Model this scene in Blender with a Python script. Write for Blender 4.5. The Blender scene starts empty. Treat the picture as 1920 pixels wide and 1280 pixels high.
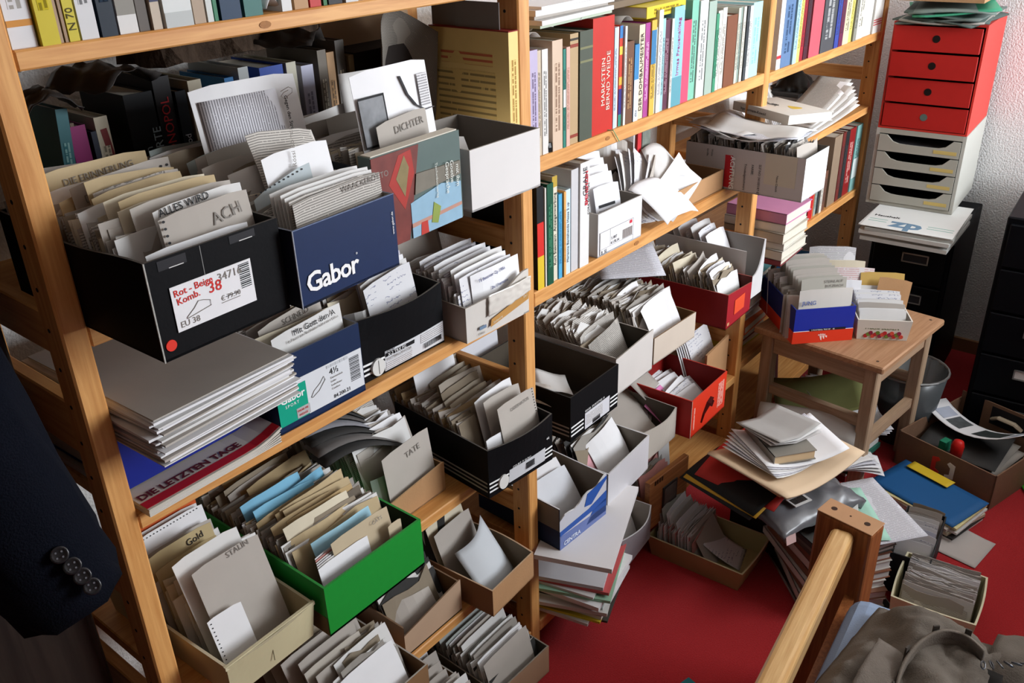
import bpy, bmesh, math, random
from mathutils import Vector, Matrix, noise as mnoise

rnd = random.Random(11)
SC = bpy.context.scene
C = SC.collection
PI = math.pi

# ------------------------------------------------------------------ camera
cam_d = bpy.data.cameras.new('camera'); cam = bpy.data.objects.new('camera', cam_d); C.objects.link(cam)
cam_d.sensor_width = 36.0; cam_d.lens = 31.5; cam_d.clip_start = 0.02
cam.matrix_world = Matrix(((0.62610861, 0.36788996, -0.68749181, 0.0),
                           (-0.77926997, 0.26475554, -0.56801656, 0.0),
                           (-0.02695033, 0.89138178, 0.45245132, 1.60),
                           (0, 0, 0, 1)))
SC.camera = cam

# ------------------------------------------------------------------ world, window daylight, exposure
world = bpy.data.worlds.new('daylight'); SC.world = world; world.use_nodes = True
wb = world.node_tree.nodes['Background']
wb.inputs['Color'].default_value = (0.82, 0.90, 1.0, 1); wb.inputs['Strength'].default_value = 1.0
SC.view_settings.view_transform = 'Standard'; SC.view_settings.look = 'None'
SC.view_settings.gamma = 1.0; SC.view_settings.use_curve_mapping = False
SC.view_settings.exposure = 0.0

def window_light(name, loc, rot, sx, sy, watts, col):
    l = bpy.data.lights.new(name, 'AREA'); l.shape = 'RECTANGLE'; l.size = sx; l.size_y = sy
    l.energy = watts; l.color = col
    o = bpy.data.objects.new(name, l); C.objects.link(o); o.location = loc; o.rotation_euler = rot
    return o
# skylight entering through the window in the wall behind the camera
window_light('window_daylight', (2.62, -1.50, 1.62), (math.radians(84), 0, math.radians(8)), 1.25, 1.3, 112, (0.90, 0.95, 1.0))

# ------------------------------------------------------------------ materials
def srgb(h):
    h = h.lstrip('#'); out = []
    for i in (0, 2, 4):
        c = int(h[i:i+2], 16) / 255.0
        out.append(c / 12.92 if c <= 0.04045 else ((c + 0.055) / 1.055) ** 2.4)
    return (out[0], out[1], out[2], 1.0)

MATS = {}
def base_mat(name):
    m = bpy.data.materials.new(name); m.use_nodes = True
    nt = m.node_tree; b = nt.nodes['Principled BSDF']
    return m, nt, b

def ND(nt, t, **kw):
    n = nt.nodes.new(t)
    for k, v in kw.items(): setattr(n, k, v)
    return n

def mixc(nt, fac, a, b):
    m = ND(nt, 'ShaderNodeMix', data_type='RGBA')
    for sock, v in ((m.inputs['Factor'], fac), (m.inputs['A'], a), (m.inputs['B'], b)):
        if hasattr(v, 'default_value') or hasattr(v, 'links'): nt.links.new(v, sock)
        else: sock.default_value = v
    return m.outputs['Result']

def math_n(nt, op, a, b=None):
    m = ND(nt, 'ShaderNodeMath', operation=op)
    for i, v in enumerate((a, b)):
        if v is None: continue
        if hasattr(v, 'links'): nt.links.new(v, m.inputs[i])
        else: m.inputs[i].default_value = v
    return m.outputs[0]

def M(col, rough=0.75, var=0.10, scale=18.0, bump=0.0, bscale=200.0, spec=0.25, coord='Object', metal=0.0, trans=0.0):
    key = ('M', col, rough, var, scale, bump, bscale, spec, metal, trans)
    if key in MATS: return MATS[key]
    m, nt, b = base_mat('surface_%s_%d' % (col.lstrip('#'), len(MATS)))
    c = srgb(col)
    tc = ND(nt, 'ShaderNodeTexCoord')
    if var > 0:
        n = ND(nt, 'ShaderNodeTexNoise'); n.inputs['Scale'].default_value = scale; n.inputs['Detail'].default_value = 5
        nt.links.new(tc.outputs[coord], n.inputs['Vector'])
        lo = tuple(x * (1 - var) for x in c[:3]) + (1,); hi = tuple(min(1, x * (1 + var * 0.6)) for x in c[:3]) + (1,)
        nt.links.new(mixc(nt, n.outputs['Fac'], lo, hi), b.inputs['Base Color'])
    else:
        b.inputs['Base Color'].default_value = c
    b.inputs['Roughness'].default_value = rough; b.inputs['Specular IOR Level'].default_value = spec
    b.inputs['Metallic'].default_value = metal
    if trans: b.inputs['Transmission Weight'].default_value = trans
    if bump > 0:
        n2 = ND(nt, 'ShaderNodeTexNoise'); n2.inputs['Scale'].default_value = bscale; n2.inputs['Detail'].default_value = 4
        nt.links.new(tc.outputs[coord], n2.inputs['Vector'])
        bp = ND(nt, 'ShaderNodeBump'); bp.inputs['Strength'].default_value = bump; bp.inputs['Distance'].default_value = 0.01
        nt.links.new(n2.outputs['Fac'], bp.inputs['Height']); nt.links.new(bp.outputs['Normal'], b.inputs['Normal'])
    MATS[key] = m; return m

def wood(axis, light, dark, rough=0.5, gs=1.0):
    key = ('wood', axis, light, dark, rough)
    if key in MATS: return MATS[key]
    m, nt, b = base_mat('wood_%s_%s' % (axis, light.lstrip('#')))
    tc = ND(nt, 'ShaderNodeTexCoord'); mp = ND(nt, 'ShaderNodeMapping')
    s = {'x': (1.2, 22, 22), 'y': (22, 1.2, 22), 'z': (22, 22, 1.2)}[axis]
    mp.inputs['Scale'].default_value = tuple(v * gs for v in s)
    nt.links.new(tc.outputs['Object'], mp.inputs['Vector'])
    n = ND(nt, 'ShaderNodeTexNoise'); n.inputs['Scale'].default_value = 3.2; n.inputs['Detail'].default_value = 6; n.inputs['Distortion'].default_value = 1.2
    nt.links.new(mp.outputs[0], n.inputs['Vector'])
    n2 = ND(nt, 'ShaderNodeTexNoise'); n2.inputs['Scale'].default_value = 14; n2.inputs['Detail'].default_value = 3
    nt.links.new(mp.outputs[0], n2.inputs['Vector'])
    f = math_n(nt, 'ADD', math_n(nt, 'MULTIPLY', n.outputs['Fac'], 0.7), math_n(nt, 'MULTIPLY', n2.outputs['Fac'], 0.3))
    r = ND(nt, 'ShaderNodeValToRGB'); r.color_ramp.elements[0].position = 0.34; r.color_ramp.elements[1].position = 0.62
    r.color_ramp.elements[0].color = srgb(dark); r.color_ramp.elements[1].color = srgb(light)
    nt.links.new(f, r.inputs['Fac']); nt.links.new(r.outputs['Color'], b.inputs['Base Color'])
    b.inputs['Roughness'].default_value = rough; b.inputs['Specular IOR Level'].default_value = 0.35
    bp = ND(nt, 'ShaderNodeBump'); bp.inputs['Strength'].default_value = 0.08
    nt.links.new(n2.outputs['Fac'], bp.inputs['Height']); nt.links.new(bp.outputs['Normal'], b.inputs['Normal'])
    MATS[key] = m; return m

def printed(paper, ink, pitch=0.0042, fill=0.5, gap=0.40, words=230.0, strength=0.8, hand=False, margin=0.0, vert=False):
    """paper with rows of fine print or handwriting, laid out in the sheet's own UV (metres)"""
    key = ('print', paper, ink, pitch, fill, gap, words, strength, hand, margin, vert)
    if key in MATS: return MATS[key]
    m, nt, b = base_mat('printed_%s_%d' % (paper.lstrip('#'), len(MATS)))
    uv = ND(nt, 'ShaderNodeUVMap'); sp = ND(nt, 'ShaderNodeSeparateXYZ'); nt.links.new(uv.outputs[0], sp.inputs[0])
    u, v = sp.outputs['X'], sp.outputs['Y']
    if vert: u, v = v, u
    if hand:
        n0 = ND(nt, 'ShaderNodeTexNoise'); n0.inputs['Scale'].default_value = 160; n0.inputs['Detail'].default_value = 2
        nt.links.new(uv.outputs[0], n0.inputs['Vector'])
        v = math_n(nt, 'ADD', v, math_n(nt, 'MULTIPLY', math_n(nt, 'SUBTRACT', n0.outputs['Fac'], 0.5), 0.011))
    q = math_n(nt, 'DIVIDE', v, pitch)
    idx = math_n(nt, 'FLOOR', q); fr = math_n(nt, 'FRACT', q)
    line = math_n(nt, 'LESS_THAN', fr, fill)
    cv = ND(nt, 'ShaderNodeCombineXYZ')
    nt.links.new(math_n(nt, 'MULTIPLY', u, words), cv.inputs[0]); nt.links.new(math_n(nt, 'MULTIPLY', idx, 5.37), cv.inputs[1])
    nz = ND(nt, 'ShaderNodeTexNoise'); nz.inputs['Scale'].default_value = 1.0; nz.inputs['Detail'].default_value = 2
    nt.links.new(cv.outputs[0], nz.inputs['Vector'])
    word = math_n(nt, 'GREATER_THAN', nz.outputs['Fac'], gap)
    par = ND(nt, 'ShaderNodeTexNoise'); par.inputs['Scale'].default_value = 22; par.inputs['Detail'].default_value = 0
    nt.links.new(uv.outputs[0], par.inputs['Vector'])
    block = math_n(nt, 'GREATER_THAN', par.outputs['Fac'], 0.30 if not hand else 0.47)
    f = math_n(nt, 'MULTIPLY', math_n(nt, 'MULTIPLY', line, word), math_n(nt, 'MULTIPLY', block, strength))
    c = srgb(paper)
    n3 = ND(nt, 'ShaderNodeTexNoise'); n3.inputs['Scale'].default_value = 9
    nt.links.new(uv.outputs[0], n3.inputs['Vector'])
    pc = mixc(nt, n3.outputs['Fac'], tuple(x * 0.93 for x in c[:3]) + (1,), c)
    nt.links.new(mixc(nt, f, pc, srgb(ink)), b.inputs['Base Color'])
    b.inputs['Roughness'].default_value = 0.8; b.inputs['Specular IOR Level'].default_value = 0.15
    MATS[key] = m; return m

# palette ------------------------------------------------------------
WHITE = M('#E9E8EA', 0.75, 0.06); OFFW = M('#DAD8D6', 0.8, 0.08); GREYC = M('#B3ABA3', 0.85, 0.10); GREY2 = M('#9A948D', 0.85, 0.12)
CREAM = M('#D6CBB4', 0.85, 0.10); MANILA = M('#BDA884', 0.85, 0.12); TAUPE = M('#8F8270', 0.85, 0.15); KRAFT = M('#B58B63', 0.85, 0.12, bump=0.05)
KRAFTD = M('#8A6848', 0.85, 0.15); SKY = M('#7FB9D6', 0.8, 0.08); MINT = M('#A9D6C4', 0.8, 0.06); PINK = M('#E58BC0', 0.8, 0.05)
ORANGE = M('#D2602F', 0.75, 0.08); YELLOW = M('#DCC64A', 0.75, 0.08); ROSE = M('#D99A94', 0.8, 0.08); GREENP = M('#6CC07A', 0.8, 0.08)
BLACKC = M('#0B0B0E', 0.6, 0.20, bump=0.03, spec=0.12); DARKG = M('#3A3938', 0.8, 0.15); BLACKIN = M('#1E1B18', 0.85, 0.12)
NAVY = M('#1B3160', 0.55, 0.12); NAVYD = M('#141E3A', 0.6, 0.15); REDB = M('#CF2A20', 0.5, 0.08); REDD = M('#8E1722', 0.5, 0.12)
BOARDG = M('#8C857B', 0.9, 0.10, bump=0.05); BOARDL = M('#AFA89E', 0.9, 0.08); GREENB = M('#1F8F35', 0.45, 0.08, scale=60)
INK = M('#1A1A1E', 0.6, 0.0); PENCIL = M('#857F79', 0.7, 0.0); INKB = M('#2A3A7A', 0.6, 0.0); INKR = M('#D0302C', 0.6, 0.0); INKW = M('#F2F2F2', 0.6, 0.0)
NEWS = printed('#CFC9C2', '#4A4846', 0.0030, 0.5, 0.34, 620, 0.65); PRINT = printed('#DEDCDE', '#5A585C', 0.0036, 0.45, 0.36, 520, 0.65)
PRINTG = printed('#B5AFA8', '#4C4A48', 0.0036, 0.45, 0.38, 520, 0.65); HAND = printed('#DEDDE0', '#6A7090', 0.009, 0.16, 0.44, 90, 0.8, True)
HANDG = printed('#B7AFA6', '#5E5A58', 0.011, 0.14, 0.46, 80, 0.8, True); LETTER = printed('#DEDDE4', '#65636A', 0.0044, 0.4, 0.38, 480, 0.65)
PWOODX = wood('x', '#DEA564', '#C28345'); PWOODY = wood('y', '#DEA564', '#C28345'); PWOODZ = wood('z', '#DEA564', '#C28345')
CARDMIX = [GREYC, GREYC, CREAM, OFFW, MANILA, HANDG, GREY2, WHITE]
WHITEMIX = [WHITE, OFFW, HAND, LETTER, WHITE, GREYC, PRINT]
DIRTY = [GREY2, TAUPE, GREYC, NEWS, PRINTG, CREAM, OFFW]

# ------------------------------------------------------------------ builders
def link(name, data, parent=None, mw=None):
    o = bpy.data.objects.new(name, data); C.objects.link(o)
    if parent is not None: o.parent = parent
    if mw is not None:
        if parent is not None: o.matrix_local = mw
        else: o.matrix_world = mw
    return o

def tag(o, label=None, cat=None, group=None, kind=None):
    if label: o['label'] = label
    if cat: o['category'] = cat
    if group: o['group'] = group
    if kind: o['kind'] = kind
    return o

def T(x=0, y=0, z=0, rz=0, rx=0, ry=0):
    r = math.radians
    return Matrix.Translation((x, y, z)) @ Matrix.Rotation(r(rz), 4, 'Z') @ Matrix.Rotation(r(rx), 4, 'X') @ Matrix.Rotation(r(ry), 4, 'Y')

def thing(name, label, cat, mw, group=None):
    return tag(link(name, None, None, mw), label, cat, group)

class MB:
    """collects vertices and faces of one mesh, with material slots and metre UVs"""
    def __init__(s): s.v = []; s.f = []; s.m = []; s.uv = []; s.mats = []
    def slot(s, m):
        if m not in s.mats: s.mats.append(m)
        return s.mats.index(m)
    def face(s, idx, m, uv=None):
        s.f.append(tuple(idx)); s.m.append(s.slot(m)); s.uv.append(uv)
    def add(s, p): s.v.append(tuple(p)); return len(s.v) - 1
    def box(s, x0, x1, y0, y1, z0, z1, m, mt=None, top=None):
        b = len(s.v)
        for z in (z0, z1):
            for (x, y) in ((x0, y0), (x1, y0), (x1, y1), (x0, y1)):
                p = Vector((x, y, z)); s.v.append(tuple(mt @ p if mt else p))
        F = [(0, 3, 2, 1), (4, 5, 6, 7), (0, 1, 5, 4), (1, 2, 6, 5), (2, 3, 7, 6), (3, 0, 4, 7)]
        U = [((x0, y0), (x0, y1), (x1, y1), (x1, y0)), ((x0, y0), (x1, y0), (x1, y1), (x0, y1)), ((x0, z0), (x1, z0), (x1, z1), (x0, z1)),
             ((y0, z0), (y1, z0), (y1, z1), (y0, z1)), ((x1, z0), (x0, z0), (x0, z1), (x1, z1)), ((y1, z0), (y0, z0), (y0, z1), (y1, z1))]
        for i, q in enumerate(F): s.face([b + k for k in q], (top if (top and i == 1) else m), U[i])
        return s
    def grid(s, fn, nu, nv, m, uvs=(1, 1), back=None, th=0.0006, nrm=None):
        """solid sheet: fn(a,b)->Vector for a,b in 0..1 ; th thickness along local normal"""
        P = [[Vector(fn(i / nu, j / nv)) for j in range(nv + 1)] for i in range(nu + 1)]
        N = [[None] * (nv + 1) for _ in range(nu + 1)]
        for i in range(nu + 1):
            for j in range(nv + 1):
                du = P[min(i + 1, nu)][j] - P[max(i - 1, 0)][j]; dv = P[i][min(j + 1, nv)] - P[i][max(j - 1, 0)]
                n = du.cross(dv); N[i][j] = n.normalized() if n.length > 1e-12 else Vector((0, 0, 1))
        A = [[s.add(P[i][j]) for j in range(nv + 1)] for i in range(nu + 1)]
        B = [[s.add(P[i][j] - N[i][j] * th) for j in range(nv + 1)] for i in range(nu + 1)]
        bm_ = back or m
        for i in range(nu):
            for j in range(nv):
                uv = [(uvs[0] * a / nu, uvs[1] * b / nv) for a, b in ((i, j), (i + 1, j), (i + 1, j + 1), (i, j + 1))]
                s.face((A[i][j], A[i + 1][j], A[i + 1][j + 1], A[i][j + 1]), m, uv)
                s.face((B[i][j], B[i][j + 1], B[i + 1][j + 1], B[i + 1][j]), bm_, [uv[0], uv[3], uv[2], uv[1]])
        for i in range(nu):
            s.face((A[i][0], B[i][0], B[i + 1][0], A[i + 1][0]), m); s.face((A[i][nv], A[i + 1][nv], B[i + 1][nv], B[i][nv]), m)
        for j in range(nv):
            s.face((A[0][j], A[0][j + 1], B[0][j + 1], B[0][j]), m); s.face((A[nu][j], B[nu][j], B[nu][j + 1], A[nu][j + 1]), m)
        return s
    def prism(s, pts, axis, a0, a1, m):
        """polygon pts extruded along axis"""
        def mk(p, a):
            return {'x': (a, p[0], p[1]), 'y': (p[0], a, p[1]), 'z': (p[0], p[1], a)}[axis]
        b = len(s.v); n = len(pts)
        for a in (a0, a1):
            for p in pts: s.v.append(mk(p, a))
        s.face([b + i for i in range(n)][::-1], m, [pts[i] for i in range(n)][::-1]); s.face([b + n + i for i in range(n)], m, list(pts))
        for i in range(n):
            j = (i + 1) % n; s.face((b + i, b + j, b + n + j, b + n + i), m)
        return s
    def tube(s, path, rads, seg, m, cap=True, up=(0, 0, 1)):
        """swept elliptical tube; rads: list of (ra, rb)"""
        P = [Vector(p) for p in path]; rings = []
        for i, p in enumerate(P):
            t = (P[min(i + 1, len(P) - 1)] - P[max(i - 1, 0)]).normalized()
            a = t.cross(Vector(up));
            if a.length < 1e-4: a = t.cross(Vector((1, 0, 0)))
            a.normalize(); b = a.cross(t).normalized()
            r = rads[i] if isinstance(rads, list) else rads
            if not isinstance(r, tuple): r = (r, r)
            rings.append([s.add(p + a * math.cos(2 * PI * k / seg) * r[0] + b * math.sin(2 * PI * k / seg) * r[1]) for k in range(seg)])
        for i in range(len(P) - 1):
            for k in range(seg):
                l = (k + 1) % seg
                s.face((rings[i][k], rings[i + 1][k], rings[i + 1][l], rings[i][l]), m)
        if cap:
            s.face(rings[0], m); s.face(rings[-1][::-1], m)
        return s
    def lathe(s, prof, seg, m, cx=0, cy=0):
        rings = [[s.add((cx + r * math.cos(2 * PI * k / seg), cy + r * math.sin(2 * PI * k / seg), z)) for k in range(seg)] for r, z in prof]
        for i in range(len(prof) - 1):
            for k in range(seg):
                l = (k + 1) % seg; s.face((rings[i][k], rings[i][l], rings[i + 1][l], rings[i + 1][k]), m)
        s.face(rings[0][::-1], m); s.face(rings[-1], m)
        return s
    def mesh(s, name, smooth=False, bevel=0.0, bseg=1):
        me = bpy.data.meshes.new(name); me.from_pydata(s.v, [], s.f)
        for m in s.mats: me.materials.append(m)
        me.polygons.foreach_set('material_index', s.m)
        ul = me.uv_layers.new(name='UVMap'); k = 0
        flat = []
        for f, uv in zip(s.f, s.uv):
            if uv: 
                for q in uv: flat += [q[0], q[1]]
            else:
                for vi in f: flat += [s.v[vi][0], s.v[vi][2]]
        ul.data.foreach_set('uv', flat)
        if bevel > 0:
            bm = bmesh.new(); bm.from_mesh(me); bmesh.ops.remove_doubles(bm, verts=bm.verts, dist=1e-6)
            bmesh.ops.bevel(bm, geom=[e for e in bm.edges if len(e.link_faces) == 2 and e.calc_face_angle(0) > 0.7], offset=bevel, segments=bseg, affect='EDGES', profile=0.5)
            bm.to_mesh(me); bm.free()
        if smooth: me.polygons.foreach_set('use_smooth', [True] * len(me.polygons))
        me.update(); return me
    def obj(s, name, parent=None, mw=None, smooth=False, bevel=0.0, bseg=1):
        return link(name, s.mesh(name, smooth, bevel, bseg), parent, mw)

def txt(parent, string, size, x, z, mat, y=-0.0012, name='lettering', mw=None, rot=0, sx=1.0, align='LEFT', label=None, bold=0.0, space=1.0):
    """flat lettering lying on the front (-y) face of its parent; rot turns it in that face"""
    cu = bpy.data.curves.new(name, 'FONT'); cu.body = string; cu.size = size; cu.resolution_u = 2
    cu.extrude = 0.0001; cu.align_x = align; cu.offset = bold; cu.space_character = space
    cu.materials.append(mat)
    if mw is None: mw = T(x, y, z) @ Matrix.Rotation(PI / 2, 4, 'X') @ Matrix.Rotation(math.radians(rot), 4, 'Z') @ Matrix.Diagonal((sx, 1, 1, 1))
    o = link(name, cu, parent, mw)
    if label: o['label'] = label
    return o

def decal(parent, name, x0, x1, z0, z1, mat, y=-0.0009, th=0.0005, label=None, bulge=0.0, W=1.0, H=1.0, skew=0.0, rnds=0.0):
    """thin sticker on the front (-y) face"""
    b = MB()
    if bulge:
        b.grid(lambda a, c: (x0 + (x1 - x0) * a, y - bulge * math.sin(PI * (x0 + (x1 - x0) * a) / W) * (z0 + (z1 - z0) * c) / H, z0 + (z1 - z0) * c), 8, 2, mat, ((x1 - x0), (z1 - z0)), th=th)
    else:
        b.box(x0, x1, y - th, y, z0, z1, mat)
    o = b.obj(name, parent)
    if label: o['label'] = label
    return o

# ------------------------------------------------------------------ cartons, cards, books, sheets
def carton(name, label, x, y, z, W, L, H, ang=0.0, out=BLACKC, inn=BOARDG, edge=None, front=None, bulge=(0, 0, 0, 0), group=None,
           t=0.003, cat='box', rim=None, taper=0.0, mw=None, side=None, bodyname='body'):
    """open box; origin at its front left bottom corner, front face looks along -y. bulge: front, right, back, left"""
    edge = edge or BOARDL; front = front or out; side = side or out
    mw = mw or T(x, y, z, ang)
    root = thing(name, label, cat, mw, group)
    b = MB(); nu, nv = 10, 3
    cor = [((0, 0), (W, 0)), ((W, 0), (W, L)), ((W, L), (0, L)), ((0, L), (0, 0))]
    nor = [(0, -1), (1, 0), (0, 1), (-1, 0)]
    for k in range(4):
        (ax, ay), (bx_, by_) = cor[k]; nx, ny = nor[k]; bl = bulge[k]
        def pos(a, c, inset, k=k, ax=ax, ay=ay, bx_=bx_, by_=by_, nx=nx, ny=ny, bl=bl):
            hz = H * (rim[k](a) if rim and k in rim else 1.0) * c
            dx, dy = bx_ - ax, by_ - ay; ln = math.hypot(dx, dy)
            aa = a if not inset else (inset + (ln - 2 * inset) * a) / ln
            px, py = ax + dx * aa, ay + dy * aa
            o = bl * math.sin(PI * a) * (hz / H) - inset
            px += nx * o; py += ny * o
            if taper:
                s_ = 1 + taper * (hz / H); px = W / 2 + (px - W / 2) * s_; py = L / 2 + (py - L / 2) * s_
            return (px, py, max(hz, t) if inset else hz)
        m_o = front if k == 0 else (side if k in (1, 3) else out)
        O = [[b.add(pos(i / nu, j / nv, 0)) for j in range(nv + 1)] for i in range(nu + 1)]
        I = [[b.add(pos(i / nu, j / nv, t)) for j in range(nv + 1)] for i in range(nu + 1)]
        for i in range(nu):
            for j in range(nv):
                b.face((O[i][j], O[i + 1][j], O[i + 1][j + 1], O[i][j + 1]), m_o)
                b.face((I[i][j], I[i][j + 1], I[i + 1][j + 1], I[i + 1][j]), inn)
            b.face((O[i][nv], O[i + 1][nv], I[i + 1][nv], I[i][nv]), edge)
    b.box(0, W, 0, L, 0, t, out, top=inn)
    b.obj(bodyname, root)
    return dict(root=root, mw=mw, W=W, L=L, H=H, label=label, t=t)

_cm = {}
def card_mesh(w, h, bend, curl, slope, mat, name):
    k = (round(w, 3), round(h, 3), round(bend, 3), round(curl, 3), round(slope, 2), mat.name)
    if k in _cm: return _cm[k]
    b = MB()
    r = 0.06
    def fn(a, c):
        z = c * h * (1 + slope * (a - 0.5))
        if c > 0.99 and (a < 0.01 or a > 0.99): z -= 0.02 * h
        return ((a - 0.5) * w, bend * (2 * a - 1) ** 2 + curl * c * c, z)
    b.grid(fn, 5, 4, mat, (w, h), th=0.0006)
    me = b.mesh(name, smooth=False); _cm[k] = me; return me

def dots(parent, x0, z0, x1, z1, n, r=0.0016, y=-0.0008, mat=None):
    """row of punched holes along a card's edge"""
    for i in range(n):
        b = MB(); f = i / max(1, n - 1); cx, cz = x0 + (x1 - x0) * f, z0 + (z1 - z0) * f
        pts = [(cx + r * math.cos(k * PI / 3), cz + 0.8 * r * math.sin(k * PI / 3)) for k in range(6)]
        b.prism(pts, 'y', y, y + 0.0003, mat or INK); b.obj('punched_hole', parent)

def card(mw, w, h, mat, label, group, name='index_card', bend=0.0, curl=0.0, slope=0.0, cat='card'):
    o = link(name, card_mesh(w, h, bend, curl, slope, mat, name), None, mw)
    return tag(o, label, cat, group)

def incard(bx, u, y, w, h, mat, label, group=None, tilt=14, yaw=0, name='index_card', bend=0.0, curl=0.0, slope=0.0, z=0.005, roll=0, cat='card'):
    """card standing in a box: u = centre across the box, y = depth of its foot"""
    return card(bx['mw'] @ T(u, y, z, yaw, -tilt, roll), w, h, mat, label, group, name, bend, curl, slope, cat)

def fill(bx, y0, y1, n, wr, hr, mats, label, group, tilt=(8, 18), name='index_card', ur=None, yaw=3, r=None, z=0.005, roll=2):
    r = r or random.Random(len(label) * 31 + n)
    out = []
    for i in range(n):
        y = y0 + (y1 - y0) * (i / max(1, n - 1)); w = min(r.uniform(*wr), bx['W'] - 0.012); h = r.uniform(*hr)
        lo, hi = (w / 2 + 0.006, bx['W'] - w / 2 - 0.006) if ur is None else ur
        u = r.uniform(min(lo, hi), max(lo, hi))
        out.append(incard(bx, u, y, round(w / 0.006) * 0.006, round(h / 0.006) * 0.006, r.choice(mats), label, group, r.uniform(*tilt), r.uniform(-yaw, yaw),
                   name, r.choice((0, 0.003, -0.003, 0.006)), r.choice((0, 0.004, 0.01, -0.004)), r.choice((0, 0, 0.05, -0.06)), z, r.uniform(-roll, roll)))
    return out

def slips(bx, y0, y1, n, hr, mats, label, tilt=12, wr=(0.75, 0.97), seed=1, name='packed_slips', ragged=0.01, skip=True, u0=0.0, u1=1.0):
    """dense packing of slips nobody could count, one mesh"""
    r = random.Random(seed); b = MB(); W = bx['W']; n = int(n * 1.75)
    lo_ = max(hr[0], bx['H'] * 0.97 + 0.002); hr = (lo_, max(hr[1], lo_ + 0.020)); wr = (max(wr[0], 0.86), 1.0) if wr[0] > 0.6 else wr
    tt = math.tan(math.radians(tilt))
    for i in range(n):
        y = y0 + (y1 - y0) * i / max(1, n - 1); w = (W - 0.012) * (u1 - u0) * r.uniform(*wr)
        x0 = 0.006 + (W - 0.012) * u0 + ((W - 0.012) * (u1 - u0) - w) * r.random(); h = r.uniform(*hr); m = r.choice(mats); tl = tt * r.uniform(0.75, 1.25)
        ns = 4; th = 0.0008; ph = r.uniform(0, 6); amp = r.uniform(0, 0.003)
        F = []; K = []
        for k in range(ns + 1):
            a = k / ns; x = x0 + w * a; top = h + r.uniform(-ragged, ragged) * 0.5
            o = amp * math.sin(ph + a * 5)
            for (zz, oo) in ((0.004, 0), (top, o)):
                yy = y + zz * tl + oo
                F.append(b.add((x, yy, zz))); K.append(b.add((x, yy + th, zz)))
        for k in range(ns):
            i0, i1, i2, i3 = F[2 * k], F[2 * k + 2], F[2 * k + 3], F[2 * k + 1]
            j0, j1, j2, j3 = K[2 * k], K[2 * k + 2], K[2 * k + 3], K[2 * k + 1]
            uv = [(b.v[q][0] + i * .37, b.v[q][2] + i * .11) for q in (i0, i1, i2, i3)]
            b.face((i0, i1, i2, i3), m, uv); b.face((j0, j3, j2, j1), m, [uv[0], uv[3], uv[2], uv[1]]); b.face((i3, i2, j2, j3), m)
        b.face((F[0], F[1], K[1], K[0]), m); b.face((F[-2], K[-2], K[-1], F[-1]), m)
    o = b.obj(name, None, bx['mw'])
    return tag(o, label, 'paper slips', None, 'stuff')

def book(mw, t, h, D, col, label, group=None, pages=None, title=None, tcol=None, tsize=None, rot=90, strip=None, c=0.0016, cover=None, tz=0.5, cat='book', bands=(), side=None):
    """standing book: spine on -y, thickness along x. title reads along the spine"""
    m = cover or M(col, 0.5, 0.10, 25)
    root = thing('book', label, cat, mw, group)
    b = MB(); b.prism([(0, 0), (t, 0), (t, D), (t - c, D), (t - c, c), (c, c), (c, D), (0, D)], 'z', 0, h, m); b.obj('cover', root)
    p = MB(); p.box(c, t - c, c, D - 0.003, 0.002, h - 0.003, pages or M('#D9D2C3', 0.9, 0.1, 90)); p.obj('pages', root)
    for (z0, z1, bc) in bands:
        decal(root, 'spine_band', 0.0002, t - 0.0002, z0 * h, z1 * h, M(bc, 0.55, 0.05), y=0.0, th=0.0004)
    if title:
        ts = tsize or t * 0.62
        txt(root, title, ts, t / 2 + (ts * 0.34 if rot == 90 else -ts * 0.34), h * tz, M(tcol or '#202022', 0.6, 0), y=-0.0007, rot=rot, align='CENTER', name='title_lettering')
    elif strip and t > 0.006:
        decal(root, 'spine_print', t * 0.22, t * 0.78, h * 0.18, h * 0.80, printed(col, strip, t * 0.28, 0.6, 0.42, 260, 0.75, vert=True), y=0.0, th=0.0003)
    return root

def sheet(mw, w, l, mat, label=None, fn=None, name='paper_sheet', cat='paper', group=None, nu=6, nv=6, back=None, th=0.0006, parent=None):
    """loose sheet lying in local xy; fn(a,b) gives its z"""
    b = MB(); f = fn or (lambda a, c: 0.0)
    b.grid(lambda a, c: (w * (a - 0.5), l * (c - 0.5), f(a, c)), nu, nv, mat, (w, l), back=back, th=th)
    o = b.obj(name, parent, mw, smooth=True)
    if parent is None: tag(o, label, cat, group)
    return o

def stack(mw, w, l, layers, label, name='paper_stack', cat='papers', jit=0.008, rot=3, seed=1, group=None, partname='paper_bundle', sag=0.0):
    """pile of bundles: layers = list of (thickness, material)"""
    r = random.Random(seed); root = thing(name, label, cat, mw, group); z = 0.0
    for th, m in layers:
        b = MB(); k = r.uniform(0.94, 1.0)
        b.box(-w / 2 * k, w / 2 * k, -l / 2 * k, l / 2 * k, 0, th * 0.97, m)
        b.obj(partname, root, T(r.uniform(-jit, jit), r.uniform(-jit, jit), z, r.uniform(-rot, rot)))
        z += th
    return root

def handtext(card_obj, s, size, x, z, mat=PENCIL, rot=0, y=-0.0012):
    return txt(card_obj, s, size, x, z, mat, y=y, rot=rot, name='handwriting')

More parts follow.
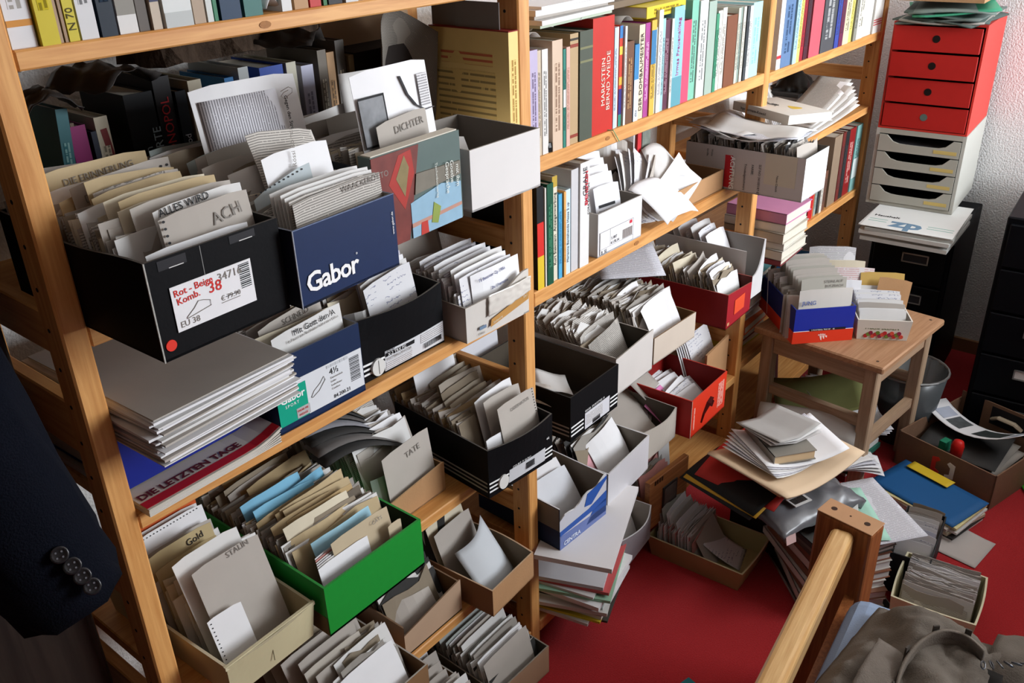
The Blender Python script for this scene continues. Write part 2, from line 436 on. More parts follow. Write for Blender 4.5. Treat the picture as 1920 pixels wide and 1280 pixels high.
ORD = ['first', 'second', 'third', 'fourth', 'fifth', 'sixth', 'seventh', 'eighth', 'ninth', 'tenth', 'eleventh', 'twelfth', 'thirteenth', 'fourteenth', 'fifteenth',
       'sixteenth', 'seventeenth', 'eighteenth', 'nineteenth', 'twentieth', 'twenty-first', 'twenty-second', 'twenty-third', 'twenty-fourth', 'twenty-fifth', 'twenty-sixth',
       'twenty-seventh', 'twenty-eighth', 'twenty-ninth', 'thirtieth', 'thirty-first', 'thirty-second', 'thirty-third', 'thirty-fourth', 'thirty-fifth', 'thirty-sixth',
       'thirty-seventh', 'thirty-eighth', 'thirty-ninth', 'fortieth', 'forty-first', 'forty-second', 'forty-third']

def book_row(rows, y, z, where, group, D=0.13, seed=3, gap=0.0006):
    """rows: (x0, x1, height, colour, words, {options})"""
    r = random.Random(seed)
    for i, row in enumerate(rows):
        x0, x1, h, col, words = row[:5]; op = dict(row[5]) if len(row) > 5 else {}
        dy = op.pop('dy', r.uniform(0, 0.006)); lean = op.pop('lean', 0); dd = op.pop('D', D * r.uniform(0.9, 1.05))
        if 'title' not in op and 'strip' not in op: op['strip'] = op.pop('ink', '#3A3A3C')
        label = '%s, %s from the left %s' % (words, ORD[i], where)
        book(T(x0 + gap, y + dy, z, 0, 0, lean), max(0.003, x1 - x0 - 2 * gap), h, dd, col, label, group, **op)

# ------------------------------------------------------------------ the room
def struct(name, b, mw=None):
    o = b.obj(name, None, mw); return tag(o, kind='structure')

def carpet_mat():
    m, nt, b = base_mat('red_carpet'); tc = ND(nt, 'ShaderNodeTexCoord')
    n = ND(nt, 'ShaderNodeTexNoise'); n.inputs['Scale'].default_value = 320; n.inputs['Detail'].default_value = 4
    n2 = ND(nt, 'ShaderNodeTexNoise'); n2.inputs['Scale'].default_value = 3.0; n2.inputs['Detail'].default_value = 4
    nt.links.new(tc.outputs['Object'], n.inputs['Vector']); nt.links.new(tc.outputs['Object'], n2.inputs['Vector'])
    f = math_n(nt, 'ADD', math_n(nt, 'MULTIPLY', n.outputs['Fac'], 0.75), math_n(nt, 'MULTIPLY', n2.outputs['Fac'], 0.25))
    nt.links.new(mixc(nt, f, srgb('#861217'), srgb('#C42E32')), b.inputs['Base Color'])
    b.inputs['Roughness'].default_value = 0.95; b.inputs['Specular IOR Level'].default_value = 0.05
    b.inputs['Sheen Weight'].default_value = 0.2
    bp = ND(nt, 'ShaderNodeBump'); bp.inputs['Strength'].default_value = 0.5; bp.inputs['Distance'].default_value = 0.004
    nt.links.new(n.outputs['Fac'], bp.inputs['Height']); nt.links.new(bp.outputs['Normal'], b.inputs['Normal'])
    return m
CARPET = carpet_mat()
STUCCO = M('#ECEBEA', 0.9, 0.06, 60, bump=0.42, bscale=170, spec=0.1)
PLAIN = M('#CFC9C0', 0.9, 0.03, 5)
FX0, FX1, FY0, FY1, CZ = -1.5, 3.37, -1.55, 1.30, 2.55
struct('floor', MB().box(FX0 - .1, FX1 + .1, FY0 - .1, FY1 + .1, -0.1, 0.0, CARPET))
struct('ceiling', MB().box(FX0 - .1, FX1 + .1, FY0 - .1, FY1 + .1, CZ, CZ + 0.1, PLAIN))
struct('wall_back', MB().box(FX0, FX1, FY1, FY1 + 0.1, 0, CZ, STUCCO))
struct('wall_right', MB().box(FX1, FX1 + 0.1, FY0, FY1 + 0.1, 0, CZ, STUCCO))
struct('wall_left', MB().box(FX0 - 0.1, FX0, FY0, FY1 + 0.1, 0, CZ, M('#7A6858', 0.8, 0.1, 4)))
w = MB(); WX0, WX1, WZ0, WZ1 = 1.95, 3.28, 0.95, 2.30
w.box(FX0, WX0, FY0 - 0.1, FY0, 0, CZ, PLAIN); w.box(WX1, FX1, FY0 - 0.1, FY0, 0, CZ, PLAIN)
w.box(WX0, WX1, FY0 - 0.1, FY0, 0, WZ0, PLAIN); w.box(WX0, WX1, FY0 - 0.1, FY0, WZ1, CZ, PLAIN)
struct('wall_front', w)
win = struct('window_1', MB().box(WX0, WX1, FY0 - 0.09, FY0 - 0.084, WZ0, WZ1, M('#E8F0FA', 0.05, 0, trans=1.0)))
fr = MB(); FRM = M('#E8E6E2', 0.5, 0.02)
fr.box(WX0, WX0 + .05, FY0 - .1, FY0 - .05, WZ0, WZ1, FRM); fr.box(WX1 - .05, WX1, FY0 - .1, FY0 - .05, WZ0, WZ1, FRM)
fr.box(WX0, WX1, FY0 - .1, FY0 - .05, WZ0, WZ0 + .05, FRM); fr.box(WX0, WX1, FY0 - .1, FY0 - .05, WZ1 - .05, WZ1, FRM)
fr.obj('window_frame', win)
struct('baseboard_right', MB().box(FX1 - 0.015, FX1, FY0, FY1, 0, 0.05, M('#8E6A4A', 0.6, 0.1)))

# ------------------------------------------------------------------ pine shelving: four ladder frames, three bays
POSTX = [(0.370, 0.400), (1.190, 1.221), (2.168, 2.198), (3.020, 3.050)]
YF, YB, PD = 0.950, 1.250, 0.045
shelving = thing('shelving_unit', 'long open pine shelving unit of three bays along the wall', 'shelves', T(0, 0, 0))
hole_me = None
for i, (x0, x1) in enumerate(POSTX):
    for fr_, (y0, y1) in enumerate(((YF, YF + PD), (YB - PD, YB))):
        p = MB().box(0, x1 - x0, 0, y1 - y0, 0, 2.25, PWOODZ).obj('post', shelving, T(x0, y0, 0), bevel=0.0025)
        if fr_ == 0:
            for k in range(27):
                b = MB(); zc = 0.12 + 0.05 * k
                b.prism([(0.028 + 0.0028 * math.cos(q * PI / 4), zc + 0.0028 * math.sin(q * PI / 4)) for q in range(8)], 'x', -0.0004, 0.0004, INK)
                b.obj('peg_hole', p)
rungs = {0: [(1.13, 1.185), (0.99, 1.065), (0.76, 0.82), (0.50, 0.56), (0.20, 0.26)], 1: [(1.30, 1.34), (1.0, 1.04), (0.70, 0.74), (0.40, 0.44), (0.14, 0.18)],
         2: [(1.30, 1.34), (1.01, 1.05), (0.70, 0.74), (0.40, 0.44), (0.14, 0.18)], 3: [(1.30, 1.34), (1.01, 1.05), (0.882, 0.935), (0.55, 0.59), (0.2, 0.24)]}
for i, (x0, x1) in enumerate(POSTX):
    for (z0, z1) in rungs[i]:
        MB().box(0, 0.018, 0, YB - YF - 2 * PD, 0, z1 - z0, PWOODY).obj('rung', shelving, T(x0 + 0.006, YF + PD, z0), bevel=0.002)
SH = [(0, 1.470, 0.020), (0, 1.170, 0.026), (0, 0.905, 0.022), (0, 0.590, 0.022), (0, 0.310, 0.022), (0, 0.085, 0.026),
      (1, 1.170, 0.028), (1, 0.915, 0.030), (1, 0.590, 0.024), (1, 0.310, 0.024), (1, 0.092, 0.032),
      (2, 1.165, 0.026), (2, 0.932, 0.022), (2, 0.655, 0.024), (2, 0.340, 0.024), (2, 0.092, 0.03)]
for bay, zt, th in SH:
    xa, xb = POSTX[bay][1], POSTX[bay + 1][0]
    s_ = MB().box(0, xb - xa - 0.001, 0, YB - YF - 0.002, 0, th, PWOODX).obj('shelf', shelving, T(xa + 0.0005, YF + 0.001, zt - th), bevel=0.002)
    for xx in (0.012, xb - xa - 0.012):
        MB().tube([(xx, 0.028, -0.004), (xx, 0.028, -0.0001)], 0.006, 8, M('#8E8E8A', 0.35, 0.1, metal=0.8)).obj('shelf_pin', s_)
# small knots in the front edge of shelves, seen as darker patches
for (bx_, zz, rr) in ((0.70, 1.459, 0.0055), (1.462, 1.158, 0.005), (1.585, 0.903, 0.006)):
    b = MB(); b.prism([(bx_ + rr * 1.6 * math.cos(q * PI / 5), zz + rr * 0.8 * math.sin(q * PI / 5)) for q in range(10)], 'y', YF + 0.0002, YF + 0.0008, M('#A8713F', 0.6, 0.5, 160))
    b.obj('wood_knot', shelving)

# ------------------------------------------------------------------ unseen cabinet added by the window to keep its light off the floor
SBD = thing('sideboard', 'dark wooden sideboard below the window outside the picture', 'sideboard', T(1.75, -0.95, 0))
SBW = wood('x', '#6A4630', '#4A2E1E', 0.5)
MB().box(0, 1.50, 0, 0.42, 0.06, 0.93, SBW).obj('body', SBD, bevel=0.004); MB().box(-0.02, 1.52, -0.02, 0.44, 0.93, 0.96, SBW).obj('top', SBD, bevel=0.003)
for k in range(3):
    dr = MB().box(0.02 + 0.49 * k, 0.49 + 0.49 * k, 0.42, 0.438, 0.09, 0.91, SBW).obj('door', SBD, bevel=0.002); MB().lathe([(0.012, 0), (0.014, 0.01), (0.008, 0.02)], 10, M('#B8A878', .3, metal=.8)).obj('knob', dr, T(0.44 + 0.49 * k, 0.438, 0.5, 0, -90))
for (x, y) in ((0.03, 0.03), (1.43, 0.03), (0.03, 0.35), (1.43, 0.35)): MB().box(x, x + 0.04, y, y + 0.04, 0, 0.06, SBW).obj('foot', SBD)

# dark cabinet added left of the shelving to keep that edge dark
WR = thing('wardrobe', 'dark wooden wardrobe left of the shelving behind the jacket', 'wardrobe', T(-0.62, 1.02, 0))
WRM = wood('z', '#2E241E', '#1E1612', 0.5)
MB().box(0, 0.965, 0.02, 0.27, 0.0, 1.95, WRM).obj('body', WR, bevel=0.004)
for k in range(2):
    dr = MB().box(0.01 + 0.475 * k, 0.475 + 0.475 * k, 0, 0.02, 0.05, 1.93, WRM).obj('door', WR, bevel=0.003); MB().lathe([(0.012, 0), (0.013, 0.012), (0.006, 0.02)], 10, M('#8A7A5A', .4, metal=.6)).obj('knob', dr, T(0.45 + 0.06 * k, 0, 1.0, 0, 90))

# ================================================================== BAY 1
# ---- top shelf: row of books, bottoms seen
book_row([
 (0.403, 0.430, 0.205, '#D9D8DA', 'white thick paperback', {'ink': '#8A8478', 'bands': ((0.10, 0.13, '#C98A3C'),)}),
 (0.431, 0.451, 0.185, '#C9B62E', 'bright yellow paperback', {'ink': '#6E6014'}),
 (0.452, 0.456, 0.18, '#A48A72', 'thin tan booklet beside the yellow paperback', {}),
 (0.4565, 0.4605, 0.17, '#9A8068', 'thin brown booklet', {}),
 (0.461, 0.473, 0.18, '#C8B93A', 'slim yellow book', {'title': 'N 70', 'tcol': '#4A4418', 'tz': 0.12, 'tsize': 0.011}),
 (0.474, 0.494, 0.19, '#D2D1D2', 'plain white paperback', {}),
 (0.496, 0.515, 0.19, '#14202E', 'dark navy book', {'ink': '#2A3A4A'}),
 (0.517, 0.540, 0.19, '#D6D3D0', 'white paperback with a small square emblem', {'bands': ((0.10, 0.2, '#8C8880'),)}),
 (0.541, 0.554, 0.18, '#5E5650', 'dark taupe book', {}),
 (0.556, 0.568, 0.18, '#BDAE9C', 'beige thin book', {'bands': ((0.16, 0.19, '#3A3E5A'),)}),
 (0.570, 0.606, 0.20, '#D4D6D4', 'thick white book with a round globe emblem', {'bands': ((0.0, 0.08, '#B9BCBA'),)}),
 (0.608, 0.624, 0.18, '#A8937E', 'tan paperback', {}),
 (0.625, 0.634, 0.16, '#C9CCC8', 'small white booklet', {}),
 (0.635, 0.641, 0.17, '#3A7A5A', 'thin green booklet', {}),
 (0.643, 0.672, 0.19, '#17324E', 'dark blue book', {}),
 (0.676, 0.703, 0.17, '#3E6E68', 'teal green cloth book', {}),
 (0.732, 0.748, 0.19, '#D4D4D2', 'white book beside a dark gap', {}),
 (0.752, 0.775, 0.18, '#B0885E', 'light brown book', {}),
 (0.778, 0.797, 0.18, '#B8322E', 'red paperback', {}),
 (0.799, 0.806, 0.18, '#2E6A3E', 'thin green book', {}),
 (0.808, 0.832, 0.18, '#1E1E22', 'black book', {}),
 (0.835, 0.858, 0.18, '#C8C8C8', 'pale grey book', {}),
], 0.953, 1.470, 'on the highest shelf', 'books on the highest shelf of the near bay', D=0.14, seed=2)
b = MB(); rr = 0.0105
for k in range(14):
    a0 = k * 2 * PI / 14; 
b.prism([(0.588 + rr * math.cos(q * PI / 10), 1.516 + rr * math.sin(q * PI / 10)) for q in range(20)], 'y', 0.9515, 0.9522, M('#3A3C3E', 0.7, 0.6, 260))
emb = b.obj('globe_emblem')
for o in bpy.data.objects:
    if o.get('label', '').startswith('thick white book with a round globe'):
        emb.parent = o; emb.matrix_parent_inverse = o.matrix_world.inverted()
# crumpled white sheet lying in the gap of that row
sheet(T(0.718, 0.985, 1.476, 10), 0.024, 0.05, WHITE, 'small curled white slip lying in the gap of the highest book row', lambda a, c: 0.012 * math.sin(PI * a), name='paper_slip')

# ---- back row of books on the shelf behind the shoe boxes
book_row([
 (0.484, 0.500, 0.205, '#2E5A60', 'dark teal book', {'ink': '#7A9A96', 'lean': 5}),
 (0.503, 0.509, 0.185, '#5E4A3C', 'thin brown book', {'lean': 4}),
 (0.512, 0.535, 0.180, '#7A2058', 'magenta book', {'title': 'O sole mio', 'tcol': '#C890B0', 'tsize': 0.012}),
 (0.537, 0.545, 0.17, '#1E2230', 'thin dark book', {}),
 (0.547, 0.566, 0.185, '#B2A894', 'cream paperback', {'ink': '#5A5448'}),
 (0.570, 0.580, 0.17, '#6A2020', 'thin dark red book', {'lean': -6}),
 (0.590, 0.632, 0.205, '#0D0E12', 'thick black book reading ALLEN WORTE', {'title': 'VON den\nALLEN WORTE', 'tcol': '#8CA0A8', 'tsize': 0.0165}),
 (0.634, 0.660, 0.220, '#120C0E', 'black book with red lettering', {'title': 'MENSCH MONOPOL', 'tcol': '#B0242A', 'tsize': 0.018}),
 (0.662, 0.679, 0.198, '#10131A', 'black book reading nach dem Tod', {'title': 'n nach dem Tod', 'tcol': '#C8CED4', 'tsize': 0.0125}),
 (0.684, 0.706, 0.208, '#C6BCA6', 'cream book', {'ink': '#6A6252'}),
 (0.710, 0.732, 0.175, '#8A8268', 'olive grey book', {}),
 (0.734, 0.740, 0.185, '#C2BCA8', 'thin ivory booklet', {}),
 (0.743, 0.759, 0.202, '#3A78B0', 'mid blue book', {}),
 (0.765, 0.783, 0.213, '#B8BCBC', 'light grey book with a number label', {'title': 'ndch 114', 'tcol': '#2A2A2C', 'tsize': 0.011, 'tz': 0.7}),
 (0.785, 0.802, 0.19, '#2A2622', 'dark brown book', {'bands': ((0.80, 0.84, '#B8AA90'), (0.86, 0.9, '#B8AA90'))}),
 (0.805, 0.848, 0.206, '#24459A', 'thick royal blue book with yellow lettering', {'title': 'chen', 'tcol': '#D8C878', 'tsize': 0.024, 'tz': 0.78}),
 (0.850, 0.869, 0.207, '#B9B4A2', 'pale grey green book', {}),
 (0.878, 0.902, 0.198, '#B4B4C8', 'pale lavender book', {'ink': '#5A5A70'}),
 (0.910, 0.928, 0.216, '#6A6156', 'grey brown book', {'ink': '#B8AE9C'}),
 (0.930, 0.946, 0.210, '#B08A62', 'tan cloth book', {}),
 (0.950, 0.969, 0.225, '#5A544E', 'charcoal taupe book', {'ink': '#C2B49A'}),
 (0.972, 0.984, 0.20, '#8A7A5C', 'thin ochre book', {}),
], 1.118, 1.170, 'in the shadowed back row', 'books in the back row behind the shoe boxes', D=0.12, seed=5)
# rough bark-like board and plastic-wrapped papers lying on top of that row
b = MB(); b.grid(lambda a, c: (0.30 * a, 0.09 * c, 0.004 * math.sin(17 * a) * math.cos(9 * c)), 12, 4, M('#4A3A2E', 0.9, 0.55, 55, bump=0.6, bscale=70), (0.3, 0.09), th=0.05)
tag(b.obj('bark_board', None, T(0.66, 1.135, 1.446, 4)), 'dark rough bark covered board lying on the back row of books', 'board')
for k, (x, y, z, w_, h_, rz, lb) in enumerate(((0.575, 1.13, 1.392, 0.10, 0.10, 20, 'crumpled clear plastic bag on top of the black books'), (0.50, 1.14, 1.372, 0.07, 0.08, -12, 'grey plastic sleeve of papers on top of the magenta book'), (0.865, 1.13, 1.40, 0.06, 0.1, 30, 'dark grey plastic sleeve on top of the lavender book'))):
    rr_ = random.Random(k); sd = rr_.uniform(0, 9)
    sheet(T(x, y, z, rz), w_, h_, M('#3A3634', 0.3, 0.5, 30, spec=0.4), lb, lambda a, c, sd=sd: 0.022 * (1 - (2 * a - 1) ** 2) + 0.012 * mnoise.noise(Vector((a * 4 + sd, c * 4, 1))), 'plastic_sleeve', 'plastic bag', nu=10, nv=10)
# beige cardboard folder and curled newspaper on the right of the back row
MB().box(0, 0.20, 0, 0.004, 0, 0.085, M('#A98E72', 0.85, 0.12)).obj('cardboard_folder', None, T(0.985, 1.19, 1.372, 0, -8)).__setitem__('label', 'flat beige cardboard folder leaning at the back under the highest shelf')
bpy.data.objects['cardboard_folder']['category'] = 'folder'
MB().box(0, 0.19, 0, 0.12, 0, 0.20, M('#2A2320', 0.8, 0.2)).obj('storage_box', None, T(0.99, 1.125, 1.171)).__setitem__('label', 'dark box at the back behind the curled newspaper')
bpy.data.objects['storage_box']['category'] = 'box'
b = MB(); b.grid(lambda a, c: (0.17 * a - 0.02 * c, 0.05 * math.sin(PI * a * 0.9) - 0.03 * c, 0.15 * c + 0.045 * math.sin(PI * a)), 12, 8, printed('#8E877E', '#3A3836', 0.0030, 0.5, 0.34, 620, 0.65), (0.17, 0.2))
tag(b.obj('newspaper_sheet', None, T(1.000, 1.085, 1.235, 8), smooth=True), 'curled grey newspaper page rising behind the photocopy with the picture', 'newspaper')
b = MB(); b.grid(lambda a, c: (0.07 * a, 0.02 * a * a, 0.10 * c), 6, 5, OFFW, (0.07, 0.1))
tag(b.obj('note_sheet', None, T(0.895, 1.045, 1.26, -12, -10), smooth=True), 'torn off-white slip left of the photocopy with the picture', 'paper')
# yellow book beside the middle post, cover towards the camera
yb = book(T(1.165, 0.951, 1.170), 0.024, 0.222, 0.175, '#EACD84', 'tall yellow hardback with red and black print beside the middle post', title=None, strip='#8A5A20')
prt = MB(); PYEL = printed('#E6C87E', '#6A5A3E', 0.0105, 0.36, 0.36, 120, 0.7)
prt.box(-0.0006, 0.0, 0.03, 0.16, 0.03, 0.155, PYEL); prt.obj('cover_text', yb)
MB().box(-0.0007, 0.0, 0.035, 0.15, 0.165, 0.185, printed('#E6C87E', '#C0503E', 0.0095, 0.42, 0.3, 110, 0.85)).obj('cover_heading', yb)
MB().box(-0.0008, 0.025, -0.0008, 0.176, 0.2215, 0.2232, M('#8E2A20', 0.6, 0.05)).obj('cover_edge', yb)
for k, (yy, zz, hh) in enumerate(((0.975, 1.385, 0.05), (1.035, 1.375, 0.058))):
    MB().box(0, 0.0012, 0, 0.095, 0, hh, M('#8A8886', 0.85, 0.1)).obj('note_sheet', None, T(1.172 + 0.006 * k, yy, zz, 0)).__setitem__('label', ['grey note sticking out of the yellow hardback near its spine', 'grey note sticking out of the yellow hardback at its far end'][k])
for o in bpy.data.objects:
    if o.get('label', '').startswith('grey note sticking out'): o['category'] = 'paper'

# ---- black shoe box with the handwritten label
A = carton('shoe_box', 'black shoe box with white price label and red dot in the near bay', 0.404, 0.799, 1.1705, 0.165, 0.30, 0.110, 1.2, BLACKC, BLACKIN, M('#5A5652', 0.8), bulge=(0, 0, 0, 0.0),
           rim={3: lambda a: 1.0 - 0.09 * math.sin(PI * a) ** 2})
stk = decal(A['root'], 'price_label', 0.021, 0.121, 0.027, 0.077, WHITE, label='white shoe box label with red handwriting')
R_ = A['root']
txt(stk, 'Rot - Beige', 0.0105, 0.024, 0.0655, INKR, y=-0.0018, rot=2, bold=0.0001); txt(stk, 'Komb.', 0.0105, 0.026, 0.056, INKR, y=-0.0018, rot=4, bold=0.0001)
txt(stk, '38', 0.017, 0.064, 0.056, INKR, y=-0.0018, rot=-2, bold=0.0001); txt(stk, '34716', 0.0125, 0.077, 0.0645, PENCIL, y=-0.0018)
txt(stk, 'EU 38', 0.0095, 0.025, 0.031, PENCIL, y=-0.0018); txt(stk, '€ 79.90', 0.008, 0.077, 0.042, PENCIL, y=-0.0018)
for k in range(13):
    decal(stk, 'barcode_bar', 0.1045, 0.118, 0.047 + k * 0.0022, 0.0478 + k * 0.0022 + (k % 3) * 0.0003, INK, y=-0.0015, th=0.0003)
decal(stk, 'struck_price_box', 0.077, 0.101, 0.0395, 0.0402, PENCIL, y=-0.0015, th=0.0003); decal(stk, 'strike_line', 0.083, 0.1, 0.0448, 0.0454, INK, y=-0.0016, th=0.0003)
b = MB(); b.tube([(0.034, -0.002, 0.040), (0.044, -0.002, 0.047), (0.050, -0.002, 0.053), (0.056, -0.002, 0.052), (0.064, -0.002, 0.049), (0.064, -0.002, 0.043), (0.034, -0.002, 0.0385), (0.034, -0.002, 0.040)], 0.0004, 4, PENCIL); b.obj('shoe_drawing', stk)
b = MB(); b.prism([(0.0105 + 0.0062 * math.cos(q * PI / 9), 0.0165 + 0.0062 * math.sin(q * PI / 9)) for q in range(18)], 'y', -0.0012, 0, M('#E0382A', 0.5, 0.04)); b.obj('red_dot_sticker', R_)
for (x0, x1, z0, z1) in ((0.014, 0.047, 0.097, 0.1075), (0.100, 0.133, 0.099, 0.1078)):
    decal(R_, 'lid_slot', x0, x1, z0, z1, M('#26262A', 0.5, 0.2), y=-0.0002, th=0.0003); decal(R_, 'torn_edge', x0 + 0.012, x1 - 0.004, z0, z0 + 0.0009, OFFW, y=-0.0004, th=0.0003)
decal(R_, 'fold_crease', 0.0640, 0.0648, 0.077, 0.109, M('#8A8A88', 0.8), y=-0.0001, th=0.0002)
MB().box(-0.0008, 0.0008, -0.0008, 0.0008, 0.0, 0.11, M('#B0AEA8', 0.9, 0.5, 150)).obj('worn_corner', R_)
slips(A, 0.050, 0.275, 64, (0.085, 0.112), DIRTY, 'ragged paper slips packed in the black box with the price label', 10, seed=3)
gA = 'cards in the black box with the price label'
fill(A, 0.10, 0.25, 12, (0.10, 0.135), (0.125, 0.150), CARDMIX, 'grey index card standing in the black price-label box', gA, (8, 14), r=random.Random(4))
c1 = incard(A, 0.103, 0.016, 0.112, 0.135, GREYC, 'light grey card pencilled ACH at the front of the black box', tilt=9, bend=0.002, slope=0.03)
handtext(c1, 'ACH', 0.019, 0.004, 0.108, PENCIL, 8); dots(c1, -0.052, 0.098, -0.052, 0.128, 5, 0.0019)
c2 = incard(A, 0.108, 0.034, 0.112, 0.139, OFFW, 'grey card marked ALLES WIRD in black just behind the ACH card', tilt=9, slope=0.03)
handtext(c2, 'ALLES WIRD', 0.0115, -0.050, 0.1275, INK, 4)
for k, (u, yy, w_, hh, m_) in enumerate(((0.100, 0.048, 0.125, 0.142, GREYC), (0.095, 0.060, 0.13, 0.139, CREAM), (0.10, 0.072, 0.12, 0.145, MANILA), (0.093, 0.085, 0.125, 0.145, CREAM))):
    incard(A, u, yy, w_, hh, m_, 'thick beige divider card behind the ALLES WIRD card', 'beige divider cards behind the ALLES WIRD card', 10, name='divider_card')
c3 = incard(A, 0.065, 0.094, 0.115, 0.140, OFFW, 'pale card lettered Sylv leaning left in the black box', tilt=13, yaw=-2, slope=0.05); handtext(c3, 'Sylv', 0.014, -0.004, 0.112, PENCIL, 4)
incard(A, 0.078, 0.010, 0.125, 0.106, WHITE, 'white strip of paper lying along the front rim of the black box', tilt=6, name='paper_slip')
c4 = incard(A, 0.083, 0.195, 0.135, 0.158, M('#C2AE8A', 0.85, 0.1), 'wide manila card lettered in pencil at the back of the black box', tilt=8); handtext(c4, 'DIE ERINNERUNG', 0.011, -0.04, 0.138, PENCIL, 2)
c5 = incard(A, 0.095, 0.160, 0.125, 0.150, GREYC, 'grey card pencilled DAVID in the middle of the black box', tilt=8, slope=0.05); handtext(c5, 'DAVID DINNER', 0.013, -0.05, 0.124, PENCIL, 4)
dots(c5, 0.05, 0.142, 0.058, 0.142, 2, 0.002)
for k, (x, m_) in enumerate(((0.44, GREY2), (0.46, M('#C9B93C', 0.8)), (0.47, GREYC), (0.48, TAUPE), (0.455, GREY2))):
    card(T(0.50 + 0.01 * k, 1.085 + 0.006 * k, 1.172, 2, -6), 0.17, 0.118 + 0.004 * (k % 3), m_, 'file folder standing behind the black price-label box', 'file folders behind the black price-label box', 'file_folder', cat='folder')

# ---- large printed sheet with a paper clip
sh_ = card(T(0.702, 0.985, 1.195, -5, -9), 0.155, 0.195, LETTER, 'white printed sheet with a paper clip standing tall in the shoe boxes', None, 'printed_sheet', bend=0.004, curl=0.006, cat='paper')
PV = printed('#E2E1E8', '#55535A', 0.0036, 0.45, 0.34, 620, 0.75, vert=True)
sh_.data.materials[0] = WHITE
pm = MB(); pm.grid(lambda a, c: (-0.070 + 0.113 * a, 0.004 * (2 * (0.5 + (-0.070 + 0.113 * a) / 0.155) - 1) ** 2 + 0.006 * ((0.012 + 0.165 * c) / 0.195) ** 2 - 0.0014, 0.012 + 0.165 * c), 6, 6, PV, (0.113, 0.165), th=0.0002); pm.obj('text_block', sh_, smooth=True)
txt(sh_, 'Gegen den Staat anstehen: Julius', 0.0072, 0.050, 0.166, INK, y=-0.0006, rot=-90, bold=0.0001)
txt(sh_, 'Israel', 0.014, 0.063, 0.100, INKR, y=-0.0006, rot=-90, name='handwriting')
b = MB(); b.tube([(0.045, -0.003, 0.172), (0.058, -0.003, 0.176), (0.063, -0.003, 0.173), (0.062, -0.003, 0.168), (0.048, -0.003, 0.162), (0.044, -0.003, 0.166), (0.049, -0.003, 0.170), (0.057, -0.003, 0.172)], 0.0004, 5, M('#8A7A72', 0.3, 0.1, metal=0.5)); b.obj('paper_clip', sh_)

# ---- navy shoe box with white name
B = carton('shoe_box', 'navy blue shoe box with large white brand lettering in the near bay', 0.575, 0.787, 1.1705, 0.163, 0.30, 0.095, 2.2, M('#12182A', 0.6, 0.15), BOARDG, M('#6A6E7A', 0.8), front=M('#10264F', 0.5, 0.10, 60), bulge=(0, 0, 0, 0.006))
txt(B['root'], 'Gabor', 0.034, 0.009, 0.0165, INKW, y=-0.0012, bold=0.0007, space=0.92, label='white brand lettering')
txt(B['root'], 'www.gabor.de', 0.005, 0.158, 0.044, INKW, y=-0.0012, rot=90); txt(B['root'], '°', 0.01, 0.089, 0.034, INKW, y=-0.0012)
MB().box(-0.0007, 0.0007, -0.0007, 0.0007, 0, 0.095, M('#9A9EA8', 0.9, 0.5, 160)).obj('worn_corner', B['root'])
MB().box(0, 0.163, -0.0006, 0.0004, 0.0944, 0.0953, M('#7A88A8', 0.9, 0.5, 160)).obj('worn_rim', B['root'])
gB = 'cards in the navy box with white lettering'
slips(B, 0.040, 0.27, 55, (0.085, 0.110), DIRTY, 'paper slips packed in the navy box with white lettering', 9, seed=8)
for k in range(6):
    incard(B, 0.088 - 0.001 * k, 0.010 + 0.005 * k, 0.138, 0.118 + 0.003 * (k % 3), OFFW if k else NEWS, 'folded newsprint card at the front of the navy box', 'newsprint cards at the front of the navy box', 6, name='newsprint_card')
cB = incard(B, 0.09, 0.008, 0.14, 0.116, NEWS, 'newsprint card pencilled WAACKEROTTO at the front of the navy box', tilt=5, slope=0.03); handtext(cB, 'WAACKEROTTO', 0.0105, 0.004, 0.1065, PENCIL, 1)
cB2 = incard(B, 0.090, 0.060, 0.105, 0.155, WHITE, 'white handwritten sheet standing up in the navy box', tilt=8, yaw=2, name='note_sheet', curl=0.004); handtext(cB2, 'Zder  Rössi Röman', 0.009, -0.01, 0.11, PENCIL, 82)
cB3 = incard(B, 0.103, 0.078, 0.10, 0.172, NEWS, 'torn newspaper clipping rising above the navy box', tilt=10, name='newsprint_card', slope=-0.08, curl=0.02)
cB4 = incard(B, 0.050, 0.045, 0.085, 0.128, M('#BCC6CA', 0.8, 0.08), 'pale blue punched sheet at the left in the navy box', tilt=12, yaw=-6, name='note_sheet', slope=0.2); dots(cB4, -0.038, 0.118, 0.03, 0.133, 11, 0.0014)
fill(B, 0.09, 0.26, 11, (0.10, 0.14), (0.118, 0.142), [GREYC, GREY2, OFFW, TAUPE, M('#9AA4A2', .8)], 'grey index card standing in the navy lettered box', gB, (8, 14), r=random.Random(6))
cB5 = incard(B, 0.10, 0.15, 0.14, 0.150, GREY2, 'grey card pencilled WAND at the back of the navy box', tilt=12); handtext(cB5, 'WAND', 0.015, 0.005, 0.128, INK, 4)

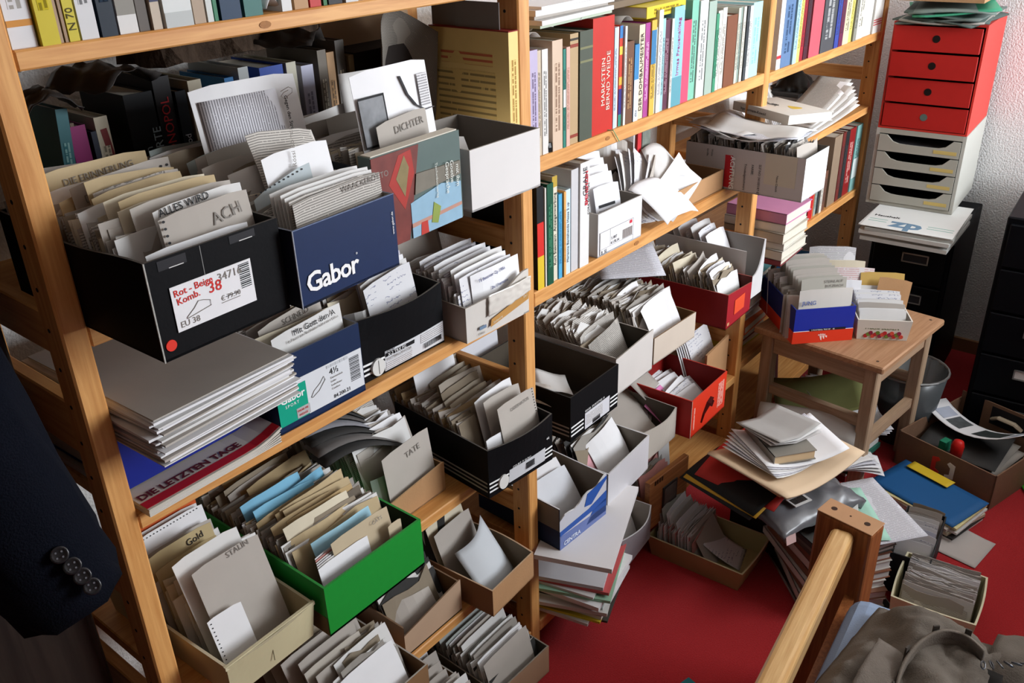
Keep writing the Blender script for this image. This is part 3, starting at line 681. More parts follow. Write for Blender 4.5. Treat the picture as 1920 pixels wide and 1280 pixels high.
# ---- dark rimmed box behind, with photocopy and DICHTER card
Cb = carton('storage_box', 'dark grey box holding the photocopy behind the art book', 0.768, 0.872, 1.1705, 0.172, 0.235, 0.105, 0, M('#39424E', 0.7), BOARDG, M('#2A3038', 0.7))
slips(Cb, 0.02, 0.21, 36, (0.08, 0.105), DIRTY, 'paper slips packed in the dark grey box behind the art book', 8, seed=12)
ph = incard(Cb, 0.105, 0.020, 0.150, 0.215, WHITE, 'white photocopy with a dark picture standing behind the art book', tilt=8, yaw=3, name='photocopy_sheet', bend=0.003)
decal(ph, 'picture_frame', -0.072, -0.022, 0.115, 0.182, M('#1E1E20', 0.7), y=-0.001, th=0.0003); decal(ph, 'picture', -0.072, -0.025, 0.118, 0.179, M('#8E9094', 0.7, 0.75, 38), y=-0.0014, th=0.0003)
decal(ph, 'text_block', 0.048, 0.068, 0.15, 0.195, PRINT, y=-0.0016, th=0.0003)
b = MB(); b.tube([(0.012, -0.0016, 0.198), (0.022, -0.0016, 0.172), (0.036, -0.0016, 0.155), (0.055, -0.0016, 0.145), (0.072, -0.0016, 0.146)], [(0.0035, 0.0004)] * 5, 6, M('#7A7C80', 0.8)); b.obj('drawn_arc', ph)
decal(ph, 'text_column', -0.07, 0.07, 0.06, 0.105, PRINT, y=-0.0016, th=0.0003)
cD = incard(Cb, 0.098, 0.008, 0.100, 0.150, GREYC, 'grey card pencilled DICHTER in front of the photocopy', tilt=8, yaw=2, slope=0.05); handtext(cD, 'DICHTER', 0.0145, -0.018, 0.128, PENCIL, 4)
fill(Cb, 0.08, 0.21, 7, (0.11, 0.16), (0.115, 0.145), [GREYC, GREY2, OFFW], 'grey index card standing behind the photocopy', 'cards behind the photocopy', (8, 14), r=random.Random(9))
# art book standing on its long edge in front of it
ab = thing('art_book', 'art book with a painted cover standing on edge in front of the photocopy', 'book', T(0.752, 0.846, 1.1705, 2))
MB().box(0, 0.176, 0, 0.022, 0, 0.127, M('#5A6A66', 0.4, 0.15, 20)).obj('cover', ab); MB().box(0.003, 0.173, 0.002, 0.020, 0.1265, 0.1285, M('#D5CFC2', 0.9)).obj('pages', ab)
for (nm, pts, m_) in (('cover_painting', [(0.0, 0.0), (0.06, 0.0), (0.075, 0.06), (0.09, 0.126), (0.0, 0.126)], M('#7A3A34', 0.5, 0.5, 40)),
                      ('cover_painting', [(0.028, 0.085), (0.055, 0.045), (0.078, 0.09), (0.074, 0.123), (0.05, 0.120)], M('#A8342C', 0.5, 0.2, 60)),
                      ('cover_painting', [(0.042, 0.09), (0.057, 0.062), (0.068, 0.1), (0.06, 0.118)], M('#8A7A52', 0.5, 0.3, 60)),
                      ('cover_painting', [(0.066, 0.0), (0.172, 0.0), (0.172, 0.055), (0.13, 0.062), (0.066, 0.05)], M('#8FB2C8', 0.45, 0.15, 60)),
                      ('cover_painting', [(0.066, 0.015), (0.172, 0.020), (0.172, 0.025), (0.066, 0.021)], M('#B88A7A', 0.5, 0.2)),
                      ('cover_painting', [(0.082, 0.0), (0.098, 0.0), (0.097, 0.018), (0.084, 0.018)], M('#B83A30', 0.5, 0.1)),
                      ('cover_painting', [(0.105, 0.012), (0.118, 0.008), (0.126, 0.03), (0.112, 0.04)], M('#8A9A4A', 0.6, 0.3)),
                      ('cover_painting', [(0.075, 0.06), (0.172, 0.066), (0.172, 0.085), (0.08, 0.088)], M('#7A7468', 0.5, 0.3, 40))):
    MBp = MB(); MBp.prism(pts, 'y', -0.0008 - 0.00025 * len(ab.children), 0.0, m_); MBp.obj(nm, ab)
txt(ab, 'Goethe', 0.0105, 0.149, 0.090, M('#E2E4DC', .6, 0), y=-0.0038, rot=-90); txt(ab, 'Gespräche', 0.0105, 0.139, 0.090, M('#E2E4DC', .6, 0), y=-0.0038, rot=-90)
txt(ab, 'mit ihm', 0.0105, 0.161, 0.082, M('#E2E4DC', .6, 0), y=-0.0038, rot=-90); txt(ab, 'Taschenbuchverlag', 0.0065, 0.118, 0.094, M('#D2D4CC', .6, 0), y=-0.0038, rot=-90)

# ---- white open box sticking out past the middle post
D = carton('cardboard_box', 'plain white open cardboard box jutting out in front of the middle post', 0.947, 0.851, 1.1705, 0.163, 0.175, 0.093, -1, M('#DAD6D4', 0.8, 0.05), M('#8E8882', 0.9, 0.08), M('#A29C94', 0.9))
for k, (u, y, w_, h_, yaw, tl) in enumerate(((0.045, 0.05, 0.06, 0.10, -20, 40), (0.06, 0.07, 0.06, 0.09, 10, 48), (0.04, 0.09, 0.06, 0.095, -8, 55))):
    incard(D, u, y, w_, h_, OFFW, 'loose grey slip leaning inside the plain white open box', 'slips in the plain white open box', tl, yaw, 'paper_slip')

# ================= shelf two: paper stack, magazine, boxes
stk = stack(T(0.510, 1.028, 1.003, 3), 0.212, 0.300, [(0.0016 + 0.0006 * (q % 4), [OFFW, WHITE, WHITE, GREYC, OFFW, WHITE, M('#C9C8CC', 0.7, 0.05)][q % 7]) for q in range(25)],
            'tall stack of loose white and grey paper on the blue book', jit=0.0045, rot=1.8, seed=6)
bk = book(T(0.412, 0.990, 1.0005, 2) @ T(0, 0, 0, 0, 0, 90), 0.080, 0.190, 0.21, '#14227E', 'thick royal blue book lying under the white paper stack', strip=None)
mg = thing('magazine', 'magazine titled DIE LETZTEN TAGE lying under the blue book', 'magazine', T(0.408, 0.933, 0.9055, 1.5))
b = MB(); b.grid(lambda a, c: (0.212 * a, 0.28 * c, 0.0125 + 0.012 * max(0, (a - 0.72) / 0.28) ** 2), 10, 4, M('#C6BFB2', 0.5, 0.08), (0.21, 0.28), th=0.003); b.obj('cover', mg)
b = MB()
for q in range(5): b.grid(lambda a, c, q=q: (0.21 * a, 0.278 * c + 0.001, 0.0018 * q + 0.0024 + 0.010 * max(0, (a - 0.74) / 0.26) ** 2 * q / 4), 8, 2, M('#D4CEC4', 0.8, 0.1), th=0.0015)
b.obj('pages', mg)['kind'] = 'stuff'
b = MB(); b.grid(lambda a, c: (0.212 * a, 0.004 + 0.016 * c, 0.0130 + 0.012 * max(0, (a - 0.72) / 0.28) ** 2), 10, 2, M('#B01C24', 0.5, 0.08), th=0.0004); b.obj('red_stripe', mg)
txt(mg, 'DIE LETZTEN TAGE', 0.0180, 0, 0, M('#5A1A1E', .6, 0), mw=T(0.004, 0.024, 0.0134, 0), bold=0.0006)
F = carton('shoe_box', 'navy shoe box with green and white size label on the second shelf', 0.628, 0.954, 0.9055, 0.163, 0.285, 0.117, -0.6, NAVYD, BOARDG, M('#6A6E7A', 0.8), front=M('#12264A', 0.5, 0.1))
gl = decal(F['root'], 'size_label', 0.002, 0.161, 0.012, 0.076, M('#DADCE0', 0.4, 0.04), th=0.0004, label='white size label')
gg = decal(gl, 'green_panel', 0.001, 0.053, 0.0122, 0.068, M('#15A184', 0.4, 0.05), y=-0.0014, th=0.0003, label='green brand panel')
txt(gg, 'Gabor', 0.0165, 0.006, 0.047, INKW, y=-0.002, bold=0.0003); txt(gg, 'SPORT', 0.0068, 0.013, 0.0385, INKW, y=-0.002, space=1.3)
rt = decal(gg, 'red_tag', 0.031, 0.055, 0.014, 0.030, M('#B8B4B4', 0.5, 0.2), y=-0.0018, th=0.0003); txt(gl, 'WEAR ME', 0.0045, 0.032, 0.024, INKR, y=-0.0026); txt(gl, 'WEDGE', 0.0045, 0.034, 0.017, INKR, y=-0.0026)
txt(gl, '4½', 0.014, 0.097, 0.057, INK, y=-0.0018); txt(gl, '84.200.21', 0.0085, 0.100, 0.016, INK, y=-0.0018)
for k, s_ in enumerate(('Damenschuh', 'Leder', 'Lederfutter', 'Comfort')): txt(gl, s_, 0.0045, 0.098, 0.050 - k * 0.0062, PENCIL, y=-0.0018)
b = MB(); b.tube([(0.060, -0.002, 0.037), (0.066, -0.002, 0.045), (0.078, -0.002, 0.052), (0.086, -0.002, 0.060), (0.088, -0.002, 0.054), (0.075, -0.002, 0.041), (0.062, -0.002, 0.035), (0.060, -0.002, 0.037)], 0.0005, 4, PENCIL); b.obj('shoe_drawing', gl)
for k in range(16): decal(gl, 'barcode_bar', 0.136, 0.155, 0.028 + k * 0.0026, 0.0289 + k * 0.0026 + (k % 3) * 0.0003, INK, y=-0.0015, th=0.0003)
for k in range(5): decal(gl, 'size_box', 0.093 + 0.0085 * k, 0.100 + 0.0085 * k, 0.069, 0.0735, M('#C2C4C8', .6), y=-0.0015, th=0.0003)
slips(F, 0.06, 0.26, 40, (0.08, 0.11), DIRTY, 'paper slips packed in the navy size-label box', 12, seed=21)
fill(F, 0.05, 0.24, 10, (0.10, 0.14), (0.125, 0.150), [GREYC, GREY2, TAUPE, GREYC], 'grey index card standing in the navy size-label box', 'cards in the navy size-label box', (10, 18), r=random.Random(3))
cF = incard(F, 0.090, 0.010, 0.128, 0.139, OFFW, 'cream card printed Mit Gott den A at the front of the navy size-label box', tilt=6, slope=0.08, bend=0.003); txt(cF, 'Mit Gott den A', 0.0125, -0.028, 0.1245, INK, y=-0.0016, rot=4); txt(cF, 'Ein Buch zum Buchladen leicht zum Lesen', 0.0056, -0.04, 0.117, PENCIL, y=-0.0016, rot=4)
incard(F, 0.078, 0.022, 0.145, 0.134, CREAM, 'beige folded card behind the Mit Gott card', tilt=8, name='divider_card', bend=0.01)
cF2 = incard(F, 0.085, 0.034, 0.115, 0.146, GREYC, 'grey card pencilled SCHNEIDER in the navy size-label box', tilt=10, slope=0.1); handtext(cF2, 'SCHNEID', 0.012, -0.015, 0.130, PENCIL, 5)
G = carton('shoe_box', 'black bulging shoe box with three white stripes on the second shelf', 0.797, 0.968, 0.9055, 0.190, 0.27, 0.111, -0.6, BLACKC, BLACKIN, M('#6A6660', 0.8), bulge=(0.016, 0.004, 0, 0.004))
BW = dict(bulge=0.016, W=0.190, H=0.111)
for k in range(3): decal(G['root'], 'white_stripe', 0.002, 0.05, 0.012 + k * 0.0085, 0.0155 + k * 0.0085, INKW, y=-0.0006, th=0.0004, **BW)
lb = decal(G['root'], 'size_label', 0.050, 0.188, 0.004, 0.041, M('#D5D6DA', 0.45, 0.05), y=-0.0009, th=0.0004, label='silver size label', **BW)
decal(lb, 'model_band', 0.0505, 0.115, 0.030, 0.037, INK, y=-0.0012, th=0.0004, **BW)
txt(lb, 'X-2 TRX FG', 0.0078, 0.054, 0.0315, INKW, y=-0.0072); txt(lb, '676767', 0.006, 0.052, 0.0385, INK, y=-0.0072); txt(lb, 'FOOTBALL/SOCCER', 0.0062, 0.052, 0.0235, PENCIL, y=-0.0055)
decal(lb, 'fine_print', 0.052, 0.11, 0.006, 0.021, PRINT, y=-0.0014, th=0.0003, **BW); decal(lb, 'fine_print', 0.13, 0.185, 0.022, 0.039, PRINT, y=-0.0014, th=0.0003, **BW)
for k in range(14): decal(lb, 'barcode_bar', 0.138 + 0.0032 * k, 0.1395 + 0.0032 * k, 0.010, 0.019, INK, y=-0.0045 + 0.0002 * k, th=0.0004)
b = MB(); b.prism([(0.034 + 0.0135 * math.cos(q * PI / 9), 0.020 + 0.0150 * math.sin(q * PI / 9)) for q in range(18)], 'y', -0.006, -0.001, M('#D6D4D0', 0.5, 0.08)); b.obj('round_emblem', G['root'])
decal(G['root'], 'emblem_line', 0.0335, 0.0345, 0.008, 0.032, M('#5A5856', .7), y=-0.006, th=0.0004)
slips(G, 0.055, 0.25, 46, (0.085, 0.115), DIRTY, 'paper slips packed in the black bulging box', 11, seed=31)
fill(G, 0.06, 0.24, 9, (0.10, 0.14), (0.125, 0.155), [GREYC, GREY2, OFFW, TAUPE], 'grey index card standing in the black bulging box', 'cards in the black bulging box', (10, 18), r=random.Random(13))
for k in range(4):
    cG = incard(G, 0.105 + 0.004 * k, 0.008 + 0.011 * k, 0.105, 0.143 + 0.003 * k, [HAND, OFFW, WHITE, M('#C8C4D0', .8)][k], 'rounded cream card in the pack at the front of the black bulging box', 'cream cards at the front of the black bulging box', 9, name='note_card', slope=0.10, curl=0.006)
incard(G, 0.05, 0.02, 0.06, 0.10, OFFW, 'rolled off-white card at the left of the black bulging box', tilt=6, bend=0.02, name='note_card')
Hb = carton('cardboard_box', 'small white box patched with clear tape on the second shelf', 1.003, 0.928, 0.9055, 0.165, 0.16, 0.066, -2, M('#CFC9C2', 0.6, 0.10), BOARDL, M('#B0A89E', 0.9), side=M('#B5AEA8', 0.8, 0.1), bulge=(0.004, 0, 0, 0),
            rim={0: lambda a: 1.0 + 0.10 * math.sin(9 * a) * a + 0.25 * a * a})
MB().prism([(0.055, 0.012), (0.158, 0.030), (0.160, 0.047), (0.058, 0.026)], 'y', -0.0052, -0.0046, M('#B98A4E', 0.4, 0.1)).obj('gold_label', Hb['root'])
txt(Hb['root'], 'Stickystrip', 0.006, 0.062, 0.0165, M('#E8DCC0', .6, 0), y=-0.0058, rot=10); txt(Hb['root'], '50x1', 0.006, 0.143, 0.036, M('#E8DCC0', .6, 0), y=-0.0058, rot=10)
decal(Hb['root'], 'blue_mark', 0.028, 0.045, 0.016, 0.022, M('#6A8098', .6), y=-0.004, th=0.0006); txt(Hb['root'], '1.Wahl', 0.006, 0.025, 0.006, PENCIL, y=-0.003)
tp = MB(); tp.grid(lambda a, c: (0.05 + 0.113 * a, -0.0068 - 0.003 * math.sin(PI * a) + 0.0022 * mnoise.noise(Vector((a * 9, c * 5, 3))), 0.046 - 0.012 * (1 - a) + (0.040 - 0.012 * a) * c), 26, 12, M('#D8D2CA', 0.12, 0.05, spec=0.7), th=0.0004); tp.obj('clear_tape', Hb['root'], smooth=True)
slips(Hb, 0.015, 0.145, 40, (0.075, 0.105), [OFFW, WHITE, GREYC, HAND], 'index slips packed in the small taped box', 8, seed=41)
for k in range(9):
    incard(Hb, 0.082 + rnd.uniform(-0.006, 0.006), 0.012 + 0.012 * k, 0.132, 0.108 + 0.004 * (k % 3), [HAND, WHITE, OFFW, LETTER][k % 4], 'white handwritten card packed in the small taped box', 'handwritten cards in the small taped box', 8, name='note_card', slope=0.04)
cH = incard(Hb, 0.100, 0.007, 0.125, 0.106, WHITE, 'white ruled card in blue handwriting at the front of the small taped box', tilt=5, slope=0.02, name='note_card', bend=0.006); handtext(cH, 'Tz Beauvoir Cp 1956', 0.008, -0.05, 0.088, INKB, 3); handtext(cH, 'De Unamuno', 0.008, -0.02, 0.066, INKB, 3)
# cards standing behind the taped box
bb = dict(mw=T(0.985, 1.09, 0.9055), W=0.18, L=0.15, H=0.1)
bH2 = carton('cardboard_box', 'low brown tray of cards at the back beside the middle post', 1.005, 1.095, 0.9055, 0.17, 0.13, 0.07, 0, KRAFTD, KRAFTD)
slips(bH2, 0.015, 0.12, 30, (0.10, 0.15), [TAUPE, GREY2, DARKG, GREYC], 'dark slips packed in the low brown tray at the back', 14, seed=44)
for k in range(5):
    incard(bH2, 0.09 + 0.004 * k, 0.012 + 0.016 * k, 0.12, 0.165 + 0.006 * k, [GREYC, OFFW, GREYC, GREY2, TAUPE][k], 'grey rounded card standing in the low brown tray at the back', 'cards in the low brown tray at the back', 14, name='note_card')

# ================= shelf three: cream tray, green box, TATE box, striped box
tr = carton('plastic_tray', 'cream moulded tray of large cards at the near end of the third shelf', 0.437, 0.890, 0.5905, 0.148, 0.30, 0.068, 1.5, M('#CFC49E', 0.6, 0.08), M('#B8AC88', 0.7, 0.1), M('#D8CEB0', 0.6), taper=0.06, bulge=(0.006, 0.003, 0, 0.003), cat='tray', t=0.004, bodyname='tray_body')
MB().box(-0.006, 0.154, -0.009, -0.004, 0.063, 0.069, M('#D6CCAA', 0.6)).obj('tray_rim', tr['root'])
decal(tr['root'], 'crack', 0.070, 0.0712, 0.02, 0.055, M('#6A6048', .8), y=-0.0085, th=0.0005)
gT = 'cards in the cream tray'
slips(tr, 0.075, 0.23, 34, (0.09, 0.125), [OFFW, GREYC, WHITE, CREAM], 'paper slips packed in the cream tray of large cards', 16, seed=51, wr=(0.5, 0.9))
cT = incard(tr, 0.082, 0.030, 0.112, 0.168, GREYC, 'big plain grey card leaning in front in the cream tray', tilt=20, yaw=-2); handtext(cT, 'STALIN', 0.012, 0.0, 0.158, PENCIL, 3)
incard(tr, 0.070, 0.052, 0.11, 0.180, OFFW, 'pale card just behind the big grey card in the cream tray', tilt=20)
cTw = incard(tr, 0.040, 0.012, 0.055, 0.105, WHITE, 'white punched card at the left front of the cream tray', tilt=22, yaw=-4, name='note_card'); dots(cTw, -0.023, 0.015, -0.023, 0.098, 14, 0.0012)
for k, (yy, hh, m_, u, w_) in enumerate(((0.068, 0.150, OFFW, 0.09, 0.12), (0.195, 0.150, WHITE, 0.085, 0.12), (0.086, 0.140, GREYC, 0.09, 0.12), (0.125, 0.140, M('#A8956E', .85, .1), 0.065, 0.105), (0.145, 0.150, M('#B9A67E', .85, .1), 0.070, 0.110), (0.178, 0.132, GREYC, 0.08, 0.125), (0.208, 0.148, OFFW, 0.078, 0.13), (0.222, 0.152, GREYC, 0.08, 0.13))):
    c_ = incard(tr, u, yy, w_, hh, m_, 'tall card standing in the cream tray behind the big grey card', gT, 15, name='divider_card')
    if k == 4: handtext(c_, 'Gold', 0.015, 0.008, 0.132, INK, 3)
    if k == 1: dots(c_, -0.05, 0.145, 0.05, 0.145, 18, 0.0012)
card(T(0.515, 1.138, 0.596, 1, -3), 0.125, 0.158, ORANGE, 'orange card folder standing behind the cream tray', None, 'file_folder', cat='folder'); card(T(0.513, 1.152, 0.596, 1, -3), 0.128, 0.166, M('#8CC8B4', .8), 'mint green folder standing behind the orange folder', None, 'file_folder', cat='folder')
J = carton('card_file_box', 'long bright green card file box packed with cards on the third shelf', 0.600, 0.870, 0.5905, 0.205, 0.325, 0.094, 0, GREENB, M('#2A3A26', 0.8), M('#3A9A48', 0.6), t=0.004)
MB().box(-0.0006, 0.0, 0.002, 0.32, 0.0, 0.035, M('#6A5A42', 0.9, 0.1)).obj('worn_side', J['root'])
slips(J, 0.055, 0.31, 95, (0.085, 0.115), [TAUPE, GREY2, MANILA, GREYC, M('#6E6458', .85, .2), OFFW], 'brown and grey card edges packed in the green card file box', 18, seed=61, wr=(0.85, 0.98))
gJ = 'manila cards in the green card file box'
rj = random.Random(17)
for k in range(22):
    y = 0.06 + 0.0112 * k; m_ = rj.choice([MANILA, M('#A8926E', .85, .12), M('#B49A70', .85, .12), GREYC, TAUPE, CREAM])
    if 8 <= k <= 11: m_ = SKY
    incard(J, 0.102 + rj.uniform(-0.025, 0.025), y, 0.132 if m_ != SKY else 0.12, 0.128 + rj.uniform(-0.006, 0.010), m_,
           ('pale blue card in the blue bunch of the green card file box' if m_ == SKY else 'manila index card standing in the green card file box'), ('blue cards in the green card file box' if m_ == SKY else gJ), 18 + rj.uniform(-4, 4), rj.uniform(-3, 3),
           'index_card', rj.choice((0, 0.004, 0.008)), rj.choice((0, 0.006, 0.012)), rj.choice((0, 0.05, -0.04)))
cJ = incard(J, 0.112, 0.016, 0.118, 0.122, M('#BFAE92', .85, .1), 'large tan card at the very front of the green card file box', tilt=10, curl=0.004); handtext(cJ, 'CATS', 0.009, 0.02, 0.108, PENCIL, 2)
incard(J, 0.098, 0.030, 0.12, 0.122, M('#9CC4D4', .8), 'pale blue folded card behind the large tan card in the green box', tilt=14, curl=0.006, bend=0.006)
incard(J, 0.085, 0.048, 0.12, 0.125, MANILA, 'curled manila card behind the pale blue folded card', tilt=18, curl=0.012, bend=0.01)
for k in range(6):
    incard(J, 0.068 + 0.002 * k, 0.012 + 0.0035 * k, 0.10, 0.100 + 0.001 * k, [WHITE, OFFW, HAND, OFFW, ROSE, WHITE][k], 'white slip in the front pack of the green card file box', 'white slips in the front pack of the green box', 12, name='paper_slip')
incard(J, 0.165, 0.012, 0.028, 0.10, M('#C8B89C', .8), 'small picture card at the right corner of the green card file box', tilt=4, name='paper_slip')
K = carton('cardboard_box', 'brown kraft box with a grey TATE card on the third shelf', 0.826, 0.982, 0.5905, 0.155, 0.25, 0.060, 0.5, KRAFT, KRAFTD, M('#C8A27A', .9), rim={0: lambda a: 0.80 + 0.25 * a})
slips(K, 0.03, 0.23, 60, (0.10, 0.145), [OFFW, WHITE, GREYC, GREY2, NEWS], 'white and coloured slips packed in the brown kraft TATE box', 20, seed=71, wr=(0.85, 1.0))
rk = random.Random(23)
for k in range(12):
    m_ = [WHITE, OFFW, ROSE, WHITE, GREYC, M('#8C3A44', .8), GREENP, WHITE, OFFW, GREYC, WHITE, GREY2][k]
    incard(K, 0.078 + rk.uniform(-0.01, 0.01), 0.03 + 0.015 * k, 0.13, 0.140 + rk.uniform(-0.008, 0.012), m_, 'paper leaf standing in the brown kraft TATE box', 'leaves in the brown kraft TATE box', 20 + rk.uniform(-4, 4), name='paper_leaf', curl=0.012, bend=0.004)
cK = incard(K, 0.086, 0.008, 0.118, 0.128, GREYC, 'large grey card pencilled TATE in the brown kraft box', tilt=8, slope=0.06); handtext(cK, 'TATE', 0.016, -0.005, 0.098, PENCIL, 6)
incard(K, 0.035, 0.015, 0.05, 0.085, M('#A8AFA8', .8), 'curled grey green slip at the left of the TATE card', tilt=10, bend=0.012, name='paper_slip')
# grey curled ring binder pages further back
for k in range(7):
    b = MB(); b.grid(lambda a, c, k=k: (0.20 * a, 0.05 * c + 0.018 * k, 0.12 + 0.045 * math.sin(PI * (0.15 + 0.8 * a)) + 0.012 * k * (1 - a) - 0.05 * a), 10, 3, [DARKG, M('#6E6A68', .8), DARKG, M('#8A8A90', .8), M('#5A5654', .8), DARKG, TAUPE][k], (0.2, 0.05), th=0.0015)
    tag(b.obj('folded_sheet', None, T(0.765, 1.05, 0.592, -8), smooth=True), 'dark grey sheet folded over at the back of the third shelf', 'paper', 'dark sheets folded over at the back of the third shelf')
L = carton('shoe_box', 'black shoe box with three stripes and round emblem on the third shelf', 1.008, 0.898, 0.5905, 0.174, 0.265, 0.105, -5.5, BLACKC, BLACKIN, M('#5A5652', .8), bulge=(0.012, 0, 0, 0))
for k in range(3):
    decal(L['root'], 'white_stripe', 0.001, 0.173, 0.012 + k * 0.009, 0.0155 + k * 0.009, INKW, y=-0.0006, th=0.0004, bulge=0.012, W=0.174, H=0.105)
    MB().box(-0.0008, 0.0, 0.004, 0.26, 0.012 + k * 0.009, 0.0150 + k * 0.009, M('#9A9896', .7)).obj('side_stripe', L['root'])
lb = decal(L['root'], 'size_label', 0.050, 0.150, 0.010, 0.040, M('#CFD0D4', 0.5, 0.05), y=-0.0012, th=0.0005, bulge=0.012, W=0.174, H=0.105, label='silver size label')
txt(lb, 'COURT  F 10 IN J', 0.0065, 0.056, 0.0425, INKW, y=-0.0075); txt(lb, '44', 0.008, 0.150, 0.058, INKW, y=-0.0065)
for k in range(12): decal(lb, 'barcode_bar', 0.094 + 0.002 * k, 0.0950 + 0.002 * k, 0.020, 0.034, INK, y=-0.0052, th=0.0006)
b = MB(); b.prism([(0.035 + 0.0125 * math.cos(q * PI / 9), 0.022 + 0.015 * math.sin(q * PI / 9)) for q in range(18)], 'y', -0.005, -0.001, M('#DAD8D4', 0.5, 0.06)); b.obj('round_emblem', L['root'])
slips(L, 0.050, 0.25, 76, (0.085, 0.108), [GREYC, TAUPE, GREY2, OFFW, M('#A8906E', .85), M('#B8B0A8', .85)], 'index slips packed in the black emblem shoe box', 20, seed=81)
rl = random.Random(29)
for k in range(12):
    incard(L, 0.098 + rl.uniform(-0.012, 0.022), 0.055 + 0.015 * k, 0.10, 0.140 + rl.uniform(-0.006, 0.014), rl.choice([GREYC, TAUPE, M('#9A8E7C', .85, .1), M('#A69C8C', .85, .1)]), 'tall grey brown divider standing in the black emblem shoe box', 'dividers in the black emblem shoe box', 20 + rl.uniform(-3, 3), name='divider_card', bend=0.004, curl=0.004, slope=0.08)
cL1 = incard(L, 0.118, 0.010, 0.105, 0.150, GREYC, 'grey punched card pencilled OSSERVATORE at the front of the black emblem shoe box', tilt=12, yaw=4); handtext(cL1, 'OSSERVATOR', 0.009, -0.02, 0.128, PENCIL, 2); dots(cL1, 0.048, 0.10, 0.048, 0.146, 9, 0.0014)
incard(L, 0.110, 0.032, 0.098, 0.155, GREYC, 'grey card second from the front in the black emblem shoe box', tilt=15, yaw=2); incard(L, 0.104, 0.045, 0.10, 0.158, WHITE, 'white card third from the front in the black emblem shoe box', tilt=17, slope=0.08)
cLM = incard(L, 0.10, 0.13, 0.11, 0.160, M('#A0968A', .85, .1), 'grey brown divider marked MAX in the black emblem shoe box', tilt=18, name='divider_card'); handtext(cLM, 'MAX', 0.012, 0.02, 0.142, INK, 3)
incard(L, 0.05, 0.012, 0.05, 0.10, WHITE, 'short white slip at the left front of the black emblem shoe box', tilt=10, name='paper_slip')
# white card leaning between the boxes and the post
cW = card(T(1.118, 1.10, 0.594, 2, -10), 0.12, 0.20, WHITE, 'tall white card leaning behind the black emblem shoe box by the post', None, 'note_card'); card(T(1.130, 1.13, 0.594, 2, -4), 0.10, 0.26, GREYC, 'taller grey card behind the white card by the post', None, 'note_card')

# ================= lower shelves of bay 1
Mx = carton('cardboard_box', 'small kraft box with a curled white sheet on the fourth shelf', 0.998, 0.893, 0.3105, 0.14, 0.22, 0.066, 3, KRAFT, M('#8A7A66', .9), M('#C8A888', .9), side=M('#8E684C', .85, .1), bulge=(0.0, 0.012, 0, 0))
b = MB(); b.grid(lambda a, c: (0.006 + 0.112 * a, 0.030 + 0.085 * c - 0.018 * math.sin(PI * a) + 0.02 * a, 0.012 + 0.088 * c + 0.016 * a * c), 10, 8, M('#C9CDD2', .7, .06), (0.12, 0.13))
tag(b.obj('curled_sheet', None, Mx['mw'] @ T(0.008, -0.01, 0), smooth=True), 'curled bluish white sheet lying open in the small kraft box', 'paper')
for k in range(5):
    incard(Mx, 0.062, 0.100 + 0.018 * k, 0.112, 0.135 + 0.008 * k, [GREYC, CREAM, OFFW, NEWS, GREYC][k], 'beige printed card leaning at the back of the small kraft box', 'cards at the back of the small kraft box', 26, 0, 'note_card', curl=-0.01)
for k in range(6):
    card(T(0.955 - 0.004 * k, 1.06 + 0.012 * k, 0.313, -50, -16), 0.12, 0.20 + 0.008 * k, DARKG, 'dark grey ring binder leaf bowed behind the small kraft box', 'dark binder leaves on the fourth shelf', 'binder_leaf', bend=0.012, curl=0.03, cat='folder')
N = carton('cardboard_box', 'light brown cardboard box of torn newspapers on the fourth shelf', 0.818, 0.957, 0.3105, 0.158, 0.22, 0.072, 0, M('#B79A80', .9, .08), KRAFTD, M('#8A6E56', .9), rim={0: lambda a: 0.72 + 0.36 * a})
slips(N, 0.030, 0.20, 60, (0.06, 0.095), [NEWS, TAUPE, GREYC, OFFW, DARKG], 'torn newspaper cuttings packed in the light brown box', 22, seed=91, ragged=0.03)
rn = random.Random(31)
for k in range(9):
    incard(N, 0.08 + rn.uniform(-0.02, 0.02), 0.015 + 0.017 * k, 0.11, 0.082 + rn.uniform(-0.01, 0.016), rn.choice([NEWS, NEWS, PRINTG, GREYC, TAUPE, OFFW, M('#C99A3C', .8)]), 'torn newspaper cutting sticking up in the light brown box', 'cuttings in the light brown box', 24 + rn.uniform(-6, 6), rn.uniform(-8, 8), 'newspaper_cutting', rn.choice((0.01, -0.008)), 0.014, rn.choice((-0.2, 0.15)))
O1 = carton('cardboard_box', 'low brown box of upright cards at the lower left below the green box', 0.535, 0.875, 0.3105, 0.26, 0.30, 0.055, 0, KRAFTD, KRAFTD)
slips(O1, 0.02, 0.28, 40, (0.07, 0.11), [GREYC, GREY2, OFFW, TAUPE], 'paper slips packed in the low brown box below the green box', 18, seed=95, wr=(0.4, 0.6), u0=0.3)
ro = random.Random(37)
for k in range(18):
    incard(O1, 0.155 + ro.uniform(-0.03, 0.035), 0.012 + 0.0145 * k, 0.125, 0.115 + ro.uniform(-0.008, 0.014), ro.choice([GREYC, GREYC, OFFW, HAND, WHITE, M('#BDB5AA', .85)]), 'grey card standing in the low brown box below the green box', 'cards in the low brown box below the green box', 20 + ro.uniform(-3, 3), ro.uniform(-2, 2), 'index_card', curl=0.006)
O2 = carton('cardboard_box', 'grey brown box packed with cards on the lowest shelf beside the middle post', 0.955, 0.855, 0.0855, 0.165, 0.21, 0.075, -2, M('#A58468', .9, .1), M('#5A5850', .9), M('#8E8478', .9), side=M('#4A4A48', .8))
slips(O2, 0.012, 0.195, 44, (0.075, 0.10), [GREYC, GREY2, DARKG, OFFW], 'card edges packed in the grey brown box on the lowest shelf', 16, seed=97)
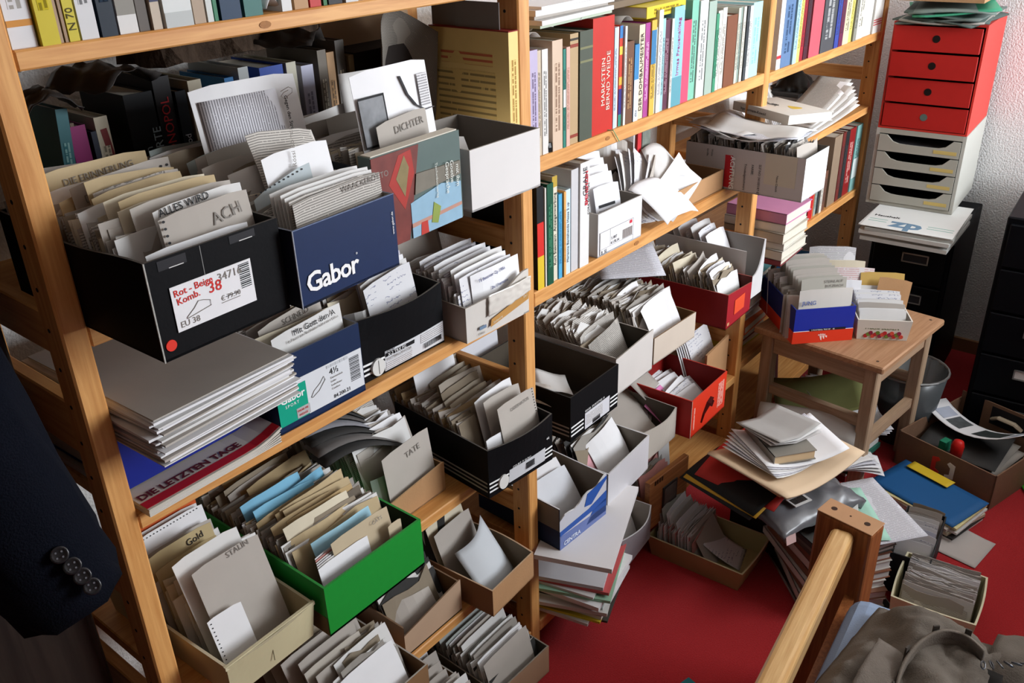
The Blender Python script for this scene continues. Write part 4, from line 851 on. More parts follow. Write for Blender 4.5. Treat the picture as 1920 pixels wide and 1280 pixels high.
for k in range(16):
    incard(O2, 0.082 + ro.uniform(-0.008, 0.008), 0.012 + 0.0112 * k, 0.135, 0.112 + ro.uniform(-0.006, 0.008), ro.choice([GREYC, GREY2, OFFW, M('#A8ACA8', .85), WHITE]), 'grey card standing in the box on the lowest shelf by the post', 'cards in the lowest box by the middle post', 16 + ro.uniform(-3, 3), 0, 'index_card', curl=0.004, slope=0.06)
O3 = carton('cardboard_box', 'kraft box of cards at the bottom edge left of the lowest box', 0.770, 0.83, 0.0855, 0.17, 0.25, 0.08, 0, KRAFT, KRAFTD)
for k in range(12):
    incard(O3, 0.085 + ro.uniform(-0.01, 0.01), 0.02 + 0.018 * k, 0.135, 0.12 + ro.uniform(-0.01, 0.012), ro.choice([GREYC, OFFW, GREYC, HAND]), 'grey card standing in the kraft box at the bottom edge', 'cards in the kraft box at the bottom edge', 18, 0, 'index_card')

# ================================================================== BAY 2
def side_mw(yd, z, rot=0, off=-0.0012):
    """lettering lying on the left (-x) face of a box"""
    m = Matrix(((0, 0, -1, off), (-1, 0, 0, yd), (0, 1, 0, z), (0, 0, 0, 1)))
    return m @ Matrix.Rotation(math.radians(rot), 4, 'Z')

book_row([
 (1.225, 1.248, 0.184, '#B9AECB', 'lavender paperback', {'ink': '#4A3A5A'}),
 (1.248, 1.260, 0.181, '#C8B8A2', 'thin beige book', {}),
 (1.261, 1.279, 0.181, '#D9D6D2', 'white paperback', {}),
 (1.287, 1.318, 0.192, '#D2B9A2', 'pinkish beige book', {'ink': '#7A5A48'}),
 (1.319, 1.328, 0.174, '#2F7E70', 'teal green book with white label', {'bands': ((0.42, 0.6, '#E2E2DE'),)}),
 (1.329, 1.341, 0.176, '#D8AFA0', 'thin salmon book', {'ink': '#8A5A4C'}),
 (1.343, 1.369, 0.196, '#B59A74', 'tan cloth book with red bands', {'bands': ((0.06, 0.09, '#8E3A2A'), (0.88, 0.91, '#8E3A2A'), (0.94, 0.96, '#3A3228')), 'strip': None}),
 (1.371, 1.413, 0.197, '#4C5246', 'dark grey green cloth book', {'strip': None, 'bands': ((0.72, 0.74, '#7A7A58'), (0.84, 0.86, '#7A7A58'))}),
 (1.416, 1.488, 0.213, '#C22C22', 'big red hardback', {'title': 'MARKSTEIN\nBERND WEIDE', 'tcol': '#E4D8C8', 'tsize': 0.017, 'D': 0.16, 'tz': 0.45}),
 (1.489, 1.500, 0.189, '#BFD4E2', 'pale blue book', {}),
 (1.501, 1.508, 0.189, '#D8D6D4', 'thin white book', {}),
 (1.509, 1.521, 0.190, '#C8402E', 'thin book in bright colour blocks', {'strip': None, 'bands': ((0.0, 0.12, '#2E8A7A'), (0.12, 0.38, '#2E2A7A'), (0.42, 0.5, '#D8A83A'), (0.72, 0.8, '#E0C04A'), (0.88, 1.0, '#3A7AB8'))}),
 (1.522, 1.530, 0.188, '#E2DFDA', 'slim white book', {}),
 (1.531, 1.558, 0.158, '#6E4A36', 'brown book', {'ink': '#B8946A'}),
 (1.559, 1.577, 0.149, '#3E84B8', 'blue and white paperback', {'title': 'dtv', 'tcol': '#2A2A2C', 'tz': 0.1, 'tsize': 0.011, 'bands': ((0.0, 0.55, '#DCE4EA'),)}),
 (1.578, 1.600, 0.183, '#DACBB2', 'cream book in bold black letters', {'title': 'DER DOMBAUMEISTER', 'tcol': '#2A2420', 'tsize': 0.015}),
 (1.600, 1.619, 0.184, '#A8468E', 'purple book', {'ink': '#E2B8D6'}),
 (1.619, 1.639, 0.187, '#D9B04A', 'yellow and blue book', {'bands': ((0.55, 0.9, '#3A7AA8'),)}),
 (1.640, 1.648, 0.171, '#D6D8D2', 'thin pale book', {}),
 (1.649, 1.666, 0.203, '#E6E6E4', 'tall white book', {'ink': '#3A3A5A'}),
 (1.666, 1.678, 0.185, '#9CC6CC', 'light blue book', {}),
 (1.678, 1.700, 0.181, '#5E3446', 'dark plum book', {'ink': '#A88A94'}),
 (1.701, 1.711, 0.181, '#D8D4CE', 'off-white book', {}),
 (1.712, 1.755, 0.202, '#8FC0DE', 'tall sky blue book', {'title': 'Irmas Frauenalltag', 'tcol': '#B03A78', 'tsize': 0.016, 'tz': 0.6, 'bands': ((0.0, 0.3, '#5E9AA8'),)}),
 (1.756, 1.790, 0.170, '#D8506E', 'rose pink book', {'strip': None}),
 (1.791, 1.820, 0.207, '#7FBFA8', 'tall mint book', {}),
 (1.821, 1.857, 0.203, '#E4E6E4', 'tall bright white book', {'ink': '#3A3A3C'}),
 (1.858, 1.893, 0.198, '#9FB2A6', 'tall grey green book', {'strip': None}),
 (1.894, 1.909, 0.169, '#3E8E6C', 'green book', {}),
 (1.910, 1.931, 0.173, '#E0DED6', 'white book', {}),
 (1.933, 1.954, 0.177, '#DAD6CC', 'ivory book', {}),
 (1.955, 2.007, 0.157, '#7A4A34', 'worn brown leather book', {'strip': None, 'dy': 0.004}),
 (2.008, 2.021, 0.169, '#C8C8B8', 'thin ivory grey book', {}),
 (2.021, 2.034, 0.169, '#8E9E96', 'thin green grey book', {}),
 (2.034, 2.048, 0.169, '#DCD8CC', 'thin cream book', {}),
 (2.049, 2.064, 0.168, '#3E4448', 'thin charcoal book', {}),
 (2.066, 2.086, 0.167, '#E2E2E0', 'white pocket book', {}),
 (2.087, 2.138, 0.172, '#A9DADF', 'pale turquoise book', {'ink': '#7AA8B0'}),
], 0.954, 1.170, 'in the middle bay top row', 'books in the top row of the middle bay', D=0.145, seed=7)
stack(T(1.365, 1.06, 1.386, 2) , 0.245, 0.21, [(0.006, M('#B8C4B0', .7)), (0.008, OFFW), (0.006, GREYC), (0.01, OFFW), (0.005, WHITE)], 'stack of folders and papers lying on the beige and tan books', jit=0.006, rot=2, seed=3)
book(T(1.61, 0.962, 1.382, 2) @ T(0, 0, 0.0, 0, 0, 90), 0.022, 0.165, 0.14, '#D8C23A', 'yellow paperback lying flat on top of the purple book', strip='#6A4A1E')
MB().box(0, 0.3, 0, 0.14, 0, 0.012, M('#7A6A58', .8)).obj('cardboard_folder', None, T(1.50, 1.00, 1.3835, 1)).__setitem__('label', 'taupe cardboard folder lying on the red hardback and its neighbours')
for o in bpy.data.objects:
    if o.get('label', '').startswith('taupe cardboard folder'): o['category'] = 'folder'
for k, (x, y, z, rz, lb) in enumerate(((1.245, 1.03, 1.352, 10, 'bent grey slip on the lavender paperback'), (1.29, 1.03, 1.366, -8, 'bent white slip on the pinkish beige book'), (1.39, 1.02, 1.370, 12, 'bent white slip on the dark grey green book'), (1.545, 1.03, 1.345, 5, 'grey slip on the brown book'), (1.92, 1.03, 1.350, -10, 'grey slip on the white books left of the leather book'))):
    sheet(T(x, y, z, rz), 0.055, 0.12, [GREYC, OFFW, OFFW, GREY2, GREY2][k], lb, lambda a, c: 0.028 * math.sin(PI * (0.2 + 0.6 * a)) - 0.008 * c, 'paper_slip')
# thin green string over the shelf edge
b = MB(); b.tube([(1.468, 0.965, 1.1715), (1.475, 0.947, 1.1715), (1.485, 0.947, 1.160), (1.498, 0.947, 1.145)], 0.0011, 5, M('#8FB88A', .8)); tag(b.obj('string', None), 'thin pale green string hanging over the edge of the upper middle shelf', 'string')
b = MB(); b.lathe([(0.010, 0), (0.0105, 0.008), (0.009, 0.016)], 12, M('#1A1A1C', .3)); tag(b.obj('bottle_cap', None, T(1.2835, 0.965, 1.171)), 'small round black cap between the white and beige books', 'cap')

# ---- second shelf of bay 2: books
book_row([
 (1.236, 1.257, 0.200, '#17171A', 'book with black red and gold spine', {'strip': None, 'bands': ((0.0, 0.33, '#D8B82E'), (0.33, 0.66, '#CF2A22')), 'D': 0.16}),
 (1.258, 1.263, 0.195, '#D6D2CA', 'thin white book', {}),
 (1.264, 1.284, 0.200, '#16503A', 'dark green book', {'ink': '#4A8A6A'}),
 (1.286, 1.303, 0.208, '#D8D2BE', 'cream book titled Anzeigenwerbung', {'title': 'Kurt Siekmann  Anzeigenwerbung', 'tcol': '#2A2A2A', 'tsize': 0.0105, 'bands': ((0.9, 1.0, '#B89A3A'),)}),
 (1.304, 1.316, 0.170, '#4FA6D2', 'light blue paperback', {'ink': '#1E4A7A'}),
 (1.317, 1.325, 0.172, '#E0A45A', 'thin orange book', {'ink': '#9A5A1E'}),
 (1.326, 1.344, 0.172, '#C9DCE8', 'pale blue white book', {'title': 'Marianne Bentzhende Hesse 2 up', 'tcol': '#2A2A30', 'tsize': 0.009}),
 (1.346, 1.370, 0.206, '#C6C4C6', 'book wrapped in clear film', {'strip': None}),
 (1.372, 1.404, 0.213, '#E0DEDC', 'white book GRAUE EMINENZEN', {'title': 'GRAUE', 'tcol': '#4A4A4E', 'tsize': 0.018, 'tz': 0.82}),
], 0.951, 0.915, 'beside the middle post', 'books on the second shelf of the middle bay', D=0.15, seed=9)
for o in list(bpy.data.objects):
    if o.get('label', '').startswith('white book GRAUE'):
        txt(o, 'EMINENZEN', 0.0125, 0.0245, 0.126, M('#C83040', .6, 0), y=-0.0007, rot=90, bold=0.0004, name='title_lettering'); txt(o, 'CORA AMBERTEN', 0.008, 0.0305, 0.105, INK, y=-0.0007, rot=90, name='title_lettering')
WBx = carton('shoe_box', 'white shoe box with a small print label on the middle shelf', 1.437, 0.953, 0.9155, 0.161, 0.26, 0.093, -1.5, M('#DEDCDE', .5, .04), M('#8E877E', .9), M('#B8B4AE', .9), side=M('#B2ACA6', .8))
lb = decal(WBx['root'], 'size_label', 0.006, 0.128, 0.004, 0.052, M('#E6E4E6', .5, .03), label='white size label')
for (x0, x1, z0, z1) in ((0.006, 0.128, 0.004, 0.0046), (0.006, 0.128, 0.0515, 0.052), (0.006, 0.0066, 0.004, 0.052), (0.1275, 0.128, 0.004, 0.052), (0.042, 0.0425, 0.015, 0.052), (0.006, 0.128, 0.0145, 0.015)): decal(lb, 'frame_line', x0, x1, z0, z1, M('#6A6A6E', .7), y=-0.0014, th=0.0003)
decal(lb, 'red_logo', 0.113, 0.123, 0.043, 0.050, M('#C83040', .6), y=-0.0015, th=0.0003); txt(lb, '5 007', 0.009, 0.046, 0.027, INK, y=-0.0018); txt(lb, '4.170.34', 0.009, 0.044, 0.017, INK, y=-0.0018); txt(lb, 'B_5E', 0.01, 0.010, 0.005, INK, y=-0.0018)
for k in range(11): decal(lb, 'barcode_bar', 0.088 + 0.0034 * k, 0.0898 + 0.0034 * k, 0.016, 0.036, M('#6A5A50', .7), y=-0.0015, th=0.0003)
for k in range(4):
    incard(WBx, 0.062 + 0.008 * k, 0.022 + 0.014 * k, 0.105, 0.150 + 0.010 * k, WHITE, 'white card leaning in the white size-label box', 'cards in the white size-label box', 14, -6, 'note_card')
cw = incard(WBx, 0.075, 0.012, 0.075, 0.128, M('#E4E4EA', .6), 'white form with a black bar at the front of the white size-label box', tilt=12, yaw=-8, name='note_card'); decal(cw, 'black_bar', -0.028, 0.02, 0.083, 0.089, INK, y=-0.001, th=0.0003); decal(cw, 'fine_print', -0.028, 0.03, 0.05, 0.078, LETTER, y=-0.001, th=0.0003)
BK = carton('card_file_box', 'dark box of worn cards at the back of the middle shelf', 1.435, 1.07, 1.0055, 0.26, 0.16, 0.02, 0, DARKG, DARKG)
BK2 = MB().box(0, 0.26, 0, 0.16, -0.09, 0.0, DARKG).obj('lower_half', BK['root'])
slips(BK, 0.012, 0.15, 40, (0.08, 0.115), [TAUPE, DARKG, GREY2, M('#5E5650', .85, .2)], 'worn grey cards packed in the dark box on the middle shelf', 14, seed=101)
for k in range(8):
    incard(BK, 0.06 + 0.022 * k, 0.02 + 0.008 * (k % 3), 0.07, 0.10 + 0.006 * (k % 3), [TAUPE, GREY2, M('#6A6460', .85)][k % 3], 'dark rounded card standing in the dark box on the middle shelf', 'cards in the dark box on the middle shelf', 12, 10, 'index_card', bend=0.01)
# fan of loose sheets spilling forward from the kraft tray
KT = carton('cardboard_box', 'long low kraft box with papers spilling out on the middle shelf', 1.775, 0.962, 0.9155, 0.222, 0.23, 0.050, -1.0, KRAFT, KRAFTD, M('#C8A27A', .9))
rf = random.Random(43)
for k in range(12):
    mwk = T(1.630 + 0.008 * k, 1.00 - 0.002 * k, 0.925 + 0.001 * k, 6 - 2 * k, -16 - 1.5 * k, 24 + 3.4 * k)
    card(mwk, 0.085, 0.155 + rf.uniform(-0.01, 0.02), rf.choice([OFFW, WHITE, NEWS, GREYC, HAND]), 'crumpled sheet in the fan of papers on the middle shelf', 'fanned sheets on the middle shelf', 'crumpled_sheet', bend=rf.choice((0.01, -0.012)), curl=0.02, cat='paper')
for k in range(4):
    mwk = T(1.64 + 0.022 * k, 1.05, 0.93, -10, -12, 18 + 7 * k)
    card(mwk, 0.055, 0.175 - 0.006 * k, [OFFW, GREYC, WHITE, OFFW, LETTER, GREYC][k], 'white sheet standing askew behind the fan of papers', 'askew sheets behind the fan of papers', 'loose_sheet', bend=0.012, curl=0.02, cat='paper')
mgz = card(T(1.735, 1.035, 0.935, 4, -14, 26), 0.070, 0.205, WHITE, 'white leaflet with a red band sticking up from the papers', None, 'leaflet', bend=0.004, cat='leaflet')
decal(mgz, 'red_band', -0.030, -0.014, 0.10, 0.195, M('#C42A30', .6), y=0.0, th=0.004); decal(mgz, 'picture_column', -0.008, 0.028, 0.07, 0.195, M('#7A8078', .6, .6, 60), y=0.0, th=0.0036)
b = MB(); b.grid(lambda a, c: (1.632 + 0.145 * a + 0.03 * c, 1.005 - 0.085 * c + 0.004 * math.sin(9 * a), 1.000 - 0.072 * c ** 1.4 + 0.014 * math.sin(PI * a) - 0.010 * a), 10, 10, WHITE, (0.15, 0.12)); tag(b.obj('loose_sheet', None, None, smooth=True), 'bright white torn sheet drooping over the front of the middle shelf', 'paper')
b = MB(); b.grid(lambda a, c: (1.745 + 0.135 * a + 0.02 * c, 0.985 + 0.07 * c, 0.968 + 0.085 * c * (1 - 0.5 * a) + 0.022 * math.sin(PI * a)), 8, 8, OFFW, (0.13, 0.12)); tag(b.obj('loose_sheet', None, None, smooth=True), 'large white punched sheet lying over the kraft box beside the ACHTUNG box', 'paper')

# ---- large white box lettered ACHTUNG, jutting out
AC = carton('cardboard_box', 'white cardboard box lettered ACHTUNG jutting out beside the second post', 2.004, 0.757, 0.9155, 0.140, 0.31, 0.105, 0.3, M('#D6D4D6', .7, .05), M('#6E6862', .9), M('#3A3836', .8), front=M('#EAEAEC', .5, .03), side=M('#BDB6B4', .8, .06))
blk = MB().box(-0.0008, 0.0, 0.182, 0.202, 0.006, 0.086, M('#C0202C', .6, .05)); blk.obj('red_panel', AC['root'])
txt(AC['root'], 'ACHTUNG', 0.0165, 0, 0, INKW, mw=side_mw(0.1865, 0.0845, -90, -0.0016), bold=0.0004)
for k, (s_, yd, zz, sz) in enumerate((('Trinidadgelschwarz', 0.150, 0.072, 0.0085), ('FARBE:', 0.132, 0.072, 0.0085), ('SLF NO 34100147-ET', 0.113, 0.075, 0.0085), ('Neue Classik', 0.067, 0.055, 0.0075), ('Größe', 0.252, 0.095, 0.007), ('Weite', 0.240, 0.095, 0.007))): txt(AC['root'], s_, sz, 0, 0, M('#3A3A3E', .6, 0), mw=side_mw(yd, zz, -90))
MB().box(-0.0005, 0.0, 0.02, 0.098, 0.03, 0.105, M('#C4BAA8', .6, .06)).obj('tape_strip', AC['root'])
slips(AC, 0.012, 0.29, 74, (0.095, 0.125), [GREY2, TAUPE, DARKG, GREYC, OFFW], 'worn cards packed in the white ACHTUNG box', 8, seed=111, ragged=0.02)
for k in range(9):
    incard(AC, 0.07 + rf.uniform(-0.01, 0.01), 0.02 + 0.028 * k, 0.115, 0.120 + rf.uniform(0, 0.012), rf.choice([GREY2, OFFW, GREYC]), 'grey card curling up in the white ACHTUNG box', 'cards in the white ACHTUNG box', 10, rf.uniform(-6, 6), 'index_card', bend=0.012, curl=0.01)
for k in range(5):
    sd = k * 3.1
    sheet(T(2.10 - 0.014 * k, 0.98 - 0.020 * k, 1.043 + 0.0042 * k, 58 + 9 * k, 2, -2), 0.235, 0.17, [OFFW, WHITE, GREYC, LETTER, OFFW][k], 'loose sheet lying on the ACHTUNG box under the pear book', lambda a, c, sd=sd: 0.022 * mnoise.noise(Vector((a * 2 + sd, c * 2, 0))) + 0.03 * (a - 0.5) ** 2, 'loose_sheet', group='loose sheets under the pear book')
pb = thing('book', 'white book with a drawn yellow pear lying on top of the ACHTUNG box', 'book', T(2.108, 0.852, 1.066, 66, 3, 0))
MB().box(0, 0.205, -0.145, 0.0, 0.0, 0.002, M('#D8D4CC', .5, .04)).obj('back_cover', pb); MB().box(0, 0.205, -0.145, 0.0, 0.020, 0.0222, M('#DCD9D2', .5, .04)).obj('front_cover', pb)
MB().box(0.002, 0.203, -0.142, -0.001, 0.002, 0.020, M('#E2DED4', .9, .08, 90)).obj('pages', pb); MB().box(0, 0.205, -0.001, 0.001, 0, 0.0222, M('#C4BFB8', .5, .04)).obj('spine', pb)
pr = MB(); pr.prism([(0.072 + 0.020 * math.cos(q * PI / 10) * (1 + 0.25 * math.cos(q * PI / 10)), -0.085 + 0.0145 * math.sin(q * PI / 10) * (1 - 0.45 * math.cos(q * PI / 10))) for q in range(20)], 'z', 0.0222, 0.0227, M('#D8B84A', .6, .25, 60)); pr.obj('pear_drawing', pb)
txt(pb, 'Helfft', 0.03, 0, 0, M('#3A3A3A', .6, 0), mw=T(0.175, -0.052, 0.0229, 180), name='title_lettering'); txt(pb, 'Inge Bormann-Kowald', 0.0105, 0, 0, M('#2A2A2A', .6, 0), mw=Matrix(((-1, 0, 0, 0.175), (0, 0, 1, 0.0014), (0, 1, 0, 0.007), (0, 0, 0, 1))), name='title_lettering')

# ---- third shelf of bay 2
Q = carton('shoe_box', 'black open shoe box with white stripes and few papers, middle bay', 1.250, 0.887, 0.5905, 0.176, 0.26, 0.104, 0.3, BLACKC, M('#4A4238', .9, .12), M('#2A2826', .8))
for k in range(3):
    for (x0, x1) in ((0.002, 0.046), (0.146, 0.174)): decal(Q['root'], 'white_stripe', x0, x1, 0.012 + k * 0.0095, 0.0155 + k * 0.0095, INKW, y=-0.0004, th=0.0004)
    MB().box(-0.0008, 0, 0.003, 0.1, 0.012 + k * 0.0095, 0.0152 + k * 0.0095, M('#9A9896', .7)).obj('side_stripe', Q['root'])
lb = decal(Q['root'], 'size_label', 0.050, 0.142, 0.006, 0.044, M('#D4D4DA', .5, .05), label='silver size label'); txt(lb, 'GOOD  SPORTSTYLE  H', 0.0068, 0.05, 0.0465, INKW, y=-0.0012)
decal(lb, 'fine_print', 0.055, 0.115, 0.014, 0.040, PRINT, y=-0.0014, th=0.0003)
for k in range(11): decal(lb, 'barcode_bar', 0.078 + 0.0026 * k, 0.0792 + 0.0026 * k, 0.008, 0.018, INK, y=-0.0018, th=0.0003)
for k in range(9):
    sheet(T(1.305 + rf.uniform(-0.03, 0.03), 0.985 + rf.uniform(-0.03, 0.05), 0.618 + 0.0065 * k, rf.uniform(-50, 50), rf.uniform(-12, 12), rf.uniform(-14, 14)), 0.075, 0.10, [NEWS, PRINTG, OFFW, GREYC, NEWS][k % 5], 'loose printed slip lying in the black open shoe box', lambda a, c: 0.008 * math.sin(3 * a + 2 * c), 'paper_slip', group='slips in the black open shoe box')
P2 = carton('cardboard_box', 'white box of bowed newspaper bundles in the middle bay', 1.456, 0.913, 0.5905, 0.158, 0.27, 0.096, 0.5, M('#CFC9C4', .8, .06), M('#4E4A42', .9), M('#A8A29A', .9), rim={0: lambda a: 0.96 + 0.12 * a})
slips(P2, 0.05, 0.25, 56, (0.10, 0.125), [NEWS, GREYC, TAUPE, OFFW], 'newspaper slips packed in the white box of bundles', 30, seed=121, ragged=0.025)
for k in range(11):
    incard(P2, 0.078 + rf.uniform(-0.01, 0.01), 0.015 + 0.02 * k, 0.13, 0.118 + rf.uniform(-0.008, 0.012), rf.choice([NEWS, WHITE, OFFW, PRINTG, TAUPE]), 'bowed newspaper page in the white box of bundles', 'pages in the white box of bundles', 30 + rf.uniform(-8, 6), rf.uniform(-6, 6), 'newspaper_cutting', rf.choice((0.016, -0.012)), rf.choice((0.02, -0.015)), rf.choice((0.15, -0.1)))
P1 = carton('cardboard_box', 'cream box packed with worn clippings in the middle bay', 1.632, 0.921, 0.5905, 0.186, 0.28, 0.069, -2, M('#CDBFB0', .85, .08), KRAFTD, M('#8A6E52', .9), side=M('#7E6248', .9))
slips(P1, 0.04, 0.265, 100, (0.095, 0.118), [TAUPE, GREY2, M('#6E6252', .85, .2), GREYC, NEWS, OFFW], 'worn brown clippings packed in the cream box', 18, seed=131, ragged=0.02)
for k in range(14):
    incard(P1, 0.095 + rf.uniform(-0.025, 0.025), 0.012 + 0.017 * k, 0.125, 0.116 + rf.uniform(-0.006, 0.016), [WHITE, OFFW, WHITE, LETTER, GREYC, WHITE, NEWS, TAUPE, GREYC, OFFW, TAUPE, GREY2, CREAM, GREYC][k], 'clipping sticking up in the cream box', 'clippings in the cream box', 18 + rf.uniform(-5, 6), rf.uniform(-8, 8), 'newspaper_cutting', rf.choice((0.012, -0.01)), 0.014, rf.choice((0.12, -0.1)))
DR = carton('shoe_box', 'dark red shoe box with an orange sticker packed with cards', 1.898, 0.870, 0.5905, 0.145, 0.275, 0.095, 2, REDD, M('#5A2A26', .8), M('#A85A50', .8), front=M('#A01E28', .5, .1), rim={0: lambda a: 1.0 - 0.16 * a})
decal(DR['root'], 'orange_sticker', 0.042, 0.102, 0.026, 0.066, M('#E0512E', .5, .05)); decal(DR['root'], 'gold_mark', 0.004, 0.016, 0.008, 0.016, M('#C8926A', .5), y=-0.0006)
slips(DR, 0.012, 0.26, 90, (0.098, 0.128), [GREYC, TAUPE, GREY2, CREAM, OFFW, M('#9A8A74', .85, .15)], 'worn cards packed in the dark red shoe box', 16, seed=141, ragged=0.014)
for k in range(12):
    incard(DR, 0.072 + rf.uniform(-0.01, 0.01), 0.012 + 0.02 * k, 0.118, 0.132 + rf.uniform(-0.004, 0.016), [WHITE, HAND, OFFW, GREYC, OFFW, CREAM, GREYC, OFFW, CREAM, GREYC, TAUPE, GREYC][k], 'card standing in the dark red shoe box', 'cards in the dark red shoe box', 16 + rf.uniform(-4, 4), rf.uniform(-6, 6), 'index_card', rf.choice((0.008, -0.006)), 0.01, rf.choice((0.1, -0.06)))
GB = carton('cardboard_box', 'tall grey lined white box of note cards beside the second post', 2.050, 0.900, 0.5905, 0.116, 0.27, 0.155, 0, M('#D2D0D0', .7), M('#96918C', .9, .05), M('#DAD8D8', .8), rim={0: lambda a: 0.42 + 0.58 * a ** 6})
for k in range(9):
    incard(GB, 0.056, 0.055 + 0.02 * k, 0.098, 0.180 + 0.008 * (k % 3), [WHITE, HAND, OFFW, HAND, WHITE, OFFW, HAND, GREYC, OFFW][k], 'white note card in the tall grey lined box', 'note cards in the tall grey lined box', 20, rf.uniform(-4, 4), 'note_card', curl=0.008)
sheet(T(1.800, 1.105, 0.752, -38, 20, 4), 0.17, 0.115, LETTER, 'white typed letter lying across the boxes under the middle shelf', lambda a, c: 0.01 * a * c, 'printed_sheet')
for k in range(6):
    card(T(1.305 + 0.004 * k, 1.165 + 0.008 * k, 0.594, 2, -6), 0.135, 0.215 + 0.008 * k, [M('#D2D2D8', .7), OFFW, M('#CDD0B8', .8), WHITE, OFFW, WHITE][k], 'big white envelope standing behind the black open shoe box', 'envelopes behind the black open shoe box', 'envelope', cat='envelope', curl=-0.01)

# ---- fourth shelf of bay 2
VB = MB().box(0, 0.30, 0, 0.17, 0, 0.012, M('#DCD8D8', .5, .04)).obj('foam_board', None, T(1.243, 0.775, 0.3105, 21)); tag(VB, 'white flat board jutting out under the torn blue and white box', 'board')
U = carton('cardboard_box', 'torn blue and white carton of cards beside the middle post', 1.226, 0.897, 0.3228, 0.165, 0.24, 0.108, -3.0, M('#1C2A4A', .6, .1), M('#8E867C', .9), M('#E6E6E8', .9, .3, 90), front=M('#C8C8D0', .5, .06), rim={0: lambda a: 0.70 + 0.30 * a + 0.05 * math.sin(14 * a)})
for pts, m_ in (([(0.0, 0.036), (0.165, 0.040), (0.165, 0.066), (0.10, 0.052), (0.0, 0.048)], M('#2A56A8', .5)), ([(0.0, 0.0), (0.165, 0.0), (0.165, 0.026), (0.09, 0.030), (0.0, 0.035)], M('#6A7AB0', .5)), ([(0.085, 0.066), (0.110, 0.060), (0.164, 0.098), (0.164, 0.106), (0.12, 0.098), (0.095, 0.095)], M('#2A56A8', .5)), ([(0.092, 0.012), (0.165, 0.010), (0.165, 0.046), (0.115, 0.038)], M('#24509E', .5))):
    q = MB(); q.prism(pts, 'y', -0.0010, -0.0001, m_); q.obj('printed_panel', U['root'])
txt(U['root'], 'CENTRA', 0.015, 0.012, 0.006, M('#D6DCEC', .6, 0), y=-0.0018, bold=0.0004)
MB().box(-0.0007, 0, 0.002, 0.23, 0.05, 0.106, M('#7E766C', .9)).obj('side_flap', U['root'])
for k in range(7):
    incard(U, 0.076 + 0.003 * k, 0.03 + 0.022 * k, 0.12, [0.125, 0.135, 0.11, 0.15, 0.14, 0.16, 0.16][k], [M('#D8DAE0', .7), WHITE, CREAM, GREYC, OFFW, GREYC, TAUPE][k], 'white handwritten sheet leaning in the torn blue and white carton', 'sheets in the torn blue and white carton', 32, -3, 'note_sheet', curl=0.01)
TB = carton('cardboard_box', 'glossy white box of mixed papers in the lower middle bay', 1.420, 0.902, 0.3105, 0.195, 0.26, 0.098, 3.0, M('#D6D4D8', .4, .04), BOARDG, M('#E4E4E6', .7), bulge=(0.008, 0, 0, 0), rim={0: lambda a: 1.0 + 0.12 * math.sin(PI * a)})
slips(TB, 0.05, 0.24, 60, (0.095, 0.135), [TAUPE, GREY2, OFFW, DARKG, GREYC], 'mixed paper slips packed in the glossy white box', 24, seed=151, ragged=0.025)
for k in range(12):
    incard(TB, 0.10 + rf.uniform(-0.02, 0.02), 0.02 + 0.018 * k, 0.13 if k != 7 else 0.06, 0.125 + rf.uniform(-0.006, 0.012), [WHITE, M('#E2A8B0', .8), OFFW, WHITE, GREYC, GREYC, TAUPE, SKY, GREYC, M('#C8B090', .8), GREY2, CREAM][k], 'leaf sticking up in the glossy white box', 'leaves in the glossy white box', 24 + rf.uniform(-6, 6), rf.uniform(-6, 6), 'paper_leaf', 0.01, 0.018, rf.choice((0.1, -0.12)))
SB = carton('cardboard_box', 'grey open box with a bowed front left of the red box', 1.625, 0.932, 0.3105, 0.155, 0.24, 0.090, -0.8, M('#BFB7AC', .85, .06), M('#6E6A62', .9, .08), M('#C2BCB4', .9), bulge=(0.012, 0, 0, 0.006))
for k in range(4):
    sheet(T(1.70, 1.03, 0.325 + 0.012 * k, -60 + 12 * k, 0, 10), 0.12, 0.16, [GREYC, OFFW, PRINTG, GREYC][k], 'grey sheet curving down into the grey open box', lambda a, c: 0.05 * c * c, 'loose_sheet', group='sheets in the grey open box')
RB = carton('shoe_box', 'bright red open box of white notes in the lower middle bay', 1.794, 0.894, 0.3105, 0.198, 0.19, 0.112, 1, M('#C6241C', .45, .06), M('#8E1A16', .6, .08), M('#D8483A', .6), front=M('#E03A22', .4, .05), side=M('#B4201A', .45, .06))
rt = MB(); rt.tube([(0.055, -0.0015, 0.022), (0.065, -0.0015, 0.045), (0.085, -0.0015, 0.070), (0.105, -0.0015, 0.078), (0.115, -0.0015, 0.062), (0.100, -0.0015, 0.052), (0.090, -0.0015, 0.060)], [(0.003, 0.0004), (0.005, 0.0004), (0.011, 0.0004), (0.009, 0.0004), (0.006, 0.0004), (0.008, 0.0004), (0.004, 0.0004)], 8, M('#4A1414', .6)); rt.obj('rose_print', RB['root'])
decal(RB['root'], 'fine_print', 0.010, 0.020, 0.02, 0.085, printed('#E03A22', '#F0D8C8', 0.004, .5, .4, 230, .8, vert=True), y=-0.0002, th=0.0004); decal(RB['root'], 'fine_print', 0.150, 0.185, 0.02, 0.095, printed('#E03A22', '#F0D8C8', 0.005, .5, .4, 230, .8, vert=True), y=-0.0002, th=0.0004)
MB().box(-0.0006, 0.0006, -0.0006, 0.0006, 0, 0.112, M('#E8C8B8', .9, .4, 150)).obj('worn_corner', RB['root'])
